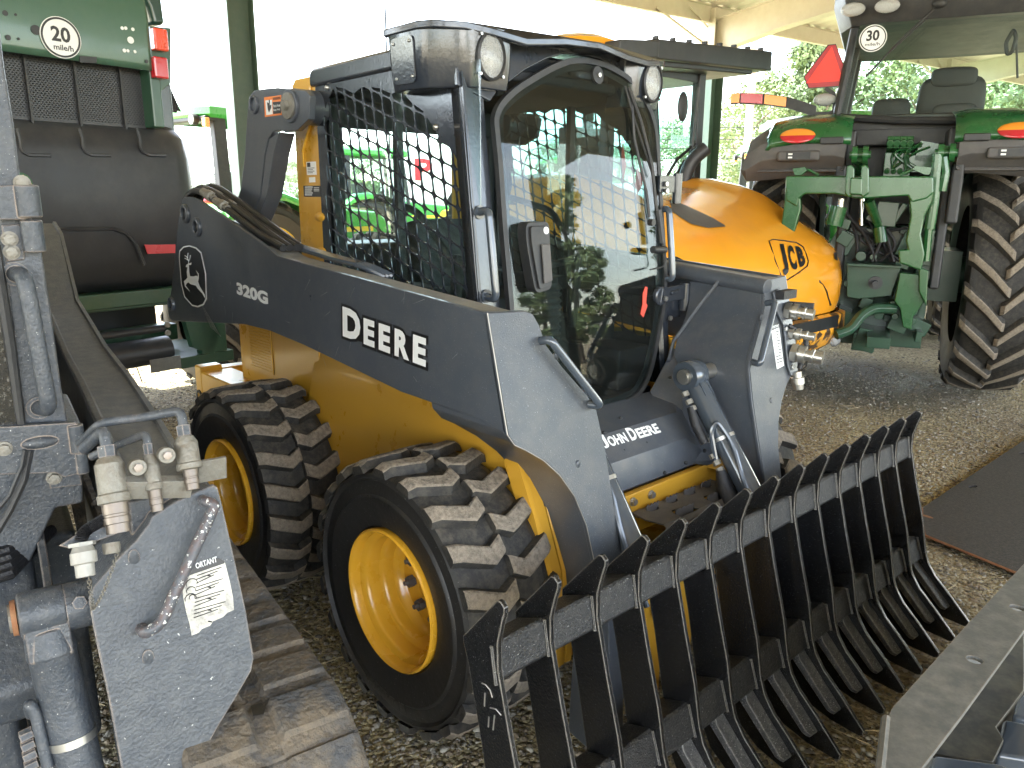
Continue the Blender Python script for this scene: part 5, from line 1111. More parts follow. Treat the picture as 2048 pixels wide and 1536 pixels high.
for pts, th in (([(-60, 374), (64, 368), (75, 372), (83, 432), (48, 440), (-60, 440)], .03), ([(-60, 858), (150, 845), (165, 858), (168, 945), (130, 955), (110, 946), (-60, 952)], .035)):
    hg.prism(LP('o', pts, XC + .03), XC + .01, XC + .03, 'x')
(y0, z0), (y1, z1) = LP('o', [(52, 370), (60, 435)], XC + .03); hg.cyl((XC + .025, y0, z0), (XC + .025, y0, z1), .020, n=18)
(y0, z0), (y1, z1) = LP('o', [(62, 438), (72, 505)], XC + .03); hg.cyl((XC + .02, y0, z0 - .002), (XC + .02, y0, z1), .018, n=18)
(y0, z0), (y1, z1) = LP('o', [(150, 850), (158, 905)], XC + .03); hg.cyl((XC + .025, y0, z0), (XC + .025, y0, z1), .014, n=18); hg.cyl((XC + .022, y0 + .003, z1 - .001), (XC + .022, y0 + .003, z1 - .045), .012, n=18)
hg.prism(LP('o', [(2, 450), (40, 448), (48, 460), (50, 520), (14, 524)], XC + .006), XC, XC + .006, 'x')
hg.prism(LP('o', [(88, 915), (155, 920), (165, 970), (100, 978)], XC + .02), XC, XC + .02, 'x')
(y0, z0), = LP('o', [(80, 885)], XC + .03); hg.grid(sphere((XC + .028, y0, z0), (.012, .032, .012), 14, 8), closed=True)
HGL = hg.build('door_hinge', M_['slateold'], ctl, bevel=.003)
bb_ = MB()
for X, Y, x in ((19, 478, XC + .006), (23, 504, XC + .006), (8, 897, XC + .03), (108, 955, XC + .02), (44, 366, XC + .02)):
    (y0, z0), = LP('o', [(X, Y)], x); bb_.cyl((x, y0, z0), (x + .003, y0, z0), .014, n=18); bb_.hexnut((x + .003, y0, z0), (1, 0, 0), .010, .009)
bb_.build('hinge_bolt', M_['oldsteel'], HGL)
h = MB(); (y0, z0), (y1, z1) = LP('o', [(30, 548), (78, 815)], XC); (y2, z2), (y3, z3) = LP('o', [(62, 550), (100, 820)], XC + .06)
h.tube([(XC, y0, z0), (XC + .055, y2 - .01, z2), (XC + .06, y3, z3), (XC, y1, z1)], .0145, 14, fr=.03); h.cyl((XC - .01, y0, z0), (XC + .004, y0, z0), .022); h.cyl((XC - .01, y1, z1), (XC + .004, y1, z1), .022)
h.build('cab_grab_handle', M_['slateold'], ctl)
# lower body between the arms
lb = MB()
lb.bb((-1.3, -.40, .25), (.62, .55, .80)); lb.bb((-1.2, -.45, .8), (.50, .44, 1.05)); lb.prism([(.5, 1.0), (.62, .98), (.98, .62), (.98, .30), (.5, .30)], -.40, .40)
lb.prism([(.60, .99), (.66, .985), (1.0, .66), (.99, .58), (.60, .9)], -.42, .46)
lb.bb((-1.2, -.45, 1.0), (.50, .44, 2.0))
lb.build('loader_body', M_['slateold'], ctl, bevel=.02, seg=3)
wp = MB(); wp.tube([V(XC + .03, y, z) for y, z in LP('o', [(-10, 1070), (20, 1020), (48, 960), (60, 900)], XC + .03)], .007, 8); wp.tube([V(XC + .04, y, z) for y, z in LP('o', [(-20, 1040), (20, 990), (45, 930), (50, 900)], XC + .04)], .004, 6); wp.build('wiper_arm', M_['black'], ctl)
hz = MB()
for k in range(4): hz.tube([V(.88 + k * .012, -.1, .86 - k * .012), V(.88 + k * .012, .2, .865 - k * .012), V(.85 + k * .01, .42, .875 - k * .012), V(.75, .5, .86)], .012, 10)
hz.build('hydraulic_hose', M_['hose'], ctl)
bh = MB(); bh.prism([(.80, .62), (.80, .90), (.98, .82), (1.02, .62)], .47, .485); bh.build('arm_gusset', M_['slateold'], ctl, bevel=.003)
# track
def track(side):
    t = MB(); path = []
    def arc(cx, cz, r, a0, a1, n): return [(cx + r * math.cos(R(a)), cz + r * math.sin(R(a))) for a in np.linspace(a0, a1, n)]
    path = arc(1.16, .33, .235, 88, -60, 26) + [(1.0, .03)] + [(.6, .03), (0, .03), (-.7, .03)] + arc(-1.05, .36, .22, 240, 92, 22)
    # resample
    P = [Vector(p) for p in path]; P.append(P[0]); Ls = [0]
    for a, b in zip(P, P[1:]): Ls.append(Ls[-1] + (b - a).length)
    n = int(Ls[-1] / .125); tot = Ls[-1]
    def at(s):
        s %= tot
        for i in range(len(P) - 1):
            if s <= Ls[i + 1]: k = (s - Ls[i]) / (Ls[i + 1] - Ls[i]); q = P[i].lerp(P[i + 1], k); return q
        return P[-1]
    def fr(s):
        q = at(s); d_ = (at(s + .004) - at(s - .004)).normalized(); return q, d_, Vector((-d_.y, d_.x))
    y0, y1 = (.635, .945)
    S = []
    for i in range(n):
        for k in (0, .05, .10, .40, .74, .80): S.append(((i + k) * tot / n, k))
    prof = [(.0, 0), (.015, .62), (.03, 1), (.40, 1), (.43, .1), (.54, .1), (.57, 1), (.95, 1), (.98, .62), (1, 0)]
    rows = []
    rs = np.random.RandomState(4)
    for s, k in S:
        q, d_, nn = fr(s); up = 1 if .08 < k < .78 else 0; row = []
        for f, h_ in prof:
            hh = .010 + (.014 * h_ if up else .005 * h_); hh += (rs.rand() - .5) * .005
            p = q + nn * hh; row.append((p.x, y0 + (y1 - y0) * f, p.y))
        row += [((q - nn * .012).x, y1, (q - nn * .012).y), ((q - nn * .012).x, y0, (q - nn * .012).y)]
        rows.append(row)
    rows.append(rows[0]); t.grid(rows, closed=True); return t
tr = track(1); mt = mat('muddy_track', (.15, .12, .085), .9, dirt=(.065, .066, .068), dirt_amt=1.0, dirt_scale=5, var=.3, bump=1.0, bump_scale=60)
TR = tr.build('rubber_track', mt, ctl, smooth=28)
th = MB()
for i in range(12):
    x = 1.19 - i * .125; th.prism([(x - .018, .776), (x + .014, .772), (x + .022, .790), (x + .004, .800), (x - .016, .797)], .5785, .5795, 'z')
th.build('track_window', M_['decalblack'], TR, smooth=0)
fr_ = MB(); fr_.prism([(-1.1, .15), (-1.05, .5), (1.2, .5), (1.3, .3), (1.1, .12)], .68, .90); fr_.build('track_frame', M_['slateold'], ctl, bevel=.01)
q = TR.copy(); COL.objects.link(q); q.parent = ctl; q.location = (0, -1.58, 0)
# ---------------------------------------------------------------- steel plates at the right
pt = thing('steel_plate', 'large rusty edged black steel plate lying on the gravel', 'plate')
g_ = WF.px('b5', [(375, 580), (750, 330)], 'z', .03) + [(2.2, 4.6), (3.1, 2.2)] + WF.px('b5', [(720, 822), (395, 690)], 'z', .02)
a = WF.px('b5', [(375, 580)], 'z', .03)[0]; b = WF.px('b5', [(760, 325)], 'z', .03)[0]; c = WF.px('b5', [(720, 822)], 'z', .02)[0]; d = WF.px('b5', [(388, 685)], 'z', .02)[0]
ext = Vector(b) + (Vector(b) - Vector(a)) * .25; e2 = Vector(c) + (Vector(c) - Vector(d)) * 1.0
poly = [tuple(a), tuple(ext), (ext.x + 1.2, ext.y - .8), tuple(e2), tuple(d)]
def slotz(X, Y, ax, r):
    (x, y), = WF.px('b5', [(X, Y)], 'z', .03); u = Vector(ax).normalized(); v_ = Vector((-u.y, u.x)); c_ = Vector((x, y)); return [tuple(c_ + u * r * 1.8 * math.cos(t) + v_ * r * .8 * math.sin(t)) for t in np.linspace(0, 2 * math.pi, 15)[:-1]]
p_ = MB(); p_.plate(poly, [slotz(563, 502, (.3, .9), .018), slotz(745, 380, (.3, .9), .018)], .018, .030, 'z'); p_.build('plate_sheet', M_['blackplate'], pt, bevel=0, smooth=0)
ru = MB(); ru.tube([tuple(d) + (.024,), tuple(e2) + (.024,)], .0062, 6); ru.tube([tuple(a) + (.026,), tuple(d) + (.022,)], .006, 6)
q = slotz(395, 612, (.9, -.1), .016); ru.prism(q, .0302, .0306, 'z'); ru.build('rusty_edge', M_['rust'], pt)
fb = MB(); fb.bb((a[0] + .3, a[1] + .1, 0), (a[0] + .5, a[1] + .3, .018)); fb.bb((e2.x - .3, e2.y + .1, 0), (e2.x - .1, e2.y + .3, .018)); fb.build('support_block', M_['blackplate'], pt)
# attachment frame in the near corner
af = thing('attachment_frame', 'primed grey steel attachment frame with two bolt holes at the near right corner', 'attachment frame')
Z0 = .62
Q = lambda pts, z=Z0: WF.px('h4', pts, 'z', z)
tp = Q([(128, 1180), (150, 1130), (680, 540), (1060, 135)]) 
far = Vector(tp[-1]) + (Vector(tp[-1]) - Vector(tp[-2])) * .5
nr = Q([(345, 1536), (610, 1190), (1037, 605)]); nf = Vector(nr[-1]) + (Vector(nr[-1]) - Vector(nr[-2])) * .6; nb = Vector(nr[0]) + (Vector(nr[0]) - Vector(nr[1])) * .15
lft = Q([(95, 1536)])[0]; lb_ = Vector(lft) + (Vector(lft) - Vector(tp[0])) * .3
poly = [tuple(tp[0]), tuple(tp[1]), tuple(tp[2]), tuple(tp[3]), tuple(far), tuple(nf), tuple(nr[2]), tuple(nr[1]), tuple(nr[0]), tuple(nb), tuple(lb_), tuple(lft)]
def hol(X, Y, r): 
    (x, y), = Q([(X, Y)]); return [(x + r * math.cos(t), y + r * math.sin(t)) for t in np.linspace(0, 2 * math.pi, 17)[:-1]]
p_ = MB(); p_.plate(poly, [hol(704, 805, .016), hol(990, 456, .016)], Z0 - .010, Z0, 'z'); p_.build('top_flange', M_['platesteel'], af, smooth=0)
u = (Vector(tp[3]) - Vector(tp[1])).normalized(); v_ = Vector((u.y, -u.x))
p0 = Vector(tp[1])
def at_(a, b): q = p0 + u * a + v_ * b; return (q.x, q.y)
wb_ = MB()
wb_.prism([at_(.02, .008), at_(1.8, .008), at_(1.8, .018), at_(.02, .018)], .02, Z0 - .0105, 'z')
wb_.prism([tuple(lft), tuple(tp[0]), tuple(Vector(tp[0]) + Vector((.010, .004))), tuple(Vector(lft) + Vector((.010, .004)))], .02, Z0 - .0105, 'z')
wb_.build('back_web', M_['platesteel'], af, bevel=.002)
lw = MB(); lz = .42
L2 = WF.px('h4', [(400, 1420), (1037, 620), (1037, 1010), (905, 1185), (850, 1255), (900, 1345), (830, 1490), (560, 1460), (440, 1440)], 'z', lz)
L3 = [tuple(p) for p in L2]; lw.prism(L3, lz - .012, lz, 'z'); lw.build('lower_gusset', mat('oily_dark_steel', (.035, .034, .030), .35, dirt=(.18, .16, .11), dirt_amt=.4, dirt_scale=5, metal=.2), af, bevel=.002)
rr = MB(); q = WF.px('h4', [(430, 1440), (880, 1500), (1100, 1600), (380, 1560)], 'z', .45); rr.prism(q, .10, .45, 'z'); q = WF.px('h4', [(900, 1200), (1100, 1240), (1200, 1500), (850, 1440)], 'z', .36); rr.prism(q, .10, .36, 'z'); q = WF.px('h4', [(990, 1060), (1200, 800), (1200, 1250), (960, 1180)], 'z', .30); rr.prism(q, .0, .30, 'z'); rr.build('inner_box', M_['rod'], af, bevel=.01, seg=3)
bd = MB(); q = [tuple(p) for p in Q([(130, 1190), (158, 1240), (168, 1536), (160, 1620)])]; bd.tube([(x - .004, y - .002, Z0 - .006) for x, y in q[:1] + [lft, tuple(lb_)]], .009, 8); bd.build('weld_bead', M_['platesteel'], af)
# ---------------------------------------------------------------- open shed over the yard
sh = thing('shed', 'open sided steel shed with cream rafters and a corrugated roof', 'shed', (-5.63, 6.59, 0), R(-7))
SX, ZE = 0, 4.18                                            # local x=0 is the eave
LXR, LXE = 6.8, 13.6
def rz(x): return ZE + .085 * (x if x < LXR else 2 * LXR - x)
Y0, Y1 = -19.8, 25.5
bays = [2.77 - 7.5 * k for k in (3, 2, 1, 0)] + [10.27, 17.77]
bays = [2.77, -4.73, -12.23, -19.73, 10.27, 17.77, 25.27]
rfm = MB()
ys = np.arange(Y0, Y1, .0762)
for xa, xb in ((-.35, LXR), (LXR, LXE + .35)):
    rfm.grid([[(x, y, rz(x) + .30 + (.028 if i % 4 in (1, 2) else 0)) for i, y in enumerate(ys)] for x in (xa, xb)])
rfm.build('corrugated_roof', mat('roof_sheet', (.66, .62, .53), .55, dirt=(.40, .32, .22), dirt_amt=.16, dirt_scale=1.5), sh, smooth=0)
pm = None
for k in range(10):
    x = .02 + k * 1.5
    if x > LXE: break
    q = MB(); h_ = .26 if k == 0 else .20; zz = rz(x) + .295
    q.bb((x - .004, Y0, zz - h_), (x + .004, Y1, zz)); q.bb((x, Y0, zz - h_), (x + .07, Y1, zz - h_ + .006)); q.bb((x, Y0, zz - .006), (x + .07, Y1, zz))
    q.build('purlin', M_['shedpaint'], sh, smooth=0)
for y in bays:
    q = MB()
    for xa, xb in ((0, LXR), (LXR, LXE)):
        za, zb = rz(xa) + .09, rz(xb) + .09; da, db = (.62, .36) if xa == 0 else (.36, .62)
        if xa == 0: L = [(xa, za), (xb, zb), (xb, zb - db), (xa + 1.2, rz(1.2) + .09 - .42), (xa, za - .50)]
        else: L = [(xa, za), (xb, zb), (xb, zb - .5), (xb - 1.2, rz(xb - 1.2) + .09 - .42), (xa, za - da)]
        q.prism(L, y - .005, y + .005)
        top = [(xa, za), (xb, zb)]; bot = L[2:]
        q.grid([[(x, y - .09, z) for x, z in top], [(x, y + .09, z) for x, z in top]]); q.grid([[(x, y - .09, z) for x, z in bot], [(x, y + .09, z) for x, z in bot]])
    q.build('rafter', M_['shedpaint'], sh, smooth=0, solid=.008)
    q = MB()
    for t in (-1, 1): q.tube([(.10, y + .05 * t, ZE - .38), (.06, y + t * 1.35, ZE + .10)], .022, 4); 
    q.bb((-.02, y - .12, ZE - .42), (.12, y - .10, ZE + .25)); q.tube([(-.02, y - .1, ZE - .02), (.12, y - .7, ZE + .20)], .015, 4)
    q.build('knee_brace', M_['shedpaint'], sh, smooth=0)
    for x in (0, LXE):
        q = MB(); q.bb((x - .15, y - .14, ZE - .5), (x + .15, y - .128, ZE + .1)); q.bb((x - .15, y + .128, ZE - .5), (x + .15, y + .14, ZE + .1)); q.bb((x - .006, y - .13, ZE - .5), (x + .006, y + .13, ZE + .1)); q.build('post_head', M_['shedpaint'], sh, smooth=0)
        q = MB(); q.bb((x - .15, y - .14, 0), (x + .15, y - .128, ZE - .5)); q.bb((x - .15, y + .128, 0), (x + .15, y + .14, ZE - .5)); q.bb((x - .006, y - .13, 0), (x + .006, y + .13, ZE - .5)); q.build('post', M_['postgreen'], sh, smooth=0)
# ---------------------------------------------------------------- yellow telehandler behind
jc = thing('telehandler', 'yellow telehandler with a chipped rear bumper and slotted black cab roof guard', 'telehandler', (-1.2, 2.9, 0))
JO = V(-1.2, 2.9, 0)
class JB(MB):
    def build(s, *a, **k):
        s.v = [(x - JO.x, y - JO.y, z) for x, y, z in s.v]; return MB.build(s, *a, **k)
JY = 2.86
prof = [(.72, -.35, 1.28), (.80, -.335, 1.30), (.95, -.33, 1.305), (1.08, -.355, 1.30), (1.18, -.41, 1.29), (1.27, -.50, 1.265), (1.35, -.62, 1.23), (1.43, -.77, 1.18), (1.50, -.92, 1.125), (1.57, -1.12, 1.06), (1.62, -1.36, .99), (1.64, -1.60, .90)]
def outline(xr, hw, z, n=28, ex=6.0, xf=-1.75):
    out = [V(xf, JY - hw, z)]
    for k in range(n + 1):
        a = -math.pi / 2 + math.pi * k / n; c, s_ = math.cos(a), math.sin(a)
        out.append(V(xr - .75 + .75 * (abs(c) ** (2 / ex)), JY + hw * math.copysign(abs(s_) ** (2 / ex), s_), z))
    return out + [V(xf, JY + hw, z)]
jb = JB(); rows = [outline(x, h_, z) for z, x, h_ in prof]
# raised shoulders along both upper edges
for r, (z, x, h_) in zip(rows, prof):
    for p in r:
        t = abs(p.y - JY) / 1.0
        if z > 1.3: p.z += .085 * math.exp(-((t - .80) / .16) ** 2) * min(1, (z - 1.3) / .2) * (1 if p.x < -.7 else .6)
rows.append([V(lerp(p.x, -1.75, .5), lerp(p.y, JY, .5), 1.655 - .0) for p in rows[-1]]); rows.append([V(-1.75, JY, 1.66) for p in rows[-1]])
jb.grid(rows); jb.build('engine_cover', M_['jcb'], jc, smooth=55)
def surf(z_, y):                                             # x of the cover at height z and station y
    for (za, xa, ha), (zb, xb, hb) in zip(prof, prof[1:]):
        if za <= z_ <= zb: t = (z_ - za) / (zb - za); xr, hw = lerp(xa, xb, t), lerp(ha, hb, t); break
    s_ = min(.999, abs(y - JY) / hw) ** (6.0 / 2); c = math.sqrt(max(0, 1 - s_ * s_)); return xr - .75 + .75 * c ** (2 / 6.0)
# bumper below the cover
bm_ = JB(); bp = [(.34, -.60, 1.06), (.38, -.45, 1.16), (.48, -.33, 1.29), (.57, -.29, 1.32), (.60, -.285, 1.325), (.70, -.29, 1.33), (.715, -.33, 1.31)]
bm_.grid([outline(x, h_, z, xf=-1.1) for z, x, h_ in bp]); bm_.build('rear_bumper', mat('chipped_bumper', (.80, .36, .025), .4, dirt=(.30, .14, .03), dirt_amt=.5, dirt_scale=6, coat=.2, bump=.1, speck=(.06, .035, .02), speck_amt=.46, speck_scale=9), jc, smooth=50)
gr_ = JB()
for ya, yb, za, zb in ((2.1, 3.78, .655, .715),):
    gr_.grid([[V(-1.04 + .75 * math.sqrt(1 - min(.999, abs(y - JY) / 1.325) ** 6) ** (2 / 6) + .006, y, z) for y in np.linspace(ya, yb, 18)] for z in (za - .04, zb - .01)])
gr_.build('bumper_grille', M_['decalblack'], jc, smooth=0)
lm = JB()
for y, z, r, m in ((3.98, .62, .055, 0),): lm.grid([[V(-.40 + .05 * math.cos(b) * 1, y + r * 1.1 * math.sin(b) * math.cos(a), z + r * 1.3 * math.sin(b) * math.sin(a)) for a in np.linspace(0, 2 * math.pi, 17)[:-1]] for b in np.linspace(.01, 1.57, 6)], closed=True)
lm.build('tail_lamp', M_['redlens'], jc)
lm = JB(); y, z, r = 3.84, .50, .055; lm.grid([[V(-.345 + .05 * math.cos(b), y + r * 1.1 * math.sin(b) * math.cos(a), z + r * math.sin(b) * math.sin(a)) for a in np.linspace(0, 2 * math.pi, 17)[:-1]] for b in np.linspace(.01, 1.57, 6)], closed=True); lm.build('reversing_lamp', M_['lens'], jc)
# badge
def pin(z, X, Y):                                            # where the cover is at a point of the photo
    a, b, k = ZM[z]; X = a + X / k; Y = b + Y / k; d = FW + (X - 1024) / CAM['f'] * RT - (Y - 768) / CAM['f'] * UP
    for i in range(700):
        t = 2.5 + i * .007; p = CP + d * t
        if p.z < .72 or p.z > 1.638: continue
        if abs(p.y - JY) > 1.30: continue
        if p.x < surf(p.z, p.y): return (p.y, p.z)
    return None
lgz = JB()
q = WF.px('f3', [(835, 545), (860, 530), (1040, 555), (1095, 590), (1135, 700), (1130, 735), (975, 845), (945, 840), (925, 815), (845, 590)], 'x', -.46)
def onto(pts, d): return [V(surf(z, y) + d, y, z) for y, z in pts]
ring_ = fillet([V(0, y, z) for y, z in q], .02, 3, True); q = [pin('f3', *p) for p in [(835, 545), (860, 532), (950, 542), (1040, 556), (1095, 590), (1120, 650), (1135, 700), (1128, 738), (1050, 795), (975, 843), (945, 840), (925, 815), (880, 700), (850, 600)]]; lgz.tube([V(surf(p[1], p[0]) + .004, p[0], p[1]) for p in q if p], .0045, 6, closed=True)
lgz.build('badge_outline', M_['decalblack'], jc)
tx = JB(); t_ = MB(); [text(t_, c_, (a_, 0, 0), (1, 0, 0), (0, 1, 0), box=(.27, 1), bold=.05) for c_, a_ in (('J', 0), ('C', .36), ('B', .72))]
_m = bpy.data.meshes.new('t'); _m.from_pydata(t_.v, [], t_.f); _b = bmesh.new(); _b.from_mesh(_m); bmesh.ops.triangulate(_b, faces=_b.faces); bmesh.ops.subdivide_edges(_b, edges=_b.edges, cuts=4, use_grid_fill=True); _b.to_mesh(_m); _b.free()
t_.v = [tuple(q.co) for q in _m.vertices]; t_.f = [tuple(p.vertices) for p in _m.polygons]; bpy.data.meshes.remove(_m)
vs = []
for (a, b, c) in t_.v:
    top_ = (lerp(888, 1085, a), lerp(560, 592, a)); bo_ = (lerp(945, 1118, a), lerp(812, 722, a)); q = pin('f3', lerp(bo_[0], top_[0], b), lerp(bo_[1], top_[1], b)) or (3.3, 1.1)
    vs.append(V(surf(q[1], q[0]) + .006, q[0], q[1]))
tx.add(vs, t_.f); tx.build('badge_letters', M_['decalblack'], jc, smooth=0)
# black side flashes, vent strips laid on the cover
def patch(name, z, pts, x0, d, m, nm=6):
    t = JB(); P = WF.px(z, pts, 'x', x0); t.add(onto(P, d), [tuple(range(len(P)))]); return t.build(name, m, jc, smooth=0, solid=.003)
def drape(name, L0, L1, n, m):
    t = JB(); rows = []
    for i in range(n + 1):
        a = i / n; p, q = L0(a), L1(a); row = []
        for k in range(7): y = lerp(p[0], q[0], k / 6); z = lerp(p[1], q[1], k / 6); row.append(V(surf(z, y) + .006, y, z + .004))
        rows.append(row)
    t.grid(rows); return t.build(name, m, jc, smooth=0)
def drape_px(name, z, top, bot, m):
    T = [pin(z, *p) for p in top]; B_ = [pin(z, *p) for p in bot]
    if any(p is None for p in T + B_): T, B_ = zip(*[(a, b) for a, b in zip(T, B_) if a and b]) if any(a and b for a, b in zip(T, B_)) else ([], [])
    if len(T) < 2: return
    t = JB(); t.grid([[V(surf(lerp(p[1], q[1], k / 5), lerp(p[0], q[0], k / 5)) + .006, lerp(p[0], q[0], k / 5), lerp(p[1], q[1], k / 5) + .006) for k in range(6)] for p, q in zip(T, B_)]); t.build(name, m, jc, smooth=40)
drape_px('vent_strip', 'f3', [(60, 235), (150, 260), (280, 320), (400, 375), (490, 430)], [(80, 320), (150, 370), (230, 420), (360, 450), (500, 440)], M_['darkpanel'])
drape_px('vent_strip', 'f3', [(700, 150), (850, 205), (1000, 270), (1120, 340), (1185, 390)], [(730, 165), (860, 235), (960, 300), (1070, 370), (1170, 402)], M_['darkpanel'])
drape_px('side_flash', 'f3', [(70, 655), (140, 680), (215, 725)], [(60, 720), (130, 735), (210, 745)], M_['decalblack'])
drape_px('torn_hole', 'f3', [(1330, 645), (1350, 635), (1392, 600), (1405, 640)], [(1335, 690), (1360, 700), (1400, 705), (1410, 690)], M_['decalblack'])
ck = JB(); P_ = [pin('f3', *p) for p in ((1222, 845), (1225, 860), (1250, 880), (1275, 930), (1290, 980), (1305, 1035))]; P_ = [p for p in P_ if p]
if len(P_) > 2: ck.ring([(V(surf(z, y) + .002, y, z), .003 + .004 * (i % 2) + .003 * (i > 3)) for i, (y, z) in enumerate(P_)], 5); ck.build('crack', M_['decalblack'], jc)
# exhaust
ex = JB(); ex.tube([(-1.62, 3.58, 1.5), (-1.62, 3.58, 1.72), (-1.58, 3.62, 1.86), (-1.50, 3.70, 1.95)], .055, 18, fr=.10)
ex.build('exhaust', M_['darkpanel'], jc, bevel=0); e2_ = JB(); e2_.cyl((-1.502, 3.698, 1.948), (-1.499, 3.701, 1.952), .047, n=18); e2_.build('exhaust_bore', M_['decalblack'], jc)
# cab
cb = JB()
for x, y in ((-1.80, 4.02), (-1.80, 2.80), (-3.1, 4.02), (-3.1, 2.80)): cb.box((x, y, 2.05), (.07, .10, 1.15)) if (x, y) != (-1.80, 4.02) else cb.bb((x - .04, y - .09, 1.45), (x + .04, y + .0, 2.62))
cb.bb((-3.15, 2.75, .9), (-1.82, 4.05, 1.46)); cb.bb((-3.1, 2.78, 2.50), (-1.78, 4.05, 2.57))
cb.build('cab_frame', M_['darkpanel'], jc, bevel=.01)
gl = JB(); gl.bb((-1.785, 2.85, 1.48), (-1.78, 4.0, 2.5)); gl.bb((-3.1, 4.045, 1.48), (-1.84, 4.05, 2.5)); gl.bb((-3.1, 2.77, 1.48), (-1.84, 2.775, 2.5)); gl.bb((-3.14, 2.85, 1.48), (-3.135, 4.0, 2.5))
gl.build('cab_glass', M_['cabglass'], jc, smooth=0)
rf_ = JB(); rf_.prism([(2.75, 2.50), (4.45, 2.60), (4.45, 2.66), (2.75, 2.58)], -3.1, -1.58, 'x'); rf_.prism([(2.95, 2.55), (4.62, 2.64), (4.62, 2.80), (2.95, 2.69)], -3.15, -1.50, 'x'); rf_.prism([(2.50, 2.50), (2.95, 2.55), (2.95, 2.67), (2.50, 2.62)], -3.1, -1.45, 'x')
rf_.build('cab_roof_guard', M_['darkpanel'], jc, bevel=.015)
rib = JB()
for k in range(8): y = 3.0 + k * .21; rib.bb((-1.52, y, 2.685 + (y - 2.95) * .066), (-1.56, y + .025, 2.715 + (y - 2.95) * .066))
rib.build('guard_rib', M_['darkpanel'], jc)
bc = JB(); bc.lathe([(.32, 0), (.30, .05), (.20, .09), (.01, .10)], (-1.9, 2.55, 2.60), 'z', 24); bc.build('roof_dome', M_['jcb'], jc)
mi_ = JB(); mi_.grid(sphere((-1.70, 3.62, 2.28), (.02, .07, .12), 14, 8), closed=True)
for (a, b) in (((-1.74, 3.30, 1.50), (-1.72, 3.62, 1.88)), ((-1.74, 3.40, 1.50), (-1.72, 3.72, 1.86)), ((-1.72, 3.60, 1.86), (-1.72, 3.85, 2.0)), ((-1.72, 3.80, 1.86), (-1.70, 3.82, 2.45))): mi_.tube([a, b], .013, 6)
mi_.build('wiper', M_['black'], jc)
si = JB(); si.box((-2.4, 3.0, 1.5), (.5, .5, .2)); si.box((-2.2, 3.0, 1.8), (.15, .5, .6)); si.tube([(-2.8, 3.0, 1.5), (-2.75, 3.0, 1.75)], .04); si.lathe([(.19, -.012), (.20, 0), (.19, .012)], (-2.74, 3.0, 1.78), 'x', 20); si.build('driver_seat', M_['seat'], jc, bevel=.04)
# boom and chassis beyond
ob = JB(); ob.bb((-4.6, 2.2, .55), (-1.2, 3.6, .95)); ob.build('chassis', M_['jcb'], jc, bevel=.02)
w_ = tyre_mb(.62, .44, .31, 16, .57, 'ag', .09); wh = w_.build('tyre', [M_['rubber'], M_['tread'], M_['lug']], None, smooth=35)
for x, y, a in ((-1.45, 3.55, math.pi), (-3.9, 3.55, math.pi), (-1.45, 2.2, 0), (-3.9, 2.2, 0)):
    q = wh if (x, y) == (-1.45, 3.55) else wh.copy()
    if q is not wh: COL.objects.link(q)
    q.parent = jc; q.location = (x - JO.x, y + (.44 if a else -.44) - JO.y, .62); q.rotation_euler = (0, 0, a)
# ---------------------------------------------------------------- large green tractor at the right
TO = V(-.478, 4.94, 0)
TF = Frame(TO, 113)
tr_ = thing('row_crop_tractor', 'large green tractor seen from behind with a 30 mile/h sticker on its rear window', 'tractor', TO, TF.yaw)
def ag_wheel(R_, W, rr, nl, parent, loc, yaw, lugw=.10, rimmat='yellowrim', spin=0):
    wh = bpy.data.objects.new('wheel', None); COL.objects.link(wh); wh.parent = parent; wh.location = loc; wh.rotation_euler = (0, spin, yaw)
    t = tyre_mb(R_, W, rr, nl, R_ - .055 * R_ / .93, 'ag', lugw, 60); t.build('tyre', [M_['rubber'], M_['tread'], M_['lug']], wh, smooth=35)
    r = MB(); r.lathe([(rr + .005, .03), (rr + .012, .004), (rr, -.004), (rr - .02, .02), (rr - .03, .08), (rr - .06, .10), (rr - .07, W * .35), (rr * .45, W * .40), (rr * .40, W * .30), (rr * .2, W * .28), (.01, W * .28)], (0, 0, 0), 'y', 40)
    r.build('rim', M_[rimmat], wh, smooth=40); return wh
w = ag_wheel(.945, .52, .56, 22, tr_, (0, -.80 - .26, .945), 0, .105)
q = copy_tree(w, tr_); q.location = (0, .80 + .26, .945); q.rotation_euler = (0, .1, math.pi)
w = ag_wheel(.70, .42, .38, 18, tr_, (2.75, -.80 - .21, .70), 0, .09); q = copy_tree(w, tr_); q.location = (2.75, .80 + .21, .70); q.rotation_euler = (0, .1, math.pi)
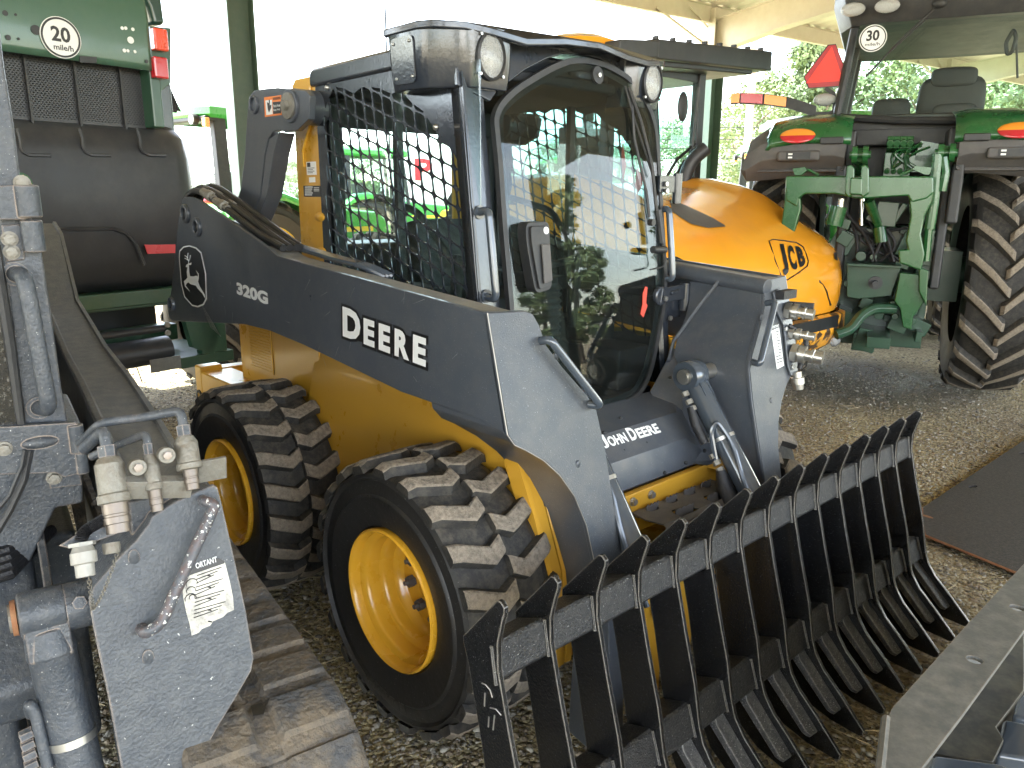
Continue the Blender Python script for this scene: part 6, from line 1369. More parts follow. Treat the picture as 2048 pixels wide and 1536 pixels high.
# fenders: swept grey shells with green tops
for s in (-1, 1):
    fn = MB(); rows = []
    for k in range(15):
        a = R(168 - k * 8.6)                                # over the wheel from the back to the front
        rr = 1.08; cx, cz = math.cos(a) * rr * 1.0, .945 + math.sin(a) * rr * (1.08)
        if k < 4: cz = max(cz, 0)
        row = []
        for f in (0, .06, .2, .5, .8, .94, 1): y = lerp(.42, 1.14, f); drop = .10 * (abs(f - .5) * 2) ** 4; row.append((cx + drop * math.cos(a) * -1, s * y, cz - drop * math.sin(a)))
        rows.append(row)
    rows = []
    for (x, zt, zb) in ((-1.00, 1.78, 1.74), (-1.08, 1.86, 1.76), (-1.06, 1.98, 1.78), (-.92, 2.08, 1.80), (-.60, 2.14, 1.92), (-.2, 2.16, 2.0), (.3, 2.12, 1.98), (.7, 1.95, 1.85), (.95, 1.6, 1.58)):
        rows.append([(x, s * .36, zt - .02), (x, s * .44, zt), (x, s * .7, zt), (x, s * .95, zt - .03), (x + .02, s * 1.06, zt - .10), (x + .04, s * 1.10, zb), (x + .06, s * 1.08, zb - .01), (x + .06, s * .40, zb - .01), (x + .02, s * .36, zb)])
    fn.grid(rows, closed=True); fn.add([rows[0][i] for i in range(9)], [tuple(range(9))]); fn.build('fender', M_['greyplastic'], tr_, bevel=.02, smooth=60)
    fi = MB(); fi.bb((-.90, s * .30, .9), (.8, s * .37, 2.05)); fi.bb((-1.02, s * .34, 1.38), (-.92, s * .42, 1.80)); fi.build('fender_inner_wall', M_['black'], tr_, bevel=.02)
    ft = MB(); rows = []
    for (x, z) in ((-1.07, 1.935), (-1.08, 1.97), (-1.02, 2.06), (-.90, 2.12), (-.60, 2.175), (-.2, 2.19)):
        rows.append([(x, s * .33, z), (x, s * .45, z + .015), (x, s * .70, z + .012), (x, s * .88, z - .01), (x + .02, s * .93, z - .07)])
    ft.grid(rows); ft.build('fender_top', M_['green'], tr_, smooth=60, solid=.012)
    la = MB(); c = V(-1.075, s * .70, 2.005)
    la.grid([[c + V(-.035 * math.cos(b) + .055 * math.sin(b) * math.sin(a), .125 * math.sin(b) * math.cos(a), .058 * math.sin(b) * math.sin(a)) for a in np.linspace(0, 2 * math.pi, 25)[:-1]] for b in np.linspace(.01, 1.57, 7)], closed=True)
    la.m = [1 if sum(la.v[i][2] for i in f) / len(f) > c.z else 0 for f in la.f]
    la.build('tail_lamp', [M_['redlens'], M_['amber']], tr_)
    dk = MB(); dk.box((-1.085, s * .46, 1.965), (.03, .16, .05)); dk.build('fender_trim', M_['black'], tr_, bevel=.008)
    sw = MB(); sw.box((-1.09, s * .68, 1.86), (.05, .30, .075)); o = sw.build('switch_housing', M_['greyplastic'], tr_, bevel=.02, seg=3)
    sw = MB(); sw.box((-1.117, s * .68, 1.86), (.006, .17, .05)); sw.build('switch_panel', M_['black'], o); sw = MB()
    for z in (1.848, 1.872): sw.box((-1.122, s * .68 + .055, z), (.005, .030, .012))
    sw.build('switch', M_['white'], o)
# body and cab base
bo = MB(); bo.bb((-.6, -.30, .62), (3.2, .30, 1.35)); bo.bb((-.35, -.44, 1.35), (1.5, .44, 2.06)); bo.build('transmission', M_['greendark'], tr_, bevel=.02)
hd = MB(); hd.bb((1.4, -.42, 1.25), (3.6, .42, 2.05)); hd.build('hood', M_['green'], tr_, bevel=.06, seg=3)
cbm = MB(); cbm.bb((-.58, -.60, 2.06), (-.50, .60, 2.18)); cbm.bb((-.62, -.44, 1.45), (-.56, -.36, 2.1)); cbm.bb((-.62, .36, 1.45), (-.56, .44, 2.1)); cbm.bb((-.58, -.44, 1.95), (-.45, .44, 2.08)); cbm.bb((-.40, -.40, 1.35), (-.35, .40, 1.96))
cbm.build('cab_base', M_['black'], tr_, bevel=.015)
SY = -.09
_before = set(bpy.data.objects)
# cab: narrow at the base, posts, glass, roof
CS = -.36
def cabbox(z, k=0):                                         # corner positions at height z
    t = (z - 2.12) / .71; return (lerp(-.62, -.52, t), lerp(.90, 1.05, t), lerp(.83, .76, t))
cf = MB()
for s in (-1, 1):
    for e in (0, 1):
        L = []
        for z in (2.12, 2.5, 2.83): x0, x1, hw = cabbox(z); L.append((x0 if e == 0 else x1, s * hw + SY * 0, z))
        cf.tube(L, .032, 8)
    L = [];
    for z in (2.12, 2.83): x0, x1, hw = cabbox(z); L.append(((x0 + x1) / 2 + .1, s * hw, z))
    cf.tube(L, .03, 8)
cf.tube([(-.62, -.83, 2.17), (-.66, -.4, 2.125), (-.67, 0, 2.11), (-.66, .4, 2.125), (-.62, .83, 2.17)], .028, 8)
cf.build('cab_frame', M_['black'], tr_)
gl = MB(); rows = []
for z in (2.13, 2.5, 2.82):
    x0, x1, hw = cabbox(z); rows.append([(x0 - .05 * math.cos(y / hw * 1.57), y, z + (.05 * (abs(y) / hw) ** 2 if z < 2.2 else 0)) for y in np.linspace(-hw, hw, 13)])
gl.grid(rows); o = gl.build('rear_window', M_['cabglass'], tr_, smooth=60)
gl = MB()
for s in (-1, 1): gl.grid([[(cabbox(z)[0], s * cabbox(z)[2], z), (cabbox(z)[1], s * cabbox(z)[2], z)] for z in (2.13, 2.82)])
gl.grid([[(cabbox(z)[1], -cabbox(z)[2], z), (cabbox(z)[1], cabbox(z)[2], z)] for z in (2.13, 2.82)])
gl.build('side_glass', M_['cabglass'], tr_, smooth=0)
rf = MB(); rp = [(-.72, .62), (-.66, .84), (-.40, .93), (1.0, .92), (1.2, .8), (1.25, 0)]
full = rp + [(x, -y) for x, y in rp[::-1][1:]] 
rf.grid([[(x * k + (1 - k) * .25, y * k, z) for x, y in full] for k, z in ((.93, 2.82), (1.0, 2.99), (1.0, 3.08), (.97, 3.12))], closed=True); rf.add([(x * .93 + .0175, y * .93, 2.821) for x, y in full], [tuple(range(len(full)))]); rf.build('roof_lower', M_['black'], tr_, bevel=.015)
rt = MB(); rt.grid([[(x * k + (1 - k) * .25, y * k, z) for x, y in full] for k, z in ((.985, 2.98), (.98, 3.04), (.9, 3.10), (.5, 3.13), (.01, 3.14))], closed=True); rt.build('roof_cap', M_['green'], tr_, smooth=50)
for y, x in ((.78, -.72), (.55, -.745), (-.55, -.745), (-.78, -.72)):
    l_ = MB(); c = V(x, y, 2.915); l_.grid([[c + V(-.03 * math.cos(b), .085 * math.sin(b) * math.cos(a), .05 * math.sin(b) * math.sin(a)) for a in np.linspace(0, 2 * math.pi, 21)[:-1]] for b in np.linspace(.01, 1.57, 5)], closed=True); l_.build('work_lamp', M_['lens'], tr_)
# sticker, wiper
sk = MB(); (c_y, c_z), = TF.px('h3', [(330, 300)], 'x', -.64)
def disc(mb, c, ry, rz_, x, n=36, sy=1): mb.add([(x, c[0] + ry * math.cos(t), c[1] + rz_ * math.sin(t)) for t in np.linspace(0, 2 * math.pi, n + 1)[:-1]], [tuple(range(n))])
rr = .095
disc(sk, (c_y, c_z), rr, rr, -.672); SK = sk.build('speed_sticker', M_['white'], tr_, smooth=0)
s2 = MB(); n = 40
s2.grid([[(-.674, c_y + r * math.cos(t), c_z + r * math.sin(t)) for t in np.linspace(0, 2 * math.pi, n + 1)[:-1]] for r in (rr * .93, rr * .85)], closed=True)
text(s2, '30', (-.674, c_y + .046, c_z - .018), (0, -1, 0), (0, 0, 1), box=(.088, .075), bold=.03); text(s2, 'mile/h', (-.674, c_y + .050, c_z - .052), (0, -1, 0), (0, 0, 1), box=(.10, .022), bold=.01)
s2.build('sticker_print', M_['decalblack'], SK, smooth=0)
wi = MB(); a = TF.px('h3', [(840, 30), (560, 290), (275, 590), (730, 160), (440, 420)], 'x', -.68); wi.tube([(-.68, *a[0]), (-.69, *a[1]), (-.685, *a[2])], .008, 6); wi.tube([(-.70, *a[3]), (-.70, *a[4])], .006, 6); wi.grid(sphere((-.70, a[0][0], a[0][1]), (.03, .05, .035), 12, 8), closed=True); wi.build('rear_wiper', M_['black'], tr_)
# seat etc seen through the glass
def pad(mb, c, r, e=.45):
    def sp_(t, k): return math.copysign(abs(t) ** k, t)
    mb.grid([[V(c[0] + r[0] * sp_(math.sin(b), e) * sp_(math.cos(a), e), c[1] + r[1] * sp_(math.sin(b), e) * sp_(math.sin(a), e), c[2] + r[2] * sp_(math.cos(b), e)) for a in np.linspace(0, 2 * math.pi, 25)[:-1]] for b in np.linspace(.001, math.pi - .001, 15)], closed=True)
se = MB(); pad(se, (.25, 0, 2.30), (.08, .25, .24)); pad(se, (.50, 0, 2.14), (.26, .25, .07)); pad(se, (.22, 0, 2.52), (.06, .17, .08)); pad(se, (.25, .44, 2.24), (.07, .15, .14)); pad(se, (.02, -.02, 2.20), (.04, .16, .10)); SE = se.build('operator_seat', M_['seat'], tr_, smooth=60)
st_ = MB(); st_.tube([(1.0, -.05 + .20 * math.cos(t), 2.33 + .05 * math.sin(t)) for t in np.linspace(0, 6.28, 20)[:-1]], .014, 8, closed=True); st_.tube([(1.15, -.05, 2.1), (1.0, -.05, 2.33)], .03, 8); st_.build('steering_wheel', M_['black'], tr_)
mr = MB(); a = TF.px('h3', [(1410, 225), (1350, 330), (1360, 420), (1400, 400), (1430, 290), (1440, 600)], 'x', -.5); mr.tube([(-.5, *p) for p in a[:5]], .014, 8, fr=.02, closed=True); mr.tube([(-.5, *a[4]), (-.5, *a[5])], .008, 6); mr.build('window_strut', M_['black'], tr_)
for _o in [q for q in bpy.data.objects if q not in _before and q.parent is tr_ and q.name.split('.')[0] in ('cab_frame', 'rear_window', 'side_glass', 'roof_lower', 'roof_cap', 'work_lamp', 'operator_seat', 'steering_wheel')]: _o.location.y += CS
# slow-moving sign on its bracket, lamp bar
sg = MB(); tri = TF.px('f1', [(1760, 305), (1815, 300), (1895, 505), (1845, 590), (1625, 605), (1595, 525)], 'x', -.55); sg.prism(tri, -.55, -.545, 'x')
SG = sg.build('slow_moving_sign', M_['decalblack'], tr_, bevel=0)
sg = MB(); tri = TF.px('f1', [(1765, 312), (1812, 306), (1888, 505), (1840, 585), (1632, 598), (1602, 525)], 'x', -.552); sg.prism(tri, -.553, -.5505, 'x'); sg.build('sign_border', mat('dark_red_reflective', (.42, .015, .025), .35), SG, smooth=0)
sg = MB(); tri = TF.px('f1', [(1788, 318), (1868, 552), (1612, 568)], 'x', -.554); sg.prism(tri, -.556, -.5535, 'x'); sg.build('sign_triangle', mat('fluorescent_red', (.95, .045, .03), .45), SG, smooth=0)
bk = MB(); P_ = TF.px('f1', [(1745, 600), (1800, 640), (1810, 700), (1800, 760), (1740, 790), (1640, 800)], 'x', -.52); bk.tube([(-.52, *p) for p in P_], .022, 4)
bk.box((-.5, P_[4][0], P_[4][1] - .0), (.08, .16, .06)); bk.build('sign_bracket', M_['black'], tr_)
bn = MB(); T_ = TF.px('f1', [(1100, 675), (1165, 672), (1325, 680), (1485, 700), (1600, 735), (1680, 765)], 'x', -.5); pp = [V(-.5, y, z) for y, z in T_]
def barseg(mb, P, h_=.036): 
    for a, b in zip(P, P[1:]): mb.add([a + V(-.02, 0, h_), b + V(-.02, 0, h_), b + V(-.02, 0, -h_), a + V(-.02, 0, -h_), a + V(.02, 0, h_), b + V(.02, 0, h_), b + V(.02, 0, -h_), a + V(.02, 0, -h_)], [(0, 1, 2, 3), (4, 5, 6, 7), (0, 1, 5, 4), (3, 2, 6, 7), (0, 3, 7, 4), (1, 2, 6, 5)])
barseg(bn, pp, .042); BN = bn.build('extremity_bar', M_['black'], tr_)
for i, m in ((0, 'amber'), (1, 'redlens'), (2, 'amber')):
    l_ = MB(); barseg(l_, [pp[i].lerp(pp[i + 1], .04) + V(-.022, 0, 0), pp[i].lerp(pp[i + 1], .96) + V(-.022, 0, 0)], .036); l_.build('reflector_segment', M_[m], BN, smooth=0)
l_ = MB(); (y, z), = TF.px('f1', [(1740, 680)], 'x', -.56); l_.grid([[V(-.56 - .03 * math.cos(b), y + .085 * math.sin(b) * math.cos(a), z + .048 * math.sin(b) * math.sin(a)) for a in np.linspace(0, 2 * math.pi, 21)[:-1]] for b in np.linspace(.01, 1.57, 5)], closed=True); l_.build('fender_work_lamp', M_['lens'], tr_)
# hitch, quick coupler, hydraulics
G = M_['green']; GDK = M_['greendark']
HX = -1.25
def HP(z, pts, x=HX): return TF.px(z, pts, 'x', x)
qc = MB()
top = HP('f2', [(300, 350), (600, 350), (720, 350), (1075, 352), (1075, 440), (1040, 470), (960, 490), (940, 455), (720, 470), (660, 468), (560, 445), (400, 445), (370, 470), (360, 515), (300, 480)]); qc.prism(top, HX - .06, HX + .06, 'x')
leg = HP('f2', [(945, 350), (1078, 355), (1070, 480), (1030, 560), (1010, 660), (1030, 760), (1010, 850), (930, 820), (895, 810), (890, 740), (940, 735), (930, 690), (955, 560), (945, 460)]); qc.prism(leg, HX - .05, HX + .05, 'x')
ll = HP('f2', [(300, 350), (370, 360), (380, 520), (330, 700), (300, 900), (230, 880), (260, 700), (290, 500)]); qc.prism(ll, HX - .05, HX + .05, 'x')
QC = qc.build('quick_hitch', G, tr_, bevel=.012, seg=2)
hk = MB()
for X in (640, 715):
    pl_ = HP('f2', [(X - 18, 300), (X + 5, 292), (X + 22, 310), (X + 22, 440), (X - 10, 465), (X - 30, 440)]); hk.prism(pl_, HX - .14, HX - .05, 'x')
pl_ = HP('f2', [(640, 360), (705, 362), (700, 450), (635, 448)]); hk.prism(pl_, HX - .16, HX - .13, 'x'); hk.build('top_hook', G, tr_, bevel=.01)
for X0, Y0_, X1, Y1_ in ((350, 310, 470, 345), (1060, 305, 900, 345)):
    t = MB(); P_ = HP('f2', [(X0, Y0_), (X1, Y1_)]); t.prism(HP('f2', [(X0 - 18, Y0_), (X0 + 50, Y0_ - 8), (X0 + 60, Y0_ + 12), (X0 + 30, Y0_ + 35), (X0 - 5, Y0_ + 38)] if X0 < 900 else [(X0 - 95, Y0_ + 10), (X0 - 80, Y0_ - 8), (X0 + 8, Y0_), (X0 - 5, Y0_ + 38), (X0 - 30, Y0_ + 38)]), HX - .03, HX + .03, 'x')
    m_ = HP('f2', [(X0 + (45 if X0 < 900 else -90), Y0_ + 5), ((X0 + X1) / 2 + (10 if X0 < 900 else -5), Y0_ + 8), (X1, Y1_)]); t.tube([(HX, *p) for p in m_], .010, 8); t.build('latch_lever', G, tr_, bevel=.004)
for X, Y in ((690, 240), (1140, 230)):                      # rockshaft lift arms
    t = MB(); P_ = HP('f2', [(X, Y), (X + (75 if X < 900 else -35), Y + 130)], -1.05); p0 = V(-1.12, *P_[0]); p1 = V(-.35, P_[0][0] * .9, P_[0][1] - .28)
    for dy in (-.035, .035): t.cyl(p0 + V(0, dy - .018, 0), p0 + V(0, dy + .018, 0), .062, n=20)
    t.tube([p0, p0.lerp(p1, .5) + V(0, 0, .02), p1], .052, 10); t.cyl(p0 + V(0, -.07, 0), p0 + V(0, .07, 0), .028, n=12); LA = t.build('lift_arm', G, tr_, bevel=0)
t = MB()
P_ = HP('f2', [(1100, 235), (1090, 340), (1075, 500), (1055, 630)], -1.15); t.tube([(-1.15, *p) for p in P_], .036, 10); t.tube([(-1.15, *p) for p in HP('f2', [(1130, 250), (1140, 330), (1120, 430)], -1.15)], .03, 8)
P_ = HP('f2', [(1075, 500), (1050, 640), (1035, 800)], -1.12); t.tube([(-1.12, *p) for p in P_], .028, 8)
t.build('lift_link', G, tr_)
t = MB(); P_ = HP('f2', [(575, 510), (548, 610)], -1.1); t.cyl((-1.1, *P_[0]), (-1.1, *P_[1]), .062, n=16); P_ = HP('f2', [(735, 480), (790, 620)], -1.05); t.ring([((-1.05, *P_[0]), .04), ((-.95, *P_[1]), .03)], 12); P_ = HP('f2', [(790, 620), (800, 700)], -.95); t.cyl((-.95, *P_[0]), (-.95, *P_[1]), .045, n=12); t.build('centre_link', G, tr_)
t = MB(); P_ = HP('f2', [(590, 470), (585, 515)], -1.1); t.cyl((-1.1, *P_[0]), (-1.1, *P_[1]), .022); P_ = HP('f2', [(698, 470), (695, 610)], -.9); t.cyl((-.9, *P_[0]), (-.9, *P_[1]), .026); P_ = HP('f2', [(1075, 490), (1070, 520)], -1.16); t.cyl((-1.16, *P_[0]), (-1.16, *P_[1]), .024); t.build('chrome_rod', M_['chrome'], tr_)
# stacked valves
for i in range(4):
    t = MB(); (y, z), = HP('h3', [(460 + i * 50, 1110)], -.62); t.box((-.66, y, z), (.12, .045, .09), (0, R(12), 0)); t.cyl((-.70, y, z + .01), (-.75, y, z - .0), .026, n=14); t.box((-.60, y, z - .15), (.10, .052, .18)); t.cyl((-.64, y, z - .26), (-.74, y - .02, z - .30), .024, n=12); t.cyl((-.64, y, z - .19), (-.70, y, z - .20), .020, n=12)
    t.build('remote_valve', G, tr_, bevel=.006)
t = MB(); rs = np.random.RandomState(2)
for i in range(7):
    a = HP('h3', [(640 + rs.rand() * 150, 1100 + rs.rand() * 60), (400 + rs.rand() * 300, 1170), (450 + rs.rand() * 300, 1300)], -.66); t.tube([(-.70 + .02 * i * .3, *p) for p in a], .011, 8, fr=.08)
t.box((-.62, *HP('h3', [(740, 1170)], -.62)[0]), (.12, .13, .14), (.2, 0, 0)); t.box((-.62, *HP('h3', [(700, 1260)], -.62)[0]), (.12, .2, .12)); t.build('hydraulic_pipe', G, tr_)
# lower rear: PTO shield, drawbar, axle housing, lots of castings
t = MB(); t.prism(HP('f2', [(620, 815), (905, 828), (900, 850), (850, 985), (680, 1000), (620, 990)], -.95), -.95, -.93, 'x'); t.prism(HP('f2', [(620, 812), (910, 826), (905, 840), (620, 826)], -1.1), -1.10, -.93, 'x'); t.build('pto_shield', M_['greendark'], tr_, bevel=.004)
t = MB(); (y, z), = HP('f2', [(770, 915)], -.95); t.cyl((-.94, y, z), (-1.05, y, z), .022, n=14); t.cyl((-.94, y, z), (-.965, y, z), .05, n=18); t.build('pto_shaft', M_['darkpanel'], tr_)
t = MB(); rs = np.random.RandomState(12)
for i in range(34):
    y = rs.uniform(-.30, .34); z = rs.uniform(.45, 1.5); t.box((-.62 - rs.rand() * .22, y, z), (.2 + rs.rand() * .1, .04 + rs.rand() * .13, .04 + rs.rand() * .14), (rs.rand() * .5, 0, 0))
for i in range(12):
    y = rs.uniform(-.3, .3); z = rs.uniform(.6, 1.4); t.cyl((-.8, y, z), (-.93, y, z), .02 + rs.rand() * .03, n=12)
t.prism([(-.6, .40), (.3, .40), (.3, 1.3), (-.6, 1.2)], -.32, .32); t.build('rear_housing', M_['greendark'], tr_, bevel=.008)
t = MB(); t.prism(HP('f2', [(900, 860), (1000, 870), (1040, 1000), (970, 1090), (960, 1160), (915, 1150), (900, 1050), (870, 1010)], -1.0), -1.02, -.92, 'x'); t.prism(HP('f2', [(1000, 830), (1050, 850), (1040, 1040), (1000, 960)], -1.05), -1.06, -1.0, 'x'); t.build('draft_arm', G, tr_, bevel=.008)
t = MB(); P_ = HP('f2', [(560, 1190), (640, 1170), (690, 1100), (760, 1065), (880, 1075)], -1.2); t.tube([(-1.2 + .06 * i, *p) for i, p in enumerate(P_)], .040, 8, fr=.06); t.box((-.75, 0, .52), (.9, .16, .08)); t.build('drawbar', GDK, tr_, bevel=.004)
t = MB()
for i in range(10):
    a = HP('f2', [(560 + rs.rand() * 420, 480 + rs.rand() * 160), (600 + rs.rand() * 320, 640 + rs.rand() * 80), (640 + rs.rand() * 260, 800)], -.86); t.tube([(-.86 - .02 * (i % 4), *p) for p in a], .012, 8, fr=.1)
t.build('hydraulic_hose', M_['greendark'] if False else M_['hose'], tr_)
t = MB(); t.cyl((0, -.9, .945), (0, .9, .945), .15, n=24); t.bb((-.3, -.55, .75), (.3, .55, 1.15)); t.build('rear_axle', M_['greendark'], tr_)
# timber and metal lengths on the ground by the tractor
for i, (a, b) in enumerate((((715, 1165), (890, 1190)), ((755, 1130), (1050, 1165)))):
    q = WF.px('f2', [a, b], 'z', .05); A_, B_ = Vector(q[0]), Vector(q[1]); d = (B_ - A_); L = d.length; m_ = (A_ + B_) / 2
    t = MB(); t.box((0, 0, 0), (L, .10, .045)); o = t.build('timber_board', M_['wood'], None, bevel=.004); o.location = (m_.x, m_.y, .035); o.rotation_euler = (0, 0, math.atan2(d.y, d.x)); tag(o, ('weathered board nearer the telehandler bumper, on wet gravel', 'weathered board lying farther back under the big tractor hitch')[i], 'board', 'boards on the ground behind the tractor')
# ---------------------------------------------------------------- round baler at the left
BF = Frame((-4.2, .4, 0), 190)
bl = thing('round_baler', 'dark green round baler with a moulded black tailgate and a 20 mile/h sticker', 'baler', BF.o, BF.yaw)
GD = M_['greendark']
BX = -1.0
def BP(z, pts, x=BX): return BF.px(z, pts, 'x', x)
t = MB(); ty0 = .56; yl = 2.9
prof_ = [(-.72, 2.02), (-.90, 2.00), (-1.0, 1.93), (-1.04, 1.80), (-1.05, 1.50), (-1.03, 1.18), (-.98, 1.02), (-.88, .95), (-.5, .93)]
rows = []
for y, k in ((.43, .0), (.435, .55), (.47, .88), (.52, .97), (.60, 1.0), (1.6, 1.0), (2.7, 1.0), (2.85, .9)):
    cx, cz = -.55, 1.5; rows.append([(lerp(cx, x, k if k else .0), y, lerp(cz, z, max(k, .93) if k else .9)) for x, z in prof_])
t.grid(rows)
t.build('tailgate_cover', M_['darkpanel'], bl, smooth=50)
t = MB()
for X0, X1 in ((160, 390), (640, 850), (1080, 1275)):
    q = BP('h1', [(X0 - 30, 985), (X0 - 5, 1060), (X0, 1130), (X0 + 20, 1170), (X0 + 60, 1190), (X1, 1195)], -1.045); t.tube([(-1.045, *p) for p in q], .010, 6)
q = BP('g1', [(250, 325), (620, 322), (690, 345), (740, 400), (790, 520)], -1.045); t.tube([(-1.05, *p) for p in q], .012, 6)
t.build('moulded_crease', M_['darkpanel'], bl)
t = MB(); q = BP('g1', [(792, 410), (960, 408), (960, 455), (808, 460)], -1.056); t.prism(q, -1.062, -1.056, 'x'); t.build('red_reflector', M_['red'], bl, smooth=0)
t = MB(); q = BP('h1', [(170, 1325), (210, 1345), (240, 1380), (262, 1450), (268, 1536), (260, 1600), (100, 1600), (100, 1325)], -1.056); t.prism(q, -1.062, -1.054, 'x'); o = t.build('shield_badge', M_['green'], bl, smooth=0)
t = MB(); q = BP('h1', [(172, 1350), (205, 1365), (228, 1400), (248, 1460), (254, 1536)], -1.064); t.tube([(-1.064, *p) for p in q], .006, 6); t.build('badge_stripe', M_['yellowrim'], o)
# upper panel
t = MB(); P_ = BP('h1', [(1165, 545), (1150, 200), (1110, 95), (1010, 20)], -1.08); y0, z0 = P_[0]
zb = z0; t.grid([[(x, y, z) for y in (y0 - .0, y0 + .02, 1.8, 3.0)] for x, z in ((-1.08, zb), (-1.085, zb + .04), (-1.09, zb + .30), (-1.07, zb + .42), (-.95, zb + .52), (-.6, zb + .62))]); t.build('tailgate_panel', mat('skylit_green_panel', (.050, .115, .078), .34, coat=.4, dirt=(.2, .22, .18), dirt_amt=.08, bump=.08, bump_scale=160), bl, smooth=40, solid=.01)  # dark green lightened in the colour to stand in for sky light
DKP = M_['greendark']
t = MB()
for X, Y, r in ((275, 230, .026), (120, 112, .007), (143, 298, .007), (1125, 472, .011), (40, 100, .014), (62, 288, .014)):
    (y, z), = BP('h1', [(X, Y)], -1.095); t.prism([(y + r * math.cos(a), z + r * math.sin(a)) for a in np.linspace(0, 6.28, 17)[:-1]], -1.097, -1.094, 'x')
t.build('panel_hole', M_['decalblack'], bl, smooth=0)
t = MB()
for X, Y, r in ((938, 216, .010), (965, 216, .010), (1020, 225, .010), (1003, 308, .020), (955, 388, .011), (982, 390, .009), (1036, 397, .009)):
    (y, z), = BP('h1', [(X, Y)], -1.095); t.prism([(y + r * math.cos(a), z + r * math.sin(a)) for a in np.linspace(0, 6.28, 17)[:-1]], -1.097, -1.094, 'x')
t.build('panel_plug', M_['white'], bl, smooth=0)
(cy_, cz_), (ry_, _) = BP('h1', [(468, 288), (622, 300)], -1.1); rr = abs(ry_ - cy_)
t = MB(); t.prism([(cy_ + rr * math.cos(a), cz_ + rr * math.sin(a)) for a in np.linspace(0, 6.283, 41)[:-1]], -1.099, -1.096, 'x'); SK = t.build('speed_sticker', M_['white'], bl, smooth=0)
t = MB(); t.grid([[(-1.101, cy_ + r * math.cos(a), cz_ + r * math.sin(a)) for a in np.linspace(0, 6.283, 49)[:-1]] for r in (rr * .96, rr * .86)], closed=True)
text(t, '20', (-1.101, cy_ + rr * .47, cz_ - rr * .22), (0, -1, 0), (0, 0, 1), box=(rr * .94, rr * .74), bold=.03); text(t, 'mile/h', (-1.101, cy_ + rr * .42, cz_ - rr * .62), (0, -1, 0), (0, 0, 1), box=(rr * .98, rr * .28), bold=.02); t.build('sticker_print', M_['decalblack'], SK, smooth=0)
t = MB(); q = BP('h1', [(612, 428), (742, 438), (742, 486), (612, 478)], -1.096); t.prism(q, -1.098, -1.094, 'x'); t.build('small_plate', M_['decalblack'], bl, smooth=0)
# black roller mesh bay
t = MB(); zt = zb + .02; zc = 1.98
hol = []
t.bb((-.93, .72, zc - .1), (-.92, 3.0, zt + .1)); t.build('bay_backing', M_['darkin'], bl, smooth=0)
t = MB()
for y in (.86, 1.13, 1.40, 1.67): t.bb((-.97, y, zc - .05), (-.93, y + .012, zt + .05))
t.build('bay_divider', M_['black'], bl, smooth=0)
t = MB(); holes_ = []
dy, dz = .020, .012
for i in range(int(1.5 / dy)):
    for j in range(int((zt - zc) / dz)):
        c = (.74 + i * dy + (dy / 2 if j % 2 else 0), zc + .01 + j * dz); holes_.append([(c[0] - dy * .38, c[1]), (c[0], c[1] - dz * .38), (c[0] + dy * .38, c[1]), (c[0], c[1] + dz * .38)])
if len(holes_) < 6000: t.plate([(.72, zc - .03), (2.3, zc - .03), (2.3, zt + .03), (.72, zt + .03)], holes_, -.945, -.942, 'x')
t.build('expanded_mesh', M_['darkpanel'], bl, smooth=0)
t = MB(); t.bb((-1.06, .66, 1.97), (-.90, .73, zb + .02)); t.bb((-.6, .46, 1.0), (.9, .52, 2.2)); t.bb((-1.0, .50, .85), (-.85, 2.9, .95)); t.build('side_frame', GD, bl, bevel=.01)
# lamps
(ya, za), (yb, zb2) = BP('h1', [(1160, 210), (1300, 405)], -1.09)
for (Ya, Yb, m) in ((210, 402, 0), (430, 612, 1)):
    (ya, za), (yb, zb2) = BP('h1', [(1160, Ya), (1285, Yb)], -1.09); t = MB(); t.bb((-1.06, yb, zb2), (-1.12, ya, za)); t.build('tail_lamp', [mat('bright_red_lens', (.75, .07, .03), .2, coat=.8, bump=.5, bump_scale=90), M_['redlens']][m], bl, bevel=.012)
t = MB(); q = BP('h1', [(1150, 200), (1310, 215), (1308, 640), (1185, 745), (1165, 545)], -1.05); t.prism(q, -1.055, -1.03, 'x'); t.build('lamp_bracket', GD, bl, bevel=.004)
t = MB(); q = BP('h1', [(1040, -60), (1215, -20), (1245, 200), (1150, 205), (1110, 60)], -.9); t.prism(q, -.95, -.3, 'x'); t.bb((-.6, .50, zb + .2), (1.2, .62, zb + 1.0)); t.build('side_shield', mat('deep_green_side', (.012, .045, .035), .3, coat=.5), bl, bevel=.03, seg=3)
t = MB(); a, b = BP('h1', [(1275, 670), (1355, 850)], -.8); L = []
for k in range(90): f = k / 89; L.append((-.8 + .022 * math.cos(k * .9), lerp(a[0], b[0], f) + .026 * math.sin(k * .9), lerp(a[1], b[1], f)))
t.tube(L, .006, 6); t.build('coil_spring', M_['black'], bl)
t = MB(); t.cyl((-.8, *b), (-.8, b[0] + .14, b[1] + .004), .016, n=10); (y, z), = BP('h1', [(1250, 850)], -.85); t.box((-.85, y, z - .02), (.05, .13, .42)); t.build('spring_arm', M_['blackgloss'], bl, bevel=.02)
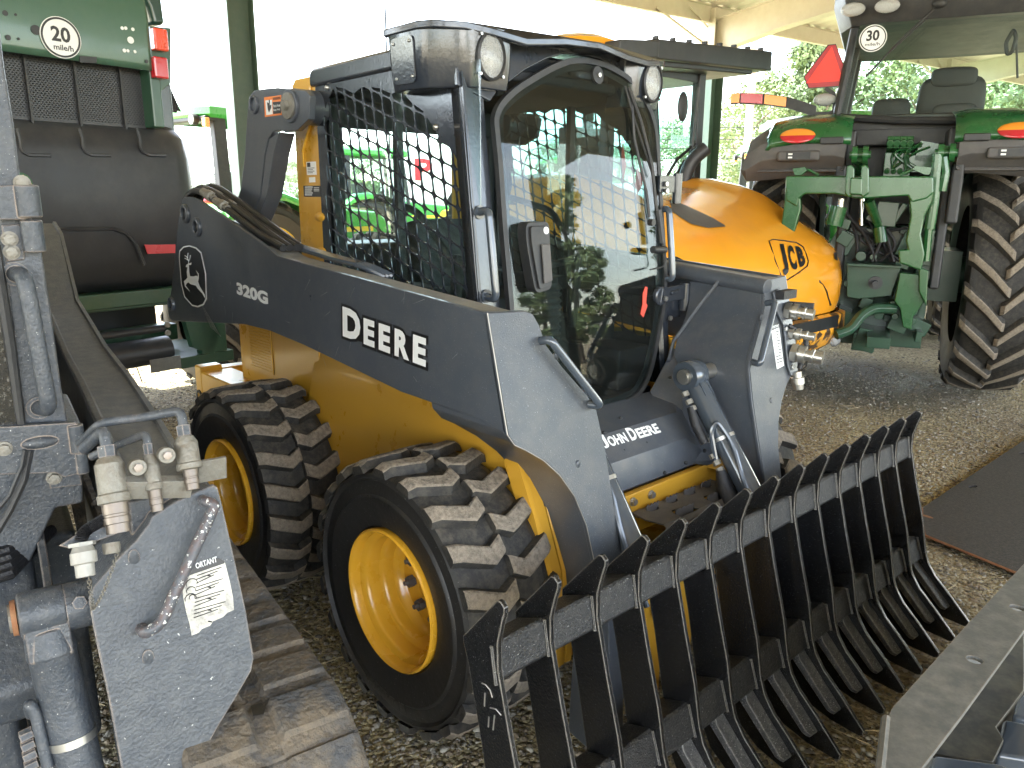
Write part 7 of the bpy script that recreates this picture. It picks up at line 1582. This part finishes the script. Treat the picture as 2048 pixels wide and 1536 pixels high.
# belly: green beams, roller, pickup
t = MB()
t.bb((-.95, .42, .83), (-.80, 3.0, .89)); t.bb((-.5, .40, .50), (-.38, 3.0, .62)); t.prism([(.42, .88), (.60, .88), (.52, .5), (.36, .42), (.30, .6)], -.9, -.84, 'x'); t.bb((-.9, .20, .36), (-.2, .62, .44)); t.bb((-.9, .25, .44), (-.82, .45, .9))
t.build('lower_frame', GD, bl, bevel=.006)
t = MB(); t.bb((-.90, .62, .37), (-.895, .84, .46)); t.build('frame_label', M_['platesteel'], bl, smooth=0)
t = MB(); t.cyl((-.7, .6, .48), (-.7, 3.0, .48), .095, n=24); t.cyl((-.86, .7, .66), (-.86, 3.0, .66), .025, n=12); t.build('roller', M_['darkpanel'], bl)
t = MB(); t.bb((-.3, .45, .40), (1.2, 2.9, 2.3)); t.build('bale_chamber', M_['darkin'], bl, smooth=0)
t = MB()
for y in np.arange(.65, 2.0, .07): t.tube([(-.30, y, .34), (-.42, y + .02, .20)], .004, 5)
t.build('pickup_tine', M_['black'], bl)
b_ = MB()
for X, Y in ((915, 848), (917, 893)): (y, z), = BF.px('g1', [(X, Y)], 'x', -.9); b_.cyl((-.90, y, z), (-.915, y, z), .02, n=14)
b_.build('frame_bolt', M_['oldsteel'], bl)
w = ag_wheel(.50, .34, .23, 18, bl, (-.0, -.12, .50), 0, .07); w.rotation_euler = (0, 0, 0); w.location = (0, -.33, .5)
# ---------------------------------------------------------------- smaller tractors beyond the shed
def small_tractor(label, loc, yaw, group='cab tractors parked beyond the shed'):
    o = thing('cab_tractor', label, 'tractor', loc, yaw, group)
    w = ag_wheel(.76, .42, .42, 20, o, (0, -.98, .76), 0, .09); q = copy_tree(w, o); q.location = (0, .98, .76); q.rotation_euler = (0, 0, math.pi)
    w = ag_wheel(.52, .30, .28, 16, o, (2.1, -.92, .52), 0, .07); q = copy_tree(w, o); q.location = (2.1, .92, .52); q.rotation_euler = (0, 0, math.pi)
    t = MB(); t.bb((-.4, -.3, .5), (2.4, .3, .95)); t.cyl((0, -.8, .76), (0, .8, .76), .12); t.build('chassis', M_['darkpanel'], o, bevel=.02)
    t = MB(); t.grid([[(x, y * k, z) for x, z, k in ((.95, .95, 1), (.95, 1.35, 1), (1.0, 1.52, .8), (2.3, 1.38, .75), (2.6, 1.2, .8), (2.62, .85, .9))] for y in (-.36, -.2, 0, .2, .36)]); t.prism([(.95, .85), (.95, 1.45), (2.35, 1.33), (2.58, 1.15), (2.6, .85)], -.36, .36); t.build('hood', M_['greenbright'], o, bevel=.05, seg=3)
    t = MB(); t.bb((1.2, -.364, 1.05), (2.2, -.362, 1.12)); t.bb((1.2, .362, 1.05), (2.2, .364, 1.12)); t.build('hood_stripe', M_['yellowrim'], o, smooth=0)
    for s in (-1, 1):
        f = MB(); rows = []
        for k in range(12):
            a = R(170 - k * 13); rr = .86; rows.append([(rr * math.cos(a), s * y, .76 + rr * math.sin(a) * 1.02 - dz) for y, dz in ((.50, 0), (.6, 0), (.95, .01), (1.06, .05), (1.08, .13))])
        f.grid(rows); f.build('fender', M_['greenbright'], o, smooth=50, solid=.02)
        f = MB(); f.prism([(.84 * math.cos(R(a)), .76 + .84 * math.sin(R(a))) for a in range(20, 171, 10)], s * .50, s * .52); f.build('fender_inner_wall', M_['black'], o, smooth=0)
        l_ = MB(); l_.grid(sphere((-.72, s * .85, 1.50), (.09, .12, .05), 14, 8), closed=True); l_.build('tail_lamp', M_['redlens'], o)
    def cb_(z): t = (z - 1.2) / 1.25; return lerp(-.45, -.40, t), lerp(1.0, .92, t), lerp(.74, .62, t)
    t = MB()
    for s in (-1, 1):
        for e in (0, 1): t.box(V(cb_(1.85)[e], s * cb_(1.85)[2], 1.85), (.16 if e == 0 else .06, .11, 1.25), (R(5.5) * s, R(2) * (1 if e == 0 else -3), 0))
    t.bb((-.5, -.72, 1.1), (1.0, .72, 1.25)); t.build('cab_frame', M_['black'], o, bevel=.015)
    t = MB()
    for s in (-1, 1): t.grid([[(cb_(z)[0], s * cb_(z)[2], z), (cb_(z)[1], s * cb_(z)[2], z)] for z in (1.25, 2.44)])
    for e in (0, 1): t.grid([[(cb_(z)[e], -cb_(z)[2], z), (cb_(z)[e], cb_(z)[2], z)] for z in (1.25, 2.44)])
    t.build('cab_glass', M_['cabglass'], o, smooth=0)
    t = MB(); fl_ = [(-.62, .5), (-.55, .72), (1.0, .70), (1.15, .5)]; fl_ = fl_ + [(x, -y) for x, y in fl_[::-1]]
    t.grid([[(x * k, y * k, z) for x, y in fl_] for k, z in ((.94, 2.44), (1, 2.48), (1, 2.56), (.9, 2.63), (.6, 2.66), (.01, 2.67))], closed=True); t.build('cab_roof', M_['greenbright'], o, smooth=40)
    t = MB(); t.bb((-.60, -.68, 2.40), (-.40, .68, 2.46)); t.build('roof_trim', M_['black'], o, bevel=.02)
    for s in (-1, 1):
        t = MB(); c = V(-.66, s * .50, 2.42); t.cyl(c + V(.06, 0, 0), c, .065, n=18); q = t.build('work_lamp', M_['black'], o); t = MB(); t.cyl(c, c + V(-.008, 0, 0), .055, n=18); t.build('lamp_lens', M_['lens'], q)
        t = MB(); t.box((-.60, s * .70, 2.38), (.06, .08, .10)); t.build('amber_lamp', M_['amber'], o, bevel=.01)
    t = MB(); t.box((.05, 0, 1.55), (.15, .5, .6), (0, R(-8), 0)); t.box((.25, 0, 1.35), (.45, .5, .15)); t.tube([(.6, .2 * math.cos(a), 1.68 + .08 * math.sin(a)) for a in np.linspace(0, 6.28, 16)[:-1]], .013, 6, closed=True); t.cyl((.8, 0, 1.2), (.6, 0, 1.68), .04); t.build('driver_seat', M_['seat'], o, bevel=.04)
    return o
ta = small_tractor('green cab tractor seen between the baler and the skid steer lift link', (-7.85, 2.30, 0), R(99))
LB = [('green cab tractor seen through the barred side window of the skid steer', (-13.9, 8.0, 0), R(75)), ('green cab tractor half hidden behind the front glass of the skid steer', (-13.5, 14.5, 0), R(60)), ('green cab tractor far behind the telehandler cab', (-6.5, 13.5, 0), R(40)), ('green tractor just left of the big tractor fender', (-2.7, 8.7, 0), R(150))]
for l_, p, a in LB:
    q = copy_tree(ta); q.location = p; q.rotation_euler = (0, 0, a); q['label'] = l_
# cloth bundle over the fender of the nearest one
# white trailer with a red letter
tl = thing('box_trailer', 'white box trailer with a red letter P parked far beyond the shed', 'trailer', (-16.8, 12.7, 0), R(52))
t = MB(); t.bb((-1.7, -1.2, .8), (1.7, 1.2, 3.0)); t.build('box', M_['white'], tl, bevel=.03)
t = MB()
for i in range(14): t.bb((-1.7 + i * .25, -1.215, .85), (-1.68 + i * .25, -1.2, 2.95))
t.build('box_rib', M_['white'], tl, smooth=0)
t = MB(); text(t, 'P', (-.72, -1.22, 2.0), (1, 0, 0), (0, 0, 1), box=(.5, .6), bold=.03); text(t, 'P', (1.5, -1.22, 2.0), (1, 0, 0), (0, 0, 1), box=(.5, .6), bold=.03) if False else None; t.build('lettering', M_['red'], tl, smooth=0)
t = MB()
for x in (-2, -1.1): t.lathe([(.25, 0), (.45, .02), (.45, .25), (.25, .27)], (x, -1.15, .45), 'y', 24)
t.build('trailer_wheel', M_['rubber'], tl)
# yellow implement seen through the glass
ye = thing('yellow_mower_deck', 'yellow implement deck standing beside the far trailer', 'implement', (-13.0, 10.6, 0), R(40))
t = MB(); t.prism([(-.8, .5), (-.8, 1.0), (-.5, 1.25), (.5, 1.2), (.9, .8), (.9, .5)], -.6, .6); t.build('deck', M_['yellowrim'], ye, bevel=.05); t = MB(); t.lathe([(.1, 0), (.3, .02), (.3, .2), (.1, .22)], (-.5, -.7, .3), 'y', 20); t.lathe([(.1, 0), (.3, .02), (.3, .2), (.1, .22)], (.6, -.7, .3), 'y', 20); t.bb((-.6, -.5, .2), (.6, .5, .5)); t.build('deck_wheel', M_['rubber'], ye)
# metal sided building far left
mb_ = thing('metal_building', 'tan ribbed metal building glimpsed between the baler and the cab tractor', 'building', (-22, 4.0, 0), R(0))
t = MB(); ysb = np.arange(-6, 2.6, .1); t.grid([[(.0 + (.04 if i % 3 == 0 else 0), y, z) for i, y in enumerate(ysb)] for z in (0, 4.2)]); t.bb((-8, -6, 0), (-.05, 2.5, 4.2)); t.build('wall', M_['shedpaint'], mb_, smooth=0); t = MB(); t.prism([(-8.2, 4.2), (.2, 4.2), (-4, 5.2)], -6.2, 2.7); t.build('roof', mat('building_roof', (.35, .33, .30), .6), mb_, smooth=0)
# ---------------------------------------------------------------- trees
leafm = [mat('leaf_a', (.155, .215, .085), .6, var=.35, dirt_scale=1.5), mat('leaf_b', (.10, .15, .065), .6, var=.35, dirt_scale=1.5), mat('leaf_c', (.20, .26, .11), .6, var=.3, dirt_scale=1.5)]  # leaf colours lightened and muted to stand in for distance haze
MARK=0
bark = mat('bark', (.14, .11, .08), .9, bump=.5, bump_scale=20)
def tree(name, label, loc, h, rad, seed, kind='broad', n=9000, parent=None, group='trees along the far edge of the yard'):
    rs = np.random.RandomState(seed); o = thing(name, label, 'tree', loc, rs.rand() * 6, group)
    t = MB(); P_ = [V(0, 0, 0)]
    for k in range(5): P_.append(P_[-1] + V(rs.uniform(-.25, .25), rs.uniform(-.25, .25), h * .17))
    t.ring([(p, h * .022 * (1 - i * .15)) for i, p in enumerate(P_)], 8)
    for k in range(9): b = P_[2 + k % 3]; a = rs.rand() * 6.28; e = b + V(math.cos(a) * rad * .6, math.sin(a) * rad * .6, h * rs.uniform(.1, .3)); t.ring([(b, h * .009), (b.lerp(e, .5) + V(0, 0, .1), h * .006), (e, h * .002)], 5)
    t.build('trunk', bark, o)
    nc = 46 if kind != 'poplar' else 60; C = []
    for k in range(nc):
        if kind == 'poplar': z = h * rs.uniform(.12, 1.0); r = rad * (1 - abs(z / h - .4) ** 1.3) * rs.rand() ** .6; cr = rad * .38
        elif kind == 'pine': z = h * rs.uniform(.28, 1.0); r = rad * (1.05 - z / h) * 1.4 * rs.rand() ** .6; cr = rad * .26
        else: ph = rs.uniform(-.9, 1); z = h * (.60 + .38 * ph); r = rad * math.sqrt(max(.02, 1 - ph * ph * .9)) * rs.rand() ** .45; cr = rad * rs.uniform(.20, .40)
        a = rs.rand() * 6.28; C.append((r * math.cos(a), r * math.sin(a), z, cr))
    C = np.array(C); idx = rs.randint(0, nc, n); d = rs.normal(size=(n, 3)); d /= np.linalg.norm(d, axis=1)[:, None]; rr_ = C[idx, 3] * rs.rand(n) ** .35
    p = C[idx, :3] + d * rr_[:, None] * np.array([1, 1, .75]); s = h * .0085 * (.6 + .9 * rs.rand(n))
    u = rs.normal(size=(n, 3)); u /= np.linalg.norm(u, axis=1)[:, None]; v_ = np.cross(u, d); v_ /= np.linalg.norm(v_, axis=1)[:, None] + 1e-9
    co = np.stack([p - u * s[:, None] * 1.3, p + v_ * s[:, None] * .7, p + u * s[:, None] * 1.3, p - v_ * s[:, None] * .7], 1).reshape(-1, 3)
    me = bpy.data.meshes.new('crown'); me.vertices.add(4 * n); me.vertices.foreach_set('co', co.ravel()); me.loops.add(4 * n); me.loops.foreach_set('vertex_index', np.arange(4 * n)); me.polygons.add(n); me.polygons.foreach_set('loop_start', np.arange(0, 4 * n, 4)); me.polygons.foreach_set('loop_total', np.full(n, 4))
    for m in leafm: me.materials.append(m)
    me.polygons.foreach_set('material_index', (idx % 3).astype(np.int32)); me.update(); c = bpy.data.objects.new('crown', me); COL.objects.link(c); c.parent = o; return o
def az_at(X): d = FW + (X - 1024) / CAM['f'] * RT + (768 - 395) / CAM['f'] * UP; return math.atan2(d.y, d.x)
def place(X, dist): a = az_at(X); return (CP.x + dist * math.cos(a), CP.y + dist * math.sin(a), 0)
ta1 = tree('broadleaf_tree', 'rounded tree left of the utility pole', place(1345, 62), 7.4, 3.2, 1)
ta2 = tree('pine_tree', 'tall loose crowned tree above the red warning triangle', place(1600, 46), 10.6, 3.0, 2, 'pine', 11000)
ta3 = tree('broadleaf_tree', 'broad tree right behind the utility pole', place(1535, 50), 8.8, 3.4, 3, n=11000)
KB = [(ta3, 1655, 48, 1.0, 'broad tree rising beside the big tractor cab'), (ta1, 1760, 52, 1.15, 'rounded tree seen through the left of the tractor rear window'), (ta3, 1850, 46, 1.05, 'broad tree behind the tractor seat'), (ta2, 1945, 50, .95, 'pine seen through the tractor rear window'), (ta1, 2030, 45, 1.25, 'rounded tree at the right edge behind the tractor cab'), (ta3, 2150, 48, 1.1, 'broad tree beyond the right edge'),
      (ta3, 1440, 66, .78, 'low tree behind the telehandler cab post'), (ta1, 1250, 70, .8, 'rounded tree behind the telehandler cab glass'), (ta3, 1130, 78, .8, 'broad tree behind the front glass of the skid steer'), (ta1, 980, 82, .8, 'rounded tree behind the front pillar of the skid steer'), (ta3, 850, 84, .8, 'broad tree seen through the bars of the side window'), (ta1, 730, 86, .85, 'rounded tree seen through the rear of the side window'), (ta3, 610, 84, .62, 'broad tree beyond the yellow cab post'), (ta1, 560, 82, .66, 'rounded tree seen under the lift link'), (ta3, 430, 88, .60, 'far tree behind the small cab tractor')]
for src, X, d, k, l_ in KB:
    q = copy_tree(src); q.location = place(X, d); q.scale = (k * 1.15, k * 1.15, k); q.rotation_euler = (0, 0, X); q['label'] = l_
pa = tree('poplar_tree', 'narrow poplar standing in the open behind the camera', (15.6, 15.9, 0), 5.9, .85, 7, 'poplar', 9000, group='poplars behind the camera')
for p, k, l_ in (((16.2, 15.0, 0), .72, 'shorter narrow poplar behind the camera'), ((15.4, 16.9, 0), .6, 'smallest narrow poplar behind the camera'), ((13.5, 19.0, 0), 1.0, 'narrow poplar behind the right end of the yard'), ((26, 9, 0), 1.4, 'narrow poplar behind the track loader')):
    q = copy_tree(pa); q.location = p; q.scale = (k, k, k); q['label'] = l_
for i in range(9):
    a = R(-70 + i * 24)
    if 30 < -70 + i * 24 < 62: continue
    q_ = 0; q = copy_tree((ta1, ta3)[i % 2]); q.location = (CP.x + 42 * math.cos(a), CP.y + 42 * math.sin(a), 0); q.scale = (1.1, 1.1, .7 + .1 * (i % 3)); q.rotation_euler = (0, 0, i); q['label'] = 'broad tree standing behind the camera, outside the picture'; q['group'] = 'trees behind the camera'
hb = []
rs = np.random.RandomState(77); n = 26000; t_ = R(60) + R(160) * rs.rand(n); d_ = 88 + 12 * rs.rand(n); z_ = (2.6 + 1.0 * np.sin(t_ * 23) + .6 * np.sin(t_ * 61)) * rs.rand(n) ** .6; p = np.stack([CP.x + d_ * np.cos(t_), CP.y + d_ * np.sin(t_), z_], 1)
u = rs.normal(size=(n, 3)); v_ = rs.normal(size=(n, 3)); s = .28
co = np.stack([p - u * s, p + v_ * s, p + u * s, p - v_ * s], 1).reshape(-1, 3); me = bpy.data.meshes.new('hedgerow'); me.vertices.add(4 * n); me.vertices.foreach_set('co', co.ravel()); me.loops.add(4 * n); me.loops.foreach_set('vertex_index', np.arange(4 * n)); me.polygons.add(n); me.polygons.foreach_set('loop_start', np.arange(0, 4 * n, 4)); me.polygons.foreach_set('loop_total', np.full(n, 4))
for m in leafm: me.materials.append(m)
me.polygons.foreach_set('material_index', rs.randint(0, 3, n)); me.update(); c = bpy.data.objects.new('hedgerow', me); COL.objects.link(c); tag(c, 'low green hedgerow and brush along the horizon', 'hedgerow', kind='stuff')
# utility pole and wires
up_ = thing('utility_pole', 'weathered wooden utility pole in front of the far trees', 'utility pole', place(1487, 30))
t = MB(); t.ring([((0, 0, 0), .16), ((0, 0, 9.5), .12)], 10); t.build('pole', M_['wood'], up_); t = MB(); t.ring([((0, 0, 7.0), .17), ((0, 0, 7.6), .17)], 8); t.build('pole_cap', M_['postgreen'], up_)
wr = thing('power_lines', 'thin power lines strung past the utility pole', 'power line', (0, 0, 0))
t = MB(); p0 = Vector(place(1487, 30)); a = V(-.55, .83, 0); b = V(.83, .55, 0)
for k, z in enumerate((3.6, 3.3, 2.95, 4.0)): t.tube([(p0 - b * 40 + V(0, 0, z + .8)), p0 - b * 20 + V(0, 0, z + .1), p0 + V(0, 0, z), p0 + b * 20 + V(0, 0, z - .1), (p0 + b * 40 + V(0, 0, z + .5))], .016, 4)
t.build('wire', M_['hose'], wr)
# aerial
aa = MB(); p = place(782, 7.5); aa.cyl((p[0], p[1], 0), (p[0], p[1], 4.4), .012, .006, n=8); o = aa.build('whip_aerial', M_['blackgloss']); tag(o, 'thin dark whip aerial rising behind the skid steer cab roof', 'aerial')
